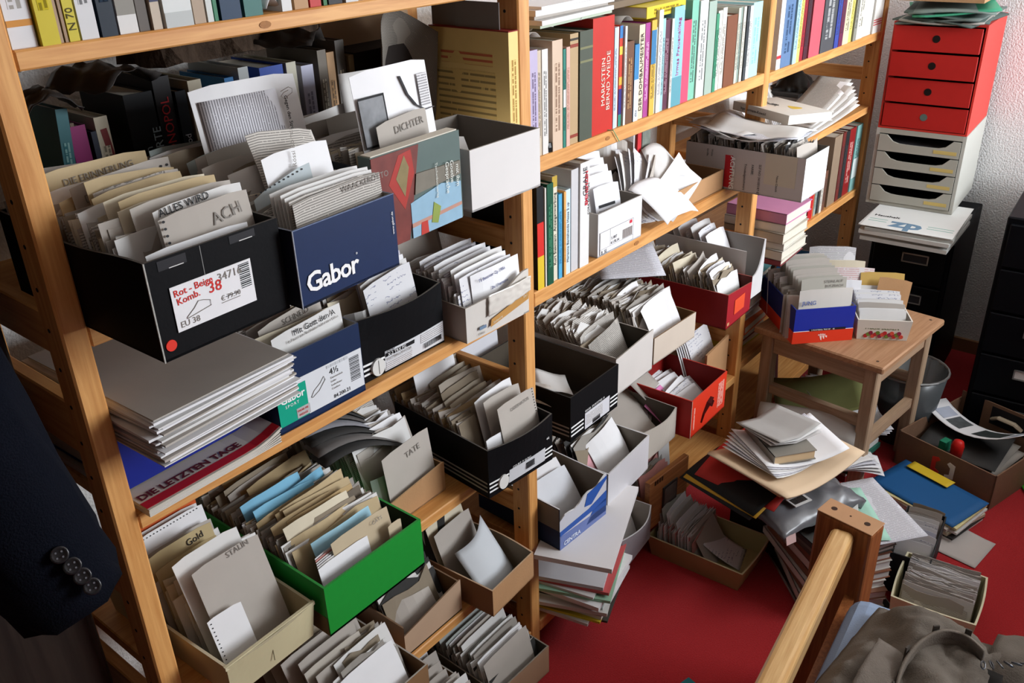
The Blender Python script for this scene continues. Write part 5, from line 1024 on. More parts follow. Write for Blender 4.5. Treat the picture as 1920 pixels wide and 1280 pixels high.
for k in range(10):
    incard(RB, 0.100 + 0.010 * (k % 4) - (0.05 if k == 4 else 0), 0.012 + 0.012 * k, 0.125, 0.095 + 0.006 * (k % 3), [WHITE, HAND, WHITE, HAND, PINK, WHITE, OFFW, WHITE, HAND, OFFW][k], 'white note leaning inside the bright red open box' if k != 4 else 'pink note leaning inside the bright red open box', 'notes in the bright red open box' if k != 4 else None, 48, rf.uniform(-16, 16), 'note_card', curl=0.004)
sheet(T(1.815, 1.065, 0.425, 10, 38, 0), 0.10, 0.10, GREYC, 'grey flap of paper at the back left corner of the red box', None, 'loose_sheet')
for k in range(6):
    card(T(2.078 - 0.006 * k, 0.985 + 0.004 * k, 0.314, 4, -16), 0.14, 0.175 + 0.008 * k, [HAND, WHITE, OFFW, HAND, WHITE, OFFW][k], 'large white note sheet standing behind the red box near the second post', 'note sheets behind the red box', 'note_sheet', curl=0.012)
MB().box(0, 0.15, 0, 0.006, 0, 0.13, KRAFT).obj('cardboard_flap', None, T(2.005, 0.965, 0.312, 4)).__setitem__('label', 'brown cardboard panel standing between the red box and the second post')
bpy.data.objects['cardboard_flap']['category'] = 'cardboard'

# ---- bottom shelf of bay 2
mags = stack(T(1.348, 0.965, 0.0925, 16), 0.20, 0.23, [(0.006, M('#4A4642', .6)), (0.008, OFFW), (0.006, M('#D8C83A', .6)), (0.010, WHITE), (0.005, M('#1E2230', .5)), (0.010, OFFW), (0.007, M('#C8D0CC', .6)), (0.006, M('#2A2A2C', .5)), (0.012, WHITE), (0.008, M('#9AC4A8', .6)), (0.006, OFFW), (0.008, M('#C85A5A', .6)), (0.010, M('#D0D0D4', .6))], 'untidy stack of magazines on the bottom shelf beside the middle post', name='magazine_stack', cat='magazines', jit=0.014, rot=7, seed=8, partname='magazine')
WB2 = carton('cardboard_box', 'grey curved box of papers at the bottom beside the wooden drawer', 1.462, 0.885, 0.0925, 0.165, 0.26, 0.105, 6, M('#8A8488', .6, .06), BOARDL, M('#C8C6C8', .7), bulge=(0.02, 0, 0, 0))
for k in range(6):
    incard(WB2, 0.085, 0.03 + 0.03 * k, 0.14, 0.16 + 0.012 * k, [WHITE, M('#C9CCE0', .7), OFFW, WHITE, M('#C9CCE0', .7), OFFW][k], 'white sheet standing in the grey curved box', 'sheets in the grey curved box', 18, 0, 'note_sheet', curl=0.02)
DW = thing('card_index_box', 'brown wooden card drawer with a label frame on the bottom shelf', 'drawer', T(1.644, 0.919, 0.0925, -4.6))
WD = wood('x', '#B27A4A', '#8A5430', 0.5); WDY = wood('y', '#A87046', '#82502E', 0.5)
MB().box(0, 0.175, 0, 0.016, 0, 0.150, WD).obj('front_panel', DW, bevel=0.001); MB().box(0, 0.012, 0.016, 0.30, 0.004, 0.085, WDY).obj('side_panel', DW); MB().box(0.163, 0.175, 0.016, 0.30, 0.004, 0.085, WDY).obj('side_panel', DW); MB().box(0.012, 0.163, 0.016, 0.30, 0.004, 0.012, WDY).obj('base_panel', DW)
lf = decal(DW, 'label_frame', 0.058, 0.122, 0.045, 0.108, M('#4A4A48', .4, .1, metal=.5), y=0, th=0.003); decal(lf, 'label_card', 0.064, 0.116, 0.052, 0.101, M('#6E6862', .7, .4, 60), y=-0.003, th=0.0006)
for k in range(4): decal(DW, 'dark_print', 0.020 + 0.010 * k, 0.027 + 0.010 * k, 0.134, 0.147, M('#3A2418', .6), y=0, th=0.0005)
bx = dict(mw=T(1.656, 0.93, 0.106, -4.6), W=0.15, L=0.28, H=0.08)
slips(bx, 0.02, 0.26, 60, (0.10, 0.13), [GREY2, TAUPE, DARKG, OFFW, ROSE], 'worn cards packed in the wooden card drawer', 10, seed=161, ragged=0.03)
for k in range(5):
    card(T(1.815, 0.965 + 0.012 * k, 0.095, -4, -6), 0.05, 0.24 + 0.01 * k, [OFFW, GREYC, WHITE, GREYC, OFFW][k], 'grey booklet standing between the wooden drawer and the paper pile', 'booklets beside the wooden drawer', 'booklet', cat='booklet')

# ================================================================== BAY 3
book_row([
 (2.241, 2.267, 0.20, '#E2E2E2', 'white book with red band', {'bands': ((0.13, 0.17, '#C0303A'),), 'strip': None}),
 (2.270, 2.332, 0.19, '#5E7AA0', 'thick blue grey photo book', {'ink': '#22324E'}),
 (2.336, 2.360, 0.20, '#A8D0E0', 'light blue book', {}),
 (2.361, 2.384, 0.20, '#D8D070', 'pale yellow book', {}),
 (2.390, 2.412, 0.20, '#A02836', 'dark red book', {}),
 (2.413, 2.440, 0.19, '#4A2430', 'maroon book', {}),
 (2.444, 2.518, 0.20, '#C45A66', 'thick rose red book', {'strip': None}),
 (2.524, 2.620, 0.19, '#4E5054', 'thick dark grey book', {'ink': '#A8A8A8'}),
 (2.624, 2.655, 0.20, '#3A4A9A', 'blue book', {}),
 (2.657, 2.688, 0.20, '#6A2E4A', 'wine purple book', {}),
 (2.692, 2.738, 0.21, '#D2C8A8', 'beige book', {'ink': '#2A2A22'}),
 (2.742, 2.770, 0.20, '#D8CC6A', 'yellow book', {}),
 (2.772, 2.798, 0.20, '#8A8A80', 'grey book', {}),
 (2.801, 2.856, 0.20, '#E0DCCE', 'cream book with black print', {'ink': '#4A4A3A'}),
 (2.860, 2.934, 0.20, '#E6E2D8', 'thick ivory book', {'strip': None}),
 (2.938, 3.012, 0.20, '#EDEAE4', 'thick white book with red stripes', {'strip': None, 'bands': ((0.12, 0.135, '#D04A50'), (0.155, 0.17, '#D04A50'), (0.19, 0.205, '#D04A50'))}),
], 0.953, 1.165, 'in the far bay top row', 'books in the top row of the far bay', D=0.15, seed=12)
# black rubber bag and fanned white papers below
b = MB(); b.grid(lambda a, c: (0.13 * a, 0.10 * c, 0.05 * math.sin(PI * a) * math.sin(PI * c) + 0.014 * mnoise.noise(Vector((a * 6, c * 6, 2)))), 12, 10, M('#1A1816', .5, .3), th=0.09); tag(b.obj('black_bag', None, T(2.56, 0.99, 1.055, 10), smooth=True), 'crumpled black bag tucked under the far top shelf', 'bag')
db = carton('cardboard_box', 'dark brown box on the second shelf of the far bay', 2.60, 0.985, 0.9325, 0.30, 0.20, 0.055, 0, M('#3A2E2A', .8, .1), M('#2A2422', .8), M('#4A3A34', .8))
stack(T(2.62, 1.06, 0.990, 5), 0.20, 0.13, [(0.012, DARKG), (0.014, M('#5A5652', .8)), (0.012, GREY2), (0.01, M('#6A6460', .8)), (0.01, DARKG)], 'dark grey papers piled on the dark brown box', jit=0.01, rot=8, seed=14)
rb = random.Random(53)
for k in range(14):
    mwk = T(2.43 + 0.006 * k, 1.03 - 0.002 * k, 0.955, 20, -26, -24 + 6.5 * k)
    card(mwk, 0.05, 0.155, rb.choice([WHITE, OFFW, NEWS, GREYC]), 'white leaf of the paper fan beside the dark brown box', 'paper fan in the far bay', 'fan_leaf', bend=0.004, curl=0.012, cat='paper')
for k in range(3): card(T(2.30 + 0.03 * k, 1.05, 0.934, 15 - 12 * k, -8), 0.10, 0.17 - 0.02 * k, [OFFW, WHITE, GREYC][k], 'white folded sheet standing left of the paper fan', 'folded sheets left of the paper fan', 'folded_sheet', bend=0.02, cat='paper')
for k in range(8):
    sheet(T(2.44 + 0.012 * k, 0.90 + 0.006 * k, 1.000 + 0.006 * k, -26 + 3 * k, 0, -16), 0.20, 0.10, [OFFW, GREYC, WHITE, NEWS][k % 4], 'grey newspaper leaf jutting out between the ACHTUNG box and the far post', lambda a, c: 0.02 * a * a, 'newspaper_leaf', 'newspaper', 'newspaper leaves by the far post')
# tall and short books on the lower shelf of bay 3
book_row([
 (2.405, 2.430, 0.15, '#7A3A5A', 'plum book', {}), (2.432, 2.455, 0.15, '#D4D0CA', 'white book', {}), (2.457, 2.480, 0.14, '#3A4A4A', 'dark book', {}), (2.482, 2.512, 0.15, '#CFCFCB', 'grey white book', {}),
 (2.522, 2.556, 0.115, '#C8A62E', 'yellow book', {}), (2.558, 2.585, 0.12, '#D8D4C6', 'cream book', {}), (2.587, 2.604, 0.12, '#8AA096', 'grey green book', {}), (2.606, 2.640, 0.13, '#C02028', 'red book', {'strip': None}), (2.642, 2.656, 0.13, '#D87A4A', 'orange book', {}),
 (2.658, 2.676, 0.13, '#9AA6A0', 'pale green grey book', {}), (2.678, 2.694, 0.13, '#22262A', 'black book', {}), (2.696, 2.716, 0.13, '#D0CCC2', 'ivory book', {}), (2.718, 2.742, 0.13, '#6E4A3A', 'brown book', {}),
 (2.765, 2.830, 0.225, '#8E7A66', 'tall wide brown grey book', {'strip': None}), (2.835, 2.862, 0.225, '#6A2A26', 'tall dark red book', {}), (2.864, 2.898, 0.222, '#26282A', 'tall black book', {}), (2.900, 2.955, 0.222, '#8A1E20', 'tall crimson book', {'ink': '#D8A8A0'}), (2.960, 3.010, 0.222, '#7FB0AC', 'tall teal and white book', {'bands': ((0.2, 0.5, '#D0DCDA'),)}),
], 0.958, 0.655, 'on the far lower shelf', 'books on the lower shelf of the far bay', D=0.14, seed=15)
# stacks of lying books beside the second post
def flat_book(x, y, z, w, l, t, col, rz, label, group=None, pages=None, strip=None):
    """closed book lying flat; spine on its -y side"""
    root = thing('book', label, 'book', T(x, y, z, rz), group); m = M(col, 0.5, 0.08, 25)
    MB().box(-w / 2, w / 2, -l / 2, l / 2, 0, 0.002, m).obj('back_cover', root); MB().box(-w / 2, w / 2, -l / 2, l / 2, t - 0.002, t, m).obj('front_cover', root)
    MB().box(-w / 2, -w / 2 + 0.002, -l / 2, l / 2, 0, t, m).obj('spine', root); MB().box(-w / 2 + 0.002, w / 2 - 0.003, -l / 2 + 0.003, l / 2 - 0.003, 0.002, t - 0.002, pages or M('#D9D2C3', .9, .12, 90)).obj('pages', root)
    return root
z = 0.656
for k, (col, t, lb) in enumerate((('#7A3038', 0.016, 'dark red'), ('#C8C2B6', 0.026, 'cream'), ('#D0CCC4', 0.022, 'ivory'), ('#B8B0A2', 0.028, 'grey beige'), ('#DCD8D0', 0.024, 'white'), ('#C88AB0', 0.030, 'pink and violet'))):
    flat_book(2.292 + 0.004 * (k % 3), 0.962 - 0.005 * (k % 2), z, 0.165, 0.175, t, col, 2 - 3 * (k % 2), '%s book lying in the upper stack right of the second post' % lb, 'books lying in the upper stack by the second post'); z += t + 0.0004
z = 0.3405
for k, (col, t, lb) in enumerate((('#C8B43A', 0.030, 'yellow'), ('#8A3A2A', 0.030, 'brick red'), ('#D86A3A', 0.026, 'orange'), ('#E2E0DC', 0.03, 'plain white'), ('#E8E6E4', 0.022, 'pink edged white'), ('#D8D8DC', 0.030, 'pale grey'), ('#3A3A6A', 0.014, 'violet lettered'), ('#CFCBC4', 0.026, 'light stone'), ('#6AB0B8', 0.02, 'turquoise'))):
    flat_book(2.330 + 0.006 * (k % 2), 1.085 - 0.008 * (k % 3), z, 0.165, 0.19, t, col, -2 + 2 * (k % 3), '%s book lying in the lower stack right of the second post' % lb, 'books lying in the lower stack by the second post'); z += t + 0.0004
MB().box(0, 0.20, 0, 0.22, 0, 0.012, M('#3A3630', .8)).obj('magazine', None, T(2.78, 0.99, 0.3405, 6)).__setitem__('label', 'dark magazine at the bottom of the far lower stack')
z = 0.353
for k, (x, y, w_, l_, t, col, rz, lb) in enumerate(((2.86, 1.06, 0.24, 0.17, 0.018, '#5A2A22', 8, 'dark maroon book low in the far dim stack'), (2.87, 1.06, 0.22, 0.16, 0.02, '#8A6A5A', 12, 'brown book in the middle of the far dim stack'), (2.88, 1.055, 0.20, 0.15, 0.02, '#1E5A8A', 14, 'blue book on the left of the far dim stack'))):
    flat_book(x, y, z, w_, l_, t, col, rz, lb); z += t + 0.0005
for o in bpy.data.objects:
    if o.get('label', '').startswith('dark magazine at'): o['category'] = 'magazine'

# ================================================================== RIGHT: cabinets and desk drawers
CABM = M('#05060B', .5, .25, spec=.12); STEEL = M('#9A9A98', .35, .1, metal=.8)
def cabinet(label, x, y, W, Dp, H, rz, nd, holders):
    """filing cabinet whose front looks along -x; origin at its front right bottom corner, width along +y"""
    root = thing('filing_cabinet', label, 'cabinet', T(x, y, 0, rz))
    MB().box(0.012, Dp, 0, W, 0, H, CABM).obj('body', root, bevel=0.004)
    dh = (H - 0.03) / nd
    for k in range(nd):
        z0 = 0.02 + k * dh
        d = MB().box(0, 0.016, 0.012, W - 0.012, z0, z0 + dh - 0.008, CABM).obj('drawer_front', root, bevel=0.003)
        yc = W * holders; zc = z0 + dh * 0.62
        f = MB(); f.box(-0.004, 0, yc - 0.04, yc + 0.04, zc - 0.016, zc - 0.012, STEEL); f.box(-0.004, 0, yc - 0.04, yc + 0.04, zc + 0.012, zc + 0.016, STEEL); f.box(-0.004, 0, yc - 0.04, yc - 0.036, zc - 0.016, zc + 0.016, STEEL); f.box(-0.004, 0, yc + 0.036, yc + 0.04, zc - 0.016, zc + 0.016, STEEL); f.obj('label_holder', d)
        MB().box(-0.0015, -0.0002, yc - 0.036, yc + 0.036, zc - 0.012, zc + 0.012, OFFW if k < nd // 2 else M('#2A2A2E', .6)).obj('label_card', d)
    return root
cabinet('black filing cabinet carrying the drawer units against the right wall', 2.86, 0.585, 0.245, 0.48, 0.575, 4, 4, 0.42)
cabinet('black filing cabinet at the right edge of the picture', 2.80, 0.045, 0.40, 0.53, 0.72, 4, 5, 0.62)
sl = [(0.012, M('#C8C8C4', .6)), (0.010, M('#9A9A94', .7)), (0.012, M('#D2D2CE', .6)), (0.010, M('#A8A8A2', .7)), (0.004, M('#D8D8D6', .6))]
zp = stack(T(2.930, 0.722, 0.5755, 4), 0.33, 0.27, sl, 'pile of grey folders with a ZP letterhead sheet on the black cabinet', name='folder_pile', cat='folders', jit=0.008, rot=2, seed=4, partname='folder')
top = MB().box(-0.165, 0.165, -0.135, 0.135, 0.0485, 0.0495, M('#DADCDA', .6, .04)).obj('letterhead_sheet', zp)
def flat_txt(s_, sz, x, y, m_, rz=-90, bold=0.0): return txt(top, s_, sz, 0, 0, m_, mw=T(x, y, 0.0497, rz), bold=bold)
flat_txt('Haushalt', 0.022, -0.055, 0.120, INK, -90, 0.0006); flat_txt('zp', 0.100, -0.135, 0.055, M('#6A88A0', .6, 0), -90, 0.004)
for (x, y0, y1) in ((-0.088, 0.07, 0.125), (-0.108, 0.07, 0.125), (-0.088, -0.125, -0.05), (-0.108, -0.125, -0.05)): MB().box(x, x + 0.003, y0, y1, 0.0495, 0.0498, M('#5AA898', .6)).obj('green_rule', top)
# grey letter tray unit
GU = thing('letter_tray_unit', 'grey plastic unit of four open letter trays on the black cabinet', 'drawers', T(3.000, 0.640, 0.626, 4))
GP = M('#A9A79C', .5, .05); GPL = M('#B9B8B0', .5, .05); W_, H_, D_ = 0.268, 0.250, 0.33
sh0 = MB(); sh0.box(0, D_, 0, 0.010, 0, H_, GPL); sh0.box(0, D_, W_ - 0.010, W_, 0, H_, GPL); sh0.box(0, D_, 0.010, W_ - 0.010, 0, 0.010, GP); sh0.box(0, D_, 0.010, W_ - 0.010, H_ - 0.016, H_, GP); sh0.box(D_ - 0.006, D_, 0.010, W_ - 0.010, 0.010, H_ - 0.016, GP); sh0.obj('housing', GU)
for k in range(4):
    z0 = 0.012 + 0.0555 * k; hh = 0.052
    pts = [(0.012, z0), (W_ - 0.012, z0), (W_ - 0.012, z0 + hh)]
    for q in range(11):
        a = q / 10; yy_ = W_ - 0.035 - (W_ - 0.07) * a; pts.append((yy_, z0 + hh - 0.026 * (1 - abs(2 * a - 1) ** 6)))
    pts.append((0.012, z0 + hh))
    d = MB().prism(pts, 'x', -0.004, 0.003, GP).obj('tray_front', GU)
    MB().box(0.003, D_ - 0.01, 0.012, W_ - 0.012, z0, z0 + 0.003, M('#2A2A2A', .7)).obj('tray_floor', d)
    MB().box(-0.0046, -0.004, 0.020, 0.088, z0 + 0.010, z0 + 0.021, M('#C8B06A', .6, .1)).obj('tape_label', d)
MB().box(0.02, 0.25, 0.03, 0.235, 0, 0.018, M('#5A5A62', .7, .3, 80)).obj('paper_stack', None, GU.matrix_world @ T(0, 0, 0.1825)).__setitem__('label', 'dark papers lying in the top letter tray')
# red drawer unit
RU = thing('drawer_unit', 'red unit of four small drawers on top of the letter trays', 'drawers', T(3.000, 0.642, 0.8765, 4))
RM = M('#B0201C', .5, .08, 40); RMS = M('#C8372E', .45, .05); W_, H_, D_ = 0.264, 0.325, 0.33
s0 = MB(); s0.box(0, D_, 0, 0.006, 0, H_, RMS); s0.box(0, D_, W_ - 0.006, W_, 0, H_, RMS); s0.box(0, D_, 0.006, W_ - 0.006, 0, 0.006, RMS); s0.box(0, D_, 0.006, W_ - 0.006, H_ - 0.006, H_, RMS); s0.box(D_ - 0.006, D_, 0.006, W_ - 0.006, 0.006, H_ - 0.006, RMS); s0.obj('housing', RU)
for k in range(4):
    z0 = 0.008 + 0.0790 * k; hh = 0.072; pull = (0.0, 0.006, 0.014, 0.018)[k]
    pts = []
    d = MB().box(-pull - 0.003, -pull + 0.002, 0.009, W_ - 0.009, z0, z0 + hh, RM).obj('drawer_front', RU, bevel=0.001)
    MB().box(-pull + 0.002, D_ - 0.02, 0.010, W_ - 0.010, z0, z0 + hh - 0.012, M('#6A1210', .7)).obj('drawer_tray', RU)
    h = MB(); h.prism([(W_ / 2 + 0.011 * math.cos(q * PI / 8), z0 + hh * 0.52 + 0.011 * math.sin(q * PI / 8)) for q in range(16)], 'x', -pull - 0.0038, -pull - 0.0028, M('#100808' if k else '#5A6A64', .5, .3, 90)); h.obj('finger_hole', d)
# papers and spiral pads on top of the red unit
for k in range(6):
    sd = k * 1.7
    sheet(T(3.10, 0.775, 1.2035 + 0.007 * k, 4 + 5 * (k - 2)), 0.30, 0.235, [M('#4A5450', .7), M('#5E6864', .7), GREY2, M('#4E5A56', .7), M('#6E7A74', .7), M('#3A8A6A', .6)][k], 'spiral pad in the heap on the red drawer unit' if k < 5 else 'green folder on top of the spiral pads', lambda a, c, sd=sd: 0.012 * math.sin(2.5 * c + sd) + 0.006 * a, 'spiral_pad' if k < 5 else 'file_folder', 'notepad' if k < 5 else 'folder', 'spiral pads on the red drawer unit' if k < 5 else None, th=0.005)
MB().box(0, 0.30, 0, 0.235, 0, 0.06, M('#A8825E', .8, .2, 30)).obj('cardboard_box', None, T(2.99, 0.665, 1.262, 3)).__setitem__('label', 'brown parcel box on the green folder at the top right')
for o in bpy.data.objects:
    l_ = o.get('label', '')
    if l_.startswith('brown parcel'): o['category'] = 'box'
    if l_.startswith('dark papers lying in the top'): o['category'] = 'papers'

# ================================================================== STOOL with two boxes
SW = wood('x', '#B3957A', '#957A60', 0.6); SWZ = wood('z', '#B3997F', '#977D64', 0.6); SWY = wood('y', '#B3997F', '#977D64', 0.6); SEATW = wood('x', '#AE8564', '#946C4C', 0.45)
ST = thing('stool', 'pale wooden stool carrying two boxes in front of the far bay', 'stool', T(2.188, 0.553, 0, -6))
MB().box(0, 0.40, 0, 0.385, 0.432, 0.452, SEATW).obj('seat', ST, bevel=0.004)
for (x, y) in ((0.02, 0.02), (0.345, 0.02), (0.02, 0.33), (0.345, 0.33)): MB().box(x, x + 0.036, y, y + 0.036, 0, 0.432, SWZ).obj('leg', ST, bevel=0.003)
for (y, z0, z1) in ((0.026, 0.375, 0.432), (0.336, 0.375, 0.432), (0.028, 0.17, 0.20)): MB().box(0.056, 0.345, y, y + 0.022, z0, z1, SW).obj('apron' if z1 > 0.4 else 'stretcher', ST)
for (x, z0, z1) in ((0.026, 0.375, 0.432), (0.352, 0.375, 0.432), (0.028, 0.24, 0.268), (0.354, 0.24, 0.268)): MB().box(x, x + 0.022, 0.056, 0.33, z0, z1, SWY).obj('apron' if z1 > 0.4 else 'stretcher', ST)
for (x, y) in ((0.03, 0.03), (0.37, 0.03), (0.37, 0.35)): MB().lathe([(0.004, 0.4515), (0.004, 0.4526)], 8, M('#4A3A2E', .5), x, y).obj('screw', ST)
# red and blue sports shoe box
SBX = carton('shoe_box', 'blue and red sports shoe box full of grey cards on the stool', 2.184, 0.802, 0.4525, 0.170, 0.255, 0.103, -45, M('#1A2068', .5, .1), BOARDL, M('#2A3A8A', .6), front=M('#22309A', .45, .1))
bd = MB(); bd.box(-0.0012, 0.1712, -0.0012, 0.256, -0.0001, 0.036, M('#D8381E', .45, .06)); bd.obj('red_band', SBX['root'])
decal(SBX['root'], 'size_strip', 0.045, 0.148, 0.036, 0.0425, INK, y=-0.0012); txt(SBX['root'], 'S FOOTBALL TRX HF    42', 0.0058, 0.050, 0.0373, INKW, y=-0.0022); decal(SBX['root'], 'white_line', 0.0, 0.17, 0.036, 0.0374, INKW, y=-0.0008)
txt(SBX['root'], 'adidas', 0.0085, 0.071, 0.0215, M('#F0D8D0', .6, 0), y=-0.0024, bold=0.0002)
for k in range(3):
    q = MB(); x = 0.076 + 0.0075 * k; q.prism([(x, 0.0195), (x + 0.0062, 0.0195), (x + 0.0035 + 0.003, 0.0195 - 0.014 + 0.004 * k), (x + 0.004, 0.008 + 0.003 * k)], 'y', -0.0018, -0.0012, M('#F0D8D0', .6)); q.obj('stripe_emblem', SBX['root'])
gS = 'grey cards in the sports shoe box'
slips(SBX, 0.05, 0.235, 46, (0.10, 0.125), [GREYC, GREY2, OFFW, TAUPE], 'grey slips packed in the sports shoe box', 8, seed=171)
rs = random.Random(61)
for k in range(9):
    incard(SBX, 0.095, 0.045 + 0.018 * k, 0.128, 0.160 + 0.008 * (k // 3), [GREYC, M('#A8A49A', .85, .06), GREYC][k % 3], 'stiff grey card standing in the sports shoe box', gS, 6, rs.uniform(-2, 2), 'index_card')
cs = incard(SBX, 0.092, 0.032, 0.128, 0.168, M('#AFABA2', .85, .06), 'stiff grey card lettered STEINLAUF in the sports shoe box', tilt=6); handtext(cs, 'STEINLAUF', 0.011, 0.0, 0.152, PENCIL); handtext(cs, 'BUTZBACH', 0.010, 0.004, 0.1395, PENCIL)
cj = incard(SBX, 0.088, 0.008, 0.150, 0.148, M('#D2CEC8', .6, .06), 'large white envelope printed JUNG at the front of the sports shoe box', tilt=3, name='envelope', cat='envelope', bend=0.003); txt(cj, 'JUNG', 0.017, -0.066, 0.088 - 0.068, M('#4A5A90', .6, 0), y=-0.0016) if False else txt(cj, 'JUNG', 0.016, -0.068, 0.1055, M('#5A6AA0', .6, 0), y=-0.0034, bold=0.0003)
for k in range(3): incard(SBX, 0.05 - 0.006 * k, 0.13 + 0.03 * k, 0.08, 0.135, [WHITE, HAND, WHITE][k], 'white note at the back left of the sports shoe box', 'white notes at the back of the sports shoe box', 10, 0, 'note_card')
for k in range(4): incard(SBX, 0.012, 0.02 + 0.012 * k, 0.05, 0.125 - 0.004 * k, [M('#B8A89C', .85), GREYC, TAUPE, GREYC][k], 'narrow slip at the left of the JUNG envelope', 'narrow slips beside the JUNG envelope', 8, -20, 'paper_slip')
# white fruit punnet box
FB = carton('fruit_box', 'white plastic berry box packed with papers on the stool', 2.318, 0.672, 0.4525, 0.133, 0.175, 0.062, -60, M('#D6D0C6', .5, .05), BOARDL, M('#DCD6CC', .6), taper=0.08, cat='box')
txt(FB['root'], 'Frische BEEREN', 0.0135, 0.018, 0.0330, M('#4A5A2E', .6, 0), y=-0.004, bold=0.0002)
for k in range(16):
    q = MB(); cx, cz = 0.022 + 0.0062 * k, 0.017 + 0.005 * ((k * 7) % 3 - 1); q.prism([(cx + 0.0058 * math.cos(a_ * PI / 5), cz + 0.0058 * math.sin(a_ * PI / 5)) for a_ in range(10)], 'y', -0.0032 - 0.0001 * k, -0.001, M(['#B02A2E', '#6A7A32', '#8A2440', '#C84A3A'][k % 4], .5, .2)); q.obj('printed_berry', FB['root'])
for k in range(12):
    incard(FB, 0.066, 0.010 + 0.0125 * k, 0.122, 0.076 + rs.uniform(-0.004, 0.008) + 0.0022 * k, rs.choice([WHITE, OFFW, GREYC, HAND, OFFW]), 'white folded paper packed in the berry box', 'folded papers in the berry box', 14, rs.uniform(-3, 3), 'folded_sheet', curl=0.004, cat='paper')
incard(FB, 0.085, 0.125, 0.12, 0.135, M('#C2A05A', .8), 'mustard and brown card standing in the berry box', tilt=20, name='note_card'); incard(FB, 0.100, 0.11, 0.09, 0.125, KRAFT, 'brown card curling at the right of the berry box', tilt=16, roll=8, name='note_card')
for k, (x, y, h, w_, m_, lb) in enumerate(((2.43, 0.80, 0.20, 0.13, PRINT, 'printed sheet standing highest behind the boxes on the stool'), (2.43, 0.775, 0.165, 0.14, CREAM, 'cream sheet behind the berry box'), (2.44, 0.755, 0.145, 0.15, printed('#E4DCDC', '#C88A8A', 0.006, .5, .42, 200, .6), 'white sheet with red print behind the berry box'), (2.40, 0.765, 0.12, 0.13, WHITE, 'plain white sheet between the two boxes on the stool'))):
    card(T(x, y, 0.453, -58, -10), w_, h, m_, lb, None, 'paper_sheet', bend=0.004, cat='paper')

# ================================================================== floor: under and behind the stool
def curved(name, label, mw, w, l, fn, mat, cat='paper', group=None, back=None, th=0.0008, nu=10, nv=10):
    return sheet(mw, w, l, mat, label, fn, name, cat, group, nu, nv, back, th)
bk_ = MB(); prof = [(0.095, 0.0), (0.125, 0.26), (0.128, 0.262), (0.122, 0.262)]
n = 20; rings = []
for (r_, z_) in ((0.080, 0.0), (0.108, 0.24), (0.105, 0.24), (0.077, 0.004)): rings.append([bk_.add((r_ * math.cos(2 * PI * k / n), r_ * math.sin(2 * PI * k / n), z_)) for k in range(n)])
WIRE = M('#4E5254', .25, .1, spec=.5)
for i in range(3):
    for k in range(n): bk_.face((rings[i][k], rings[i][(k + 1) % n], rings[i + 1][(k + 1) % n], rings[i + 1][k]), WIRE)
bk_.face(rings[0][::-1], WIRE); bk_.face(rings[3], WIRE)
WBK = thing('wastebasket', 'grey wastebasket standing behind the stool', 'basket', T(2.650, 0.590, 0.0005)); bk_.obj('bucket', WBK, smooth=True)
b = MB(); b.tube([(0.108 * math.cos(2 * PI * k / 24), 0.108 * math.sin(2 * PI * k / 24), 0.240) for k in range(25)], 0.004, 6, STEEL, cap=False); b.obj('rim', WBK)
for k in range(4): curved('printed_sheet', 'printed sheet lying on the folders under the stool', T(2.470 - 0.010 * k, 0.715, 0.142 + 0.005 * k, -58 + 6 * k, 3, 8), 0.19, 0.26, lambda a, c: 0.02 * (a - .5) ** 2 + 0.02 * c, [PRINT, WHITE, LETTER, PRINT][k], group='printed sheets under the stool')
stack(T(2.395, 0.735, 0.001, -6), 0.21, 0.25, [(0.02, M('#6A1A1C', .7)), (0.018, GREY2), (0.016, M('#2E6A5A', .7)), (0.016, OFFW), (0.02, GREYC), (0.012, M('#4A4A48', .8)), (0.014, OFFW)], 'stack of folders and papers on the carpet under the stool', jit=0.006, rot=5, seed=21)
curved('magazine_page', 'olive green picture page curving up under the stool', T(2.385, 0.775, 0.170, -62, 0, 0), 0.25, 0.19, lambda a, c: 0.05 * (c - .2) ** 2 + 0.06 * a * a, M('#7E8050', .5, .25, 14), 'page', th=0.002)
curved('rolled_sheet', 'grey card sheet rolled at its edge before the stool', T(2.225, 0.745, 0.185, -74), 0.27, 0.15, lambda a, c: 0.055 * math.sin(PI * min(1, c * 1.1)) + 0.01 * a, M('#A8A29C', .7, .06), th=0.0015)
for k in range(5): curved('loose_sheet', 'white page edge fanned between stool leg and grey rolled sheet', T(2.215 - 0.01 * k, 0.60 + 0.005 * k, 0.118 + 0.008 * k, -60 + 9 * k), 0.16, 0.10, lambda a, c: 0.012 * math.sin(3 * a), [WHITE, OFFW, WHITE, LETTER, OFFW][k], group='page edges by the stool leg')
for k in range(6): card(T(2.48 + 0.022 * k, 0.99, 0.097, -5, -5), 0.022, 0.20 + 0.012 * (k % 3), M(['#6A6A68', '#3A3A3C', '#8A8478', '#4A3A34', '#9A9690', '#5A2A2A'][k], .7), 'dark folder spine standing on the bottom shelf behind the stool', 'folders on the bottom shelf behind the stool', 'file_folder', cat='folder')

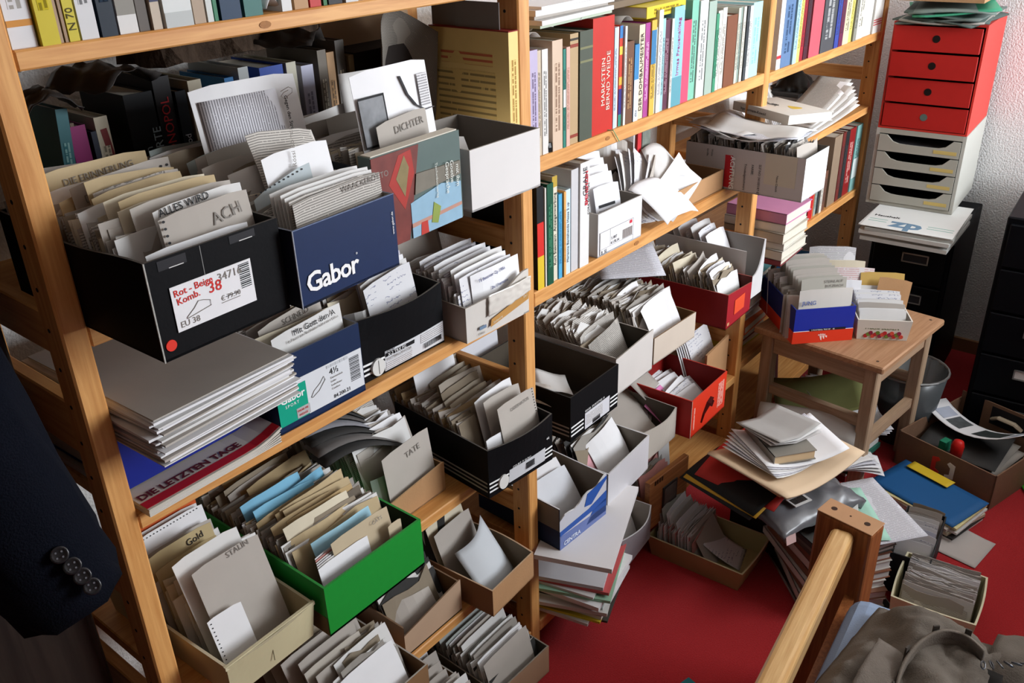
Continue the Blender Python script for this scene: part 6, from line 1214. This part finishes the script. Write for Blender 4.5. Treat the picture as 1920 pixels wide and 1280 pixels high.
# ================================================================== big paper pile on the floor
z = 0.0005
for k, (w_, l_, t, col, rz, dx, dy) in enumerate(((0.22, 0.30, 0.012, '#A8A4A0', -30, 0.0, 0.0), (0.20, 0.27, 0.010, '#2A2826', -26, -0.01, 0.0), (0.20, 0.26, 0.024, '#D2CEC8', -34, 0.0, 0.01), (0.19, 0.27, 0.022, '#8E6450', -28, -0.005, 0.012), (0.19, 0.26, 0.020, '#D6D2CC', -24, -0.01, 0.02), (0.19, 0.25, 0.022, '#8A5A44', -22, -0.004, 0.012), (0.19, 0.26, 0.024, '#CFC8C0', -20, 0.0, 0.02), (0.19, 0.25, 0.020, '#7E5240', -20, 0.0, 0.02), (0.20, 0.26, 0.018, '#5A5650', -16, 0.0, 0.025), (0.20, 0.28, 0.015, '#7A766E', -14, -0.006, 0.03), (0.21, 0.28, 0.014, '#4A4A48', -12, -0.01, 0.03))):
    lbs = ['pale grey brochure at the very bottom of the floor pile', 'thin dark brochure second from the bottom of the floor pile', 'white book low in the floor pile', 'reddish brown book low in the floor pile', 'white book under the middle of the floor pile', 'brown book at the middle of the floor pile', 'white book above the middle of the floor pile', 'dark brown book in the floor pile below the binders', 'grey taupe binder in the floor pile', 'grey olive binder in the floor pile', 'charcoal binder below the mint letter in the floor pile']
    flat_book(1.852 + dx, 0.512 + dy, z, w_, l_, t, col, rz - 15, lbs[k], pages=M('#E0DEDC', .9, .1, 90)); z += t + 0.0004
ZP_ = z
curved('printed_sheet', 'white letter lying under the mint sheet on the floor pile', T(1.900, 0.462, ZP_ + 0.003, -40), 0.18, 0.24, lambda a, c: 0.006 * a, LETTER)
ms = curved('printed_sheet', 'mint green form with a small seal on the floor pile', T(1.852, 0.497, ZP_ + 0.010, -50), 0.15, 0.20, lambda a, c: 0.004 * c, M('#A8D4C2', .7, .05)); txt(ms, 'Empfangsbestätigung', 0.0085, 0, 0, M('#4A7A6A', .6, 0), mw=T(-0.06, -0.04, 0.006, 0))
PB = thing('plastic_bag', 'grey plastic mailing bag with a white address label in the floor pile', 'bag', T(1.806, 0.602, ZP_ + 0.040, -22))
b = MB(); b.grid(lambda a, c: (0.27 * (a - .5), 0.19 * (c - .5), 0.030 * (1 - abs(2 * c - 1) ** 4) * (1 - abs(2 * a - 1) ** 6) + 0.010 * mnoise.noise(Vector((a * 7, c * 7, 5)))), 24, 18, M('#6C6C70', .28, .25, 22, spec=.5), th=0.03); b.obj('bag_body', PB, smooth=True)
b = MB(); b.grid(lambda a, c: (-0.03 + 0.14 * a, -0.0975 + 0.006 * c, -0.024 + 0.022 * c), 4, 1, M('#D8D4D2', .5, .05), th=0.001); b.obj('address_label', PB)
b = MB(); b.grid(lambda a, c: (-0.125 + 0.03 * a, -0.0975 + 0.006 * c, -0.026 + 0.024 * c), 2, 1, M('#D8B8B4', .5, .1), th=0.001); b.obj('round_mark', PB)
MB().box(-0.065, -0.012, -0.056, -0.024, 0.033, 0.0352, OFFW).obj('barcode_patch', PB)
for k in range(12): MB().box(-0.06 + 0.0035 * k, -0.0585 + 0.0035 * k, -0.05, -0.03, 0.034, 0.0362, INK).obj('barcode_bar', PB)
YF_ = 0.300
for k, (m_, rz, dx, dy, s) in enumerate(((M('#1E1C1A', .6), 12, -0.045, 0.06, 0.30), (M('#C99A2E', .6), 14, -0.045, 0.055, 0.29), (M('#141414', .6), 10, -0.045, 0.05, 0.285), (M('#B8302A', .6), 20, -0.03, 0.045, 0.27))):
    curved('file_folder', ['black folder hanging lowest at the left of the floor pile', 'yellow edged folder sagging at the left of the floor pile', 'thin black folder between the yellow and red ones', 'red folder under the cream folder of the floor pile'][k], T(1.845 + dx, 0.655 + dy, YF_ + 0.006 * k, rz - 26), s, 0.22, lambda a, c: -0.10 * max(0, 0.45 - a) ** 1.5, m_, 'folder', th=0.002)
curved('file_folder', 'large cream folder lying open on top of the floor pile', T(1.820, 0.648, 0.332, -14), 0.30, 0.235, lambda a, c: 0.02 * (2 * a - 1) ** 2 + 0.012 * max(0, 0.35 - a), M('#D9BFA0', .7, .06), 'folder', th=0.004)
curved('file_folder', 'second cream folder under the large open one', T(1.825, 0.655, 0.325, -18), 0.28, 0.225, lambda a, c: 0.02 * (2 * a - 1) ** 2, M('#CFAF86', .7, .06), 'folder', th=0.003)
for k in range(6): curved('loose_sheet', 'white typed sheet on the large cream folder', T(1.822 + 0.004 * k, 0.668 - 0.003 * k, 0.342 + 0.0030 * k, -14 - 4 * k), 0.225, 0.165, lambda a, c: 0.022 * (2 * a - 1) ** 2 + 0.004 * c, [OFFW, LETTER, WHITE, OFFW, LETTER, WHITE][k], group='typed sheets on the large cream folder')
curved('loose_sheet', 'pale page with a red corner at the right of the floor pile', T(1.925, 0.645, 0.350, -40), 0.11, 0.12, lambda a, c: 0.01 * a, printed('#D8D2DA', '#C84A4A', 0.012, .3, .45, 120, .6))
flat_book(1.822, 0.668, 0.364, 0.11, 0.150, 0.026, '#8A857C', -38, 'thick grey paperback on the cream folder pile', pages=M('#D8BE98', .9, .08))
for k in range(3): curved('loose_sheet', 'grey sheet folded on top of the thick grey paperback', T(1.838, 0.682, 0.392 + 0.006 * k, -26 + 6 * k, -3, 3), 0.155, 0.13, lambda a, c: 0.012 * abs(2 * a - 1) , [M('#B8B4B2', .8), OFFW, M('#A8A5A2', .8)][k], group='grey sheets on top of the floor pile')
MB().box(-0.07, 0.07, -0.09, 0.09, 0, 0.285, M('#1A1412', .8, .2)).obj('cardboard_box', None, T(1.935, 0.700, 0.0005, -10)).__setitem__('label', 'dark box half hidden under the rear of the floor pile')
for o in bpy.data.objects:
    if o.get('label', '').startswith('dark box half hidden'): o['category'] = 'box'

# ---- beige tray on the carpet
BT = carton('plastic_tray', 'long beige tray of cards standing on the red carpet', 1.680, 0.675, 0.0005, 0.165, 0.245, 0.062, 2, M('#A8895E', .7, .15), M('#B5AA78', .7, .08), M('#C6B890', .6), taper=0.09, cat='tray', t=0.004, bulge=(0.004, 0, 0, 0), bodyname='tray_body')
slips(BT, 0.13, 0.23, 34, (0.075, 0.10), [WHITE, OFFW, ROSE, GREYC], 'index slips packed at the back of the long beige tray', 4, seed=181)
for k in range(9): incard(BT, 0.08, 0.115 + 0.012 * k, 0.118, 0.098 + 0.006 * k, [M('#C2BAB2', .85), WHITE, OFFW, WHITE, GREYC, OFFW, WHITE, M('#A8A8A0', .8), GREYC][k], 'white card leaning in the long beige tray', 'cards in the long beige tray', 24 - 1.5 * k, rs.uniform(-4, 4), 'index_card')
bc = incard(BT, 0.082, 0.085, 0.110, 0.115, M('#BCB2A8', .85, .06), 'large plain grey card leaning at the front of the long beige tray', tilt=34, yaw=-3)
curved('note_sheet', 'punched white sheet sliding down inside the long beige tray', BT['mw'] @ T(0.10, 0.085, 0.022, 12, 18), 0.09, 0.11, lambda a, c: 0.02 * c * c, HAND)
q = MB(); q.prism([(0.11 + 0.004 * math.cos(a_ * PI / 4), 0.05 + 0.003 * math.sin(a_ * PI / 4)) for a_ in range(8)], 'z', 0.0042, 0.006, INK); q.obj('ink_spot', BT['root'])

# ---- dark card box, blue folder stack, case, green leaflets, cream tray
DC = carton('card_file_box', 'black box of upright white notes behind the bed post', 1.905, 0.330, 0.0005, 0.095, 0.215, 0.118, -60, M('#16141A', .6, .15), BLACKIN, M('#2A2A2C', .7), mw=T(1.905, 0.392, 0.0005, -84))
for k in range(11): incard(DC, 0.048, 0.018 + 0.017 * k, 0.080, 0.124 + rs.uniform(0, 0.012), [WHITE, HAND, WHITE, M('#C8CCDC', .7), WHITE, HAND, OFFW, NEWS, GREYC, GREYC, TAUPE][k], 'white note standing in the black box behind the bed post', 'notes in the black box behind the bed post', 14, rs.uniform(-5, 5), 'note_card', curl=0.006)
fs = stack(T(2.305, 0.405, 0.0005, -18), 0.17, 0.265, [(0.010, OFFW), (0.006, DARKG), (0.010, M('#C8C0A8', .7)), (0.006, OFFW), (0.008, GREYC), (0.006, M('#D8CE9A', .7))], 'stack of folders and magazines under the blue folder beside the brown case', name='folder_pile', cat='folders', jit=0.008, rot=5, seed=31, partname='folder')
curved('file_folder', 'blue card folder on the stack beside the brown case', T(2.310, 0.408, 0.0500, -18), 0.165, 0.260, lambda a, c: 0.006 * a, M('#1F5A92', .6, .06), 'folder', th=0.003)
curved('paper_slip', 'yellow slip between the blue folder and the brown case', T(2.385, 0.425, 0.062, -18), 0.04, 0.13, None, M('#D8B82E', .6))
CS = thing('cardboard_case', 'open brown fibre case with a photo strip on the carpet', 'case', T(2.395, 0.262, 0.0005, 74))
BR = M('#7A5C48', .75, .12, 60, bump=.08); BRI = M('#8A7460', .85, .1)
Wc, Lc, Hc = 0.30, 0.335, 0.115
MB().box(0, Wc, -Lc, 0, 0, 0.004, BR, top=BRI).obj('base', CS); MB().box(0, Wc, -0.004, 0, 0.004, Hc, BR).obj('side_panel', CS); MB().box(0, Wc, -Lc, -Lc + 0.004, 0.004, Hc + 0.02, BR).obj('side_panel', CS); MB().box(0, 0.004, -Lc, 0, 0.004, Hc, BR).obj('end_panel', CS); MB().box(Wc - 0.004, Wc, -Lc, 0, 0.004, Hc, BR).obj('end_panel', CS)
WH = M('#E0DEDC', .5, .03)
for (x, m_) in ((0.115, WH), (0.185, M('#C8302A', .5))):
    sgn = 1 if m_ is WH else -1; q = MB(); q.prism([(x, 0.040), (x + sgn * 0.026, 0.034), (x + sgn * 0.026, 0.044), (x + sgn * 0.013, 0.049), (x + sgn * 0.013, 0.072), (x + sgn * 0.024, 0.082), (x + sgn * 0.018, 0.090), (x, 0.085)], 'y', 0.0, 0.002, m_); q.obj('handle_end', CS)
q = MB(); q.tube([(0.10, -Lc + 0.008, 0.085), (0.12, -Lc + 0.016, 0.100), (0.17, -Lc + 0.016, 0.100), (0.19, -Lc + 0.008, 0.085)], [(0.010, 0.006)] * 4, 8, M('#A89A84', .6)); q.obj('grip', CS)
MB().box(0.085, 0.20, -Lc + 0.004, -Lc + 0.0046, 0.065, 0.125, INK).obj('handle_slot', CS)
psm = CS.matrix_world @ T(0.165, -0.185, 0.112, -8, 8, 0)
ps = curved('photo_strip', 'long white page with two dark photographs draped across the case', psm, 0.315, 0.105, lambda a, c: 0.055 * (a - 0.62) ** 2 * 4 - 0.01, WHITE)
for (x0, x1, m_) in ((-0.09, -0.005, M('#3A4040', .5, .8, 45)), (0.035, 0.085, M('#5A5E60', .5, .8, 60)), (-0.135, -0.10, M('#A8B0BC', .5, .3)), (0.092, 0.13, M('#B8BECE', .5, .3))):
    q = MB(); q.grid(lambda a, c, x0=x0, x1=x1: (x0 + (x1 - x0) * a, -0.038 + 0.068 * c, 0.055 * ((x0 + (x1 - x0) * a) / 0.315 + 0.5 - 0.62) ** 2 * 4 - 0.0086), 6, 2, m_, th=0.0004); q.obj('photograph', ps)
for k in range(4): curved('loose_sheet', 'grey sheet lying in the bottom of the brown case', CS.matrix_world @ T(0.15 + 0.01 * k, -0.17, 0.03 + 0.012 * k, 5 * k, 4), 0.22, 0.25, lambda a, c: 0.01 * a, [DARKG, GREYC, GREY2, DARKG][k], group='sheets in the brown case')
q = MB(); q.lathe([(0.0, 0.0), (0.016, 0.004), (0.018, 0.04), (0.014, 0.055), (0.004, 0.06)], 12, M('#C8201A', .4)); tag(q.obj('red_pot', None, CS.matrix_world @ T(0.150, -0.06, 0.074), smooth=True), 'small red plastic pot in the brown case', 'pot')
MB().box(0, 0.02, 0, 0.03, 0, 0.04, M('#1E7A5A', .5)).obj('green_packet', None, CS.matrix_world @ T(0.178, -0.075, 0.074)).__setitem__('label', 'small green packet beside the red pot in the case'); bpy.data.objects['green_packet']['category'] = 'packet'
for k in range(2): curved('leaflet', ['green leaflet with fern leaves at the right edge', 'paler green leaflet under the fern leaflet'][k], T(2.600 + 0.02 * k, 0.160 - 0.01 * k, 0.004 + 0.003 * (1 - k), 30 + 10 * k), 0.18, 0.13, None, M('#4AA82E', .6, .35, 45), 'leaflet')
curved('loose_sheet', 'grey sheet lying on the carpet beside the cream tray', T(2.195, 0.285, 0.003, -8), 0.135, 0.135, lambda a, c: 0.012 * max(0, a + c - 1.2), M('#BDB6B2', .75, .05))
CT = carton('plastic_tray', 'cream rounded tray with a row of papers in front of the trousers', 1.790, 0.180, 0.0005, 0.168, 0.168, 0.105, 4, M('#CFC6A0', .6, .05), M('#B9B088', .65, .06), M('#DAD2B4', .6), mw=T(1.775, 0.335, 0.0005, -84), taper=0.08, cat='tray', t=0.004, bulge=(0.004, 0.004, 0.004, 0.004), bodyname='tray_body')
slips(CT, 0.02, 0.13, 40, (0.075, 0.098), [WHITE, OFFW, GREYC, NEWS], 'paper slips packed in the cream rounded tray', 14, seed=191)
for k in range(9): incard(CT, 0.084 + rs.uniform(-0.006, 0.006), 0.012 + 0.0135 * k, 0.14, 0.094 + rs.uniform(0, 0.012), rs.choice([WHITE, OFFW, NEWS, GREYC]), 'folded paper standing in the cream rounded tray', 'papers in the cream rounded tray', 16, rs.uniform(-3, 3), 'folded_sheet', curl=0.004, cat='paper')
book(T(1.13, 0.54, 0.0005, -14) @ T(0, 0, 0, 0, 0, 90), 0.03, 0.2, 0.15, '#1A6E74', 'teal book lying on the carpet at the bottom edge')

# ================================================================== BED with trousers, foreground
BED = thing('bed_frame', 'wooden bed frame post and rail in the foreground', 'bed', T(1.472, 0.383, 0, -8))
BW_ = wood('z', '#9A5E34', '#74401F', 0.4); BWX = wood('x', '#D6AE78', '#B98A54', 0.22)
MB().box(-0.027, 0.027, -0.057, 0.057, 0, 0.500, BW_).obj('post', BED, bevel=0.006, bseg=2)
MB().box(-0.0265, 0.0265, -0.0565, 0.0565, 0.4995, 0.5012, M('#B58A66', .6, .1)).obj('post_top', BED, bevel=0.0008)
for (y, r_) in ((0.034, 0.006), (-0.034, 0.006), (0.0, 0.002)): MB().lathe([(r_, 0.5011), (r_, 0.5016)], 10, M('#3A2418', .6), 0, y).obj('screw_hole', BED)
MB().box(-0.95, -0.027, -0.022, 0.022, 0.430, 0.488, BWX).obj('rail', BED, T(0, 0.004, 0, 14), bevel=0.012, bseg=3)
MB().box(-1.0, -0.027, -0.020, 0.0, 0.26, 0.34, BW_).obj('lower_rail', BED, T(0, -0.02, 0, 14))
MT = thing('mattress', 'pale blue mattress behind the bed rail', 'mattress', T(1.40, 0.335, 0, 5))
b = MB(); b.box(-0.95, 0.0, -0.75, 0.0, 0.12, 0.40, M('#8FA0BC', .85, .06, 30, bump=.1, bscale=300)); b.obj('mattress_body', MT, bevel=0.035, bseg=3)
MB().box(-0.94, -0.01, -0.74, -0.01, 0.0005, 0.12, M('#5A4A3C', .8)).obj('slatted_base', MT)
# crumpled grey brown trousers
TR = thing('trousers', 'crumpled grey brown trousers thrown on the bed', 'trousers', T(1.215, 0.140, 0.400, 0))
CL = M('#6A625A', .95, .18, 40, bump=.25, bscale=420, spec=.05); CLD = M('#3A3530', .95, .2, 40, bump=.2, bscale=420, spec=.05)
def cloth(fn, nu, nv, m, name, th=0.006): 
    b = MB(); b.grid(fn, nu, nv, m, (0.4, 0.3), th=th); return b.obj(name, TR, smooth=True)
def nz(x, y, s, k): return mnoise.noise(Vector((x * s, y * s, k)))
def body(a, c):
    x = -0.19 + 0.33 * a + 0.03 * c; y = 0.135 - 0.24 * c + 0.03 * (1 - a)
    e = min(1, 6 * a * 1.2) * min(1, 7 * (1 - a)) * min(1, 7 * c) * min(1, 6 * (1 - c))
    h = 0.012 + e * (0.045 + 0.020 * nz(a * 1.4 + c, c * 2, 2.2, 1) + 0.016 * math.sin(9 * c + 5 * a + 2 * nz(a, c, 3, 4)) + 0.010 * (1 - abs(nz(a * 1.6 + 0.4 * c, c, 5, 11)) * 2.2)) + 0.005 * nz(a, c, 14, 7)
    return (x, y, h)
cloth(body, 44, 34, CL, 'trouser_body')
def leg(a, c):
    ang = PI * c; r = 0.050 + 0.008 * math.sin(11 * a) + 0.006 * nz(a, c, 6, 3)
    x = 0.13 + 0.03 * a - 0.20 * a * a * 0.2; y = -0.05 - 0.30 * a
    return (x - r * 1.25 * math.cos(ang), y, 0.008 + r * 0.9 * math.sin(ang) + 0.006 * nz(a, c, 12, 2))
cloth(leg, 26, 18, CL, 'trouser_leg')
def leg2(a, c):
    ang = PI * c; r = 0.055 + 0.008 * math.sin(9 * a + 1) + 0.007 * nz(a, c, 6, 9)
    x = -0.02 - 0.30 * a; y = -0.06 - 0.03 * a
    return (x, y + r * 1.2 * math.cos(ang), 0.008 + r * 0.95 * math.sin(ang))
def waist(a, c):
    ang = -0.4 + 3.8 * a; rx, ry = 0.115, 0.070
    return (-0.04 + rx * math.cos(ang) * (1 + 0.05 * nz(a, c, 5, 2)), -0.02 + ry * math.sin(ang), 0.052 + 0.036 * c + 0.014 * math.sin(6 * a) + 0.006 * nz(a, c, 9, 6))
cloth(waist, 40, 6, M('#746B62', .95, .15, 40, bump=.25, bscale=420, spec=.05), 'waistband', 0.005)
for k in range(5):
    a = 0.12 + 0.17 * k; ang = -0.4 + 3.8 * a
    b = MB(); b.box(-0.005, 0.005, -0.0015, 0.0015, -0.022, 0.026, M('#4A443E', .95, .15)); b.obj('belt_loop', TR, T(-0.04 + 0.118 * math.cos(ang), -0.02 + 0.073 * math.sin(ang), 0.070 + 0.014 * math.sin(6 * a), math.degrees(ang) + 90))
cloth(lambda a, c: (-0.04 + 0.105 * (2 * a - 1), -0.02 + 0.06 * (2 * c - 1), 0.055 - 0.03 * (1 - (2 * a - 1) ** 2) * (1 - (2 * c - 1) ** 2)), 12, 10, M('#1E1B18', .95, .2), 'inner_lining')
cloth(lambda a, c: (-0.13 + 0.13 * a, 0.10 - 0.05 * c, 0.073 + 0.008 * math.sin(PI * a) - 0.012 * c + 0.004 * nz(a, c, 8, 8)), 14, 8, M('#70675F', .95, .15, 40, bump=.25, bscale=420, spec=.05), 'pocket_flap', 0.006)
for k in range(6):
    q = MB(); q.tube([(0.007 * math.cos(t_ * PI / 6), 0.005 * math.sin(t_ * PI / 6), 0) for t_ in range(13)], 0.0014, 5, M('#5E5E60', .4, .1, metal=.7)); q.obj('belt_link', TR, T(0.025 + 0.012 * k, -0.052 - 0.010 * k, 0.094 - 0.003 * k, 25 * k, 50))

# ================================================================== dark jacket at the left
ST2 = thing('clothes_stand', 'wooden clothes stand holding the dark jacket, mostly out of view', 'stand', T(-0.02, 0.86, 0))
MB().tube([(0, 0, 0.0), (0, 0, 1.34)], 0.018, 10, M('#2A1C14', .5)).obj('pole', ST2); MB().lathe([(0.13, 0), (0.13, 0.02), (0.03, 0.05)], 16, M('#2A1C14', .5)).obj('base', ST2)
MB().tube([(-0.20, 0, 1.30), (0, 0, 1.35), (0.20, 0, 1.30)], 0.014, 8, M('#2A1C14', .5)).obj('shoulder_bar', ST2)
JK = thing('jacket', 'dark navy jacket with four sleeve buttons hanging at the left edge', 'jacket', T(0, 0, 0))
NV = M('#0A0D16', .9, .2, 60, bump=.3, bscale=600, spec=.06)
path = [(0.152, 0.630, 1.335), (0.159, 0.626, 1.281), (0.171, 0.624, 1.219), (0.185, 0.624, 1.155), (0.191, 0.624, 1.128), (0.194, 0.624, 1.112)]
b = MB(); P_ = [Vector(p) for p in path]; seg = 20; rings = []
for i, p in enumerate(P_):
    t = (P_[min(i + 1, 5)] - P_[max(i - 1, 0)]).normalized(); a = t.cross(Vector((1, 0, 0))).normalized(); bb = a.cross(t).normalized(); r = (0.050, 0.048, 0.047, 0.046, 0.044, 0.043)[i]
    rings.append([b.add(p + (a * math.cos(2 * PI * k / seg) * 0.9 + bb * math.sin(2 * PI * k / seg)) * r * (1 + 0.05 * math.sin(3 * k + 2.1 * i))) for k in range(seg)])
for i in range(5):
    for k in range(seg): b.face((rings[i][k], rings[i + 1][k], rings[i + 1][(k + 1) % seg], rings[i][(k + 1) % seg]), NV)
inner = [b.add(P_[5] + (Vector(b.v[q]) - P_[5]) * 0.5 + (P_[4] - P_[5]) * 0.05) for q in rings[5]]
for k in range(seg): b.face((rings[5][k], inner[k], inner[(k + 1) % seg], rings[5][(k + 1) % seg]), NV)
b.face(inner, M('#0A0B10', .9)); b.face(rings[0], NV)
b.obj('sleeve', JK, smooth=True)
for k in range(4):
    c0 = Vector(((0.183, 0.580, 1.180), (0.188, 0.577, 1.168), (0.192, 0.576, 1.156), (0.196, 0.575, 1.144))[k])
    nrm = Vector((-0.25, -0.80, 0.45)).normalized(); rot = nrm.to_track_quat('Z', 'X').to_matrix().to_4x4()
    q = MB(); q.lathe([(0.0062, -0.004), (0.0066, 0.001), (0.0060, 0.003), (0.0046, 0.0022), (0.002, 0.0018)], 16, M('#1A1A1E', .25, .1, spec=.6)); bt = q.obj('sleeve_button', JK, Matrix.Translation(c0) @ rot, smooth=True)
    for (x, y) in ((0.002, 0.002), (-0.002, 0.002), (0.002, -0.002), (-0.002, -0.002)): MB().lathe([(0.0008, 0.0020), (0.0008, 0.0024)], 6, M('#6A6A70', .5), x, y).obj('thread_hole', bt)
b = MB()
def coat(a, c):
    ang = 2 * PI * a; z = 1.36 - 1.05 * c; rx = 0.12 + 0.09 * min(1, c * 3) * 0.7; ry = 0.10 + 0.03 * c
    return (-0.02 + rx * math.cos(ang) * (1 + 0.06 * math.sin(5 * ang)), 0.86 + ry * math.sin(ang) * (1 + 0.05 * math.sin(4 * ang + 1)), z)
b.grid(coat, 32, 10, NV, th=0.006); b.obj('jacket_body', JK, smooth=True)

# ------------------------------------------------------------------ lettering as plain meshes
bpy.context.view_layer.update()
dg = bpy.context.evaluated_depsgraph_get()
for o in [o for o in bpy.data.objects if o.type == 'FONT']:
    me = bpy.data.meshes.new_from_object(o.evaluated_get(dg), depsgraph=dg); nm = o.name.split('.')[0]
    par, ml, lab = o.parent, o.matrix_local.copy(), o.get('label')
    for poly in me.polygons: poly.material_index = 0
    bpy.data.objects.remove(o)
    n_ = bpy.data.objects.new(nm, me); C.objects.link(n_); n_.parent = par; n_.matrix_local = ml
    if lab: n_['label'] = lab

# ------------------------------------------------------------------ labels: tell look-alikes of one group apart by colour and by place in their row
import re, colorsys
def colour_word(o):
    nm = o.data.materials[0].name; m_ = re.search(r'([0-9A-Fa-f]{6})', nm); hx = m_.group(1)
    r_, g_, b_ = [int(hx[i:i + 2], 16) / 255 for i in (0, 2, 4)]; h, s, v = colorsys.rgb_to_hsv(r_, g_, b_)
    if s < 0.13: w_ = 'white' if v > 0.89 else 'off-white' if v > 0.78 else 'grey' if v > 0.5 else 'dark grey'
    elif h < 0.04 or h > 0.93: w_ = 'pink' if v > 0.75 else 'red'
    elif h < 0.17: w_ = 'cream' if v > 0.78 else 'tan' if v > 0.66 else 'brown'
    elif h < 0.45: w_ = 'green'
    elif h < 0.72: w_ = 'pale blue'
    else: w_ = 'lilac'
    return ('printed ' if nm.startswith('printed') else '') + w_
COLW = ['light grey', 'dark grey', 'grey brown', 'grey', 'manila', 'off-white', 'white', 'beige', 'cream', 'pale blue', 'pale', 'dark']
sets = {}
for o in bpy.data.objects:
    if o.parent is None and o.get('label') and o.get('group') and o.type == 'MESH': sets.setdefault(o['label'], []).append(o)
for lab, members in sets.items():
    if len(members) < 2: continue
    words = lab.split(' '); k = 0; head = []
    while k < 2 and words[k] in ('tall', 'stiff', 'thick', 'loose', 'plain', 'narrow', 'big', 'large', 'bowed', 'torn', 'folded', 'rounded', 'crumpled'): head.append(words[k]); k += 1
    rest = ' '.join(words[k:])
    for cw_ in COLW:
        if rest.startswith(cw_ + ' '): rest = rest[len(cw_) + 1:]; break
    if 'printed' in rest.split(' ')[:2] or 'newspaper' in rest or 'typed' in rest: strip_print = True
    else: strip_print = False
    by = {}
    for o in members:
        w_ = colour_word(o); w_ = w_.replace('printed ', '') if strip_print else w_
        by.setdefault(w_, []).append(o)
    for w_, os_ in by.items():
        os_.sort(key=lambda o: round((o.matrix_world @ Vector((0, 0, 0.02))).xy.length, 4))
        for i, o in enumerate(os_):
            nl = ' '.join(head + [w_, rest])
            if len(os_) > 1:
                tail = ', %s from front' % ORD[i]
                nl = nl + tail
            ws = nl.replace(',', ' ,').split()
            if len(nl.split()) > 16: nl = ' '.join(nl.split()[:16])
            o['label'] = nl
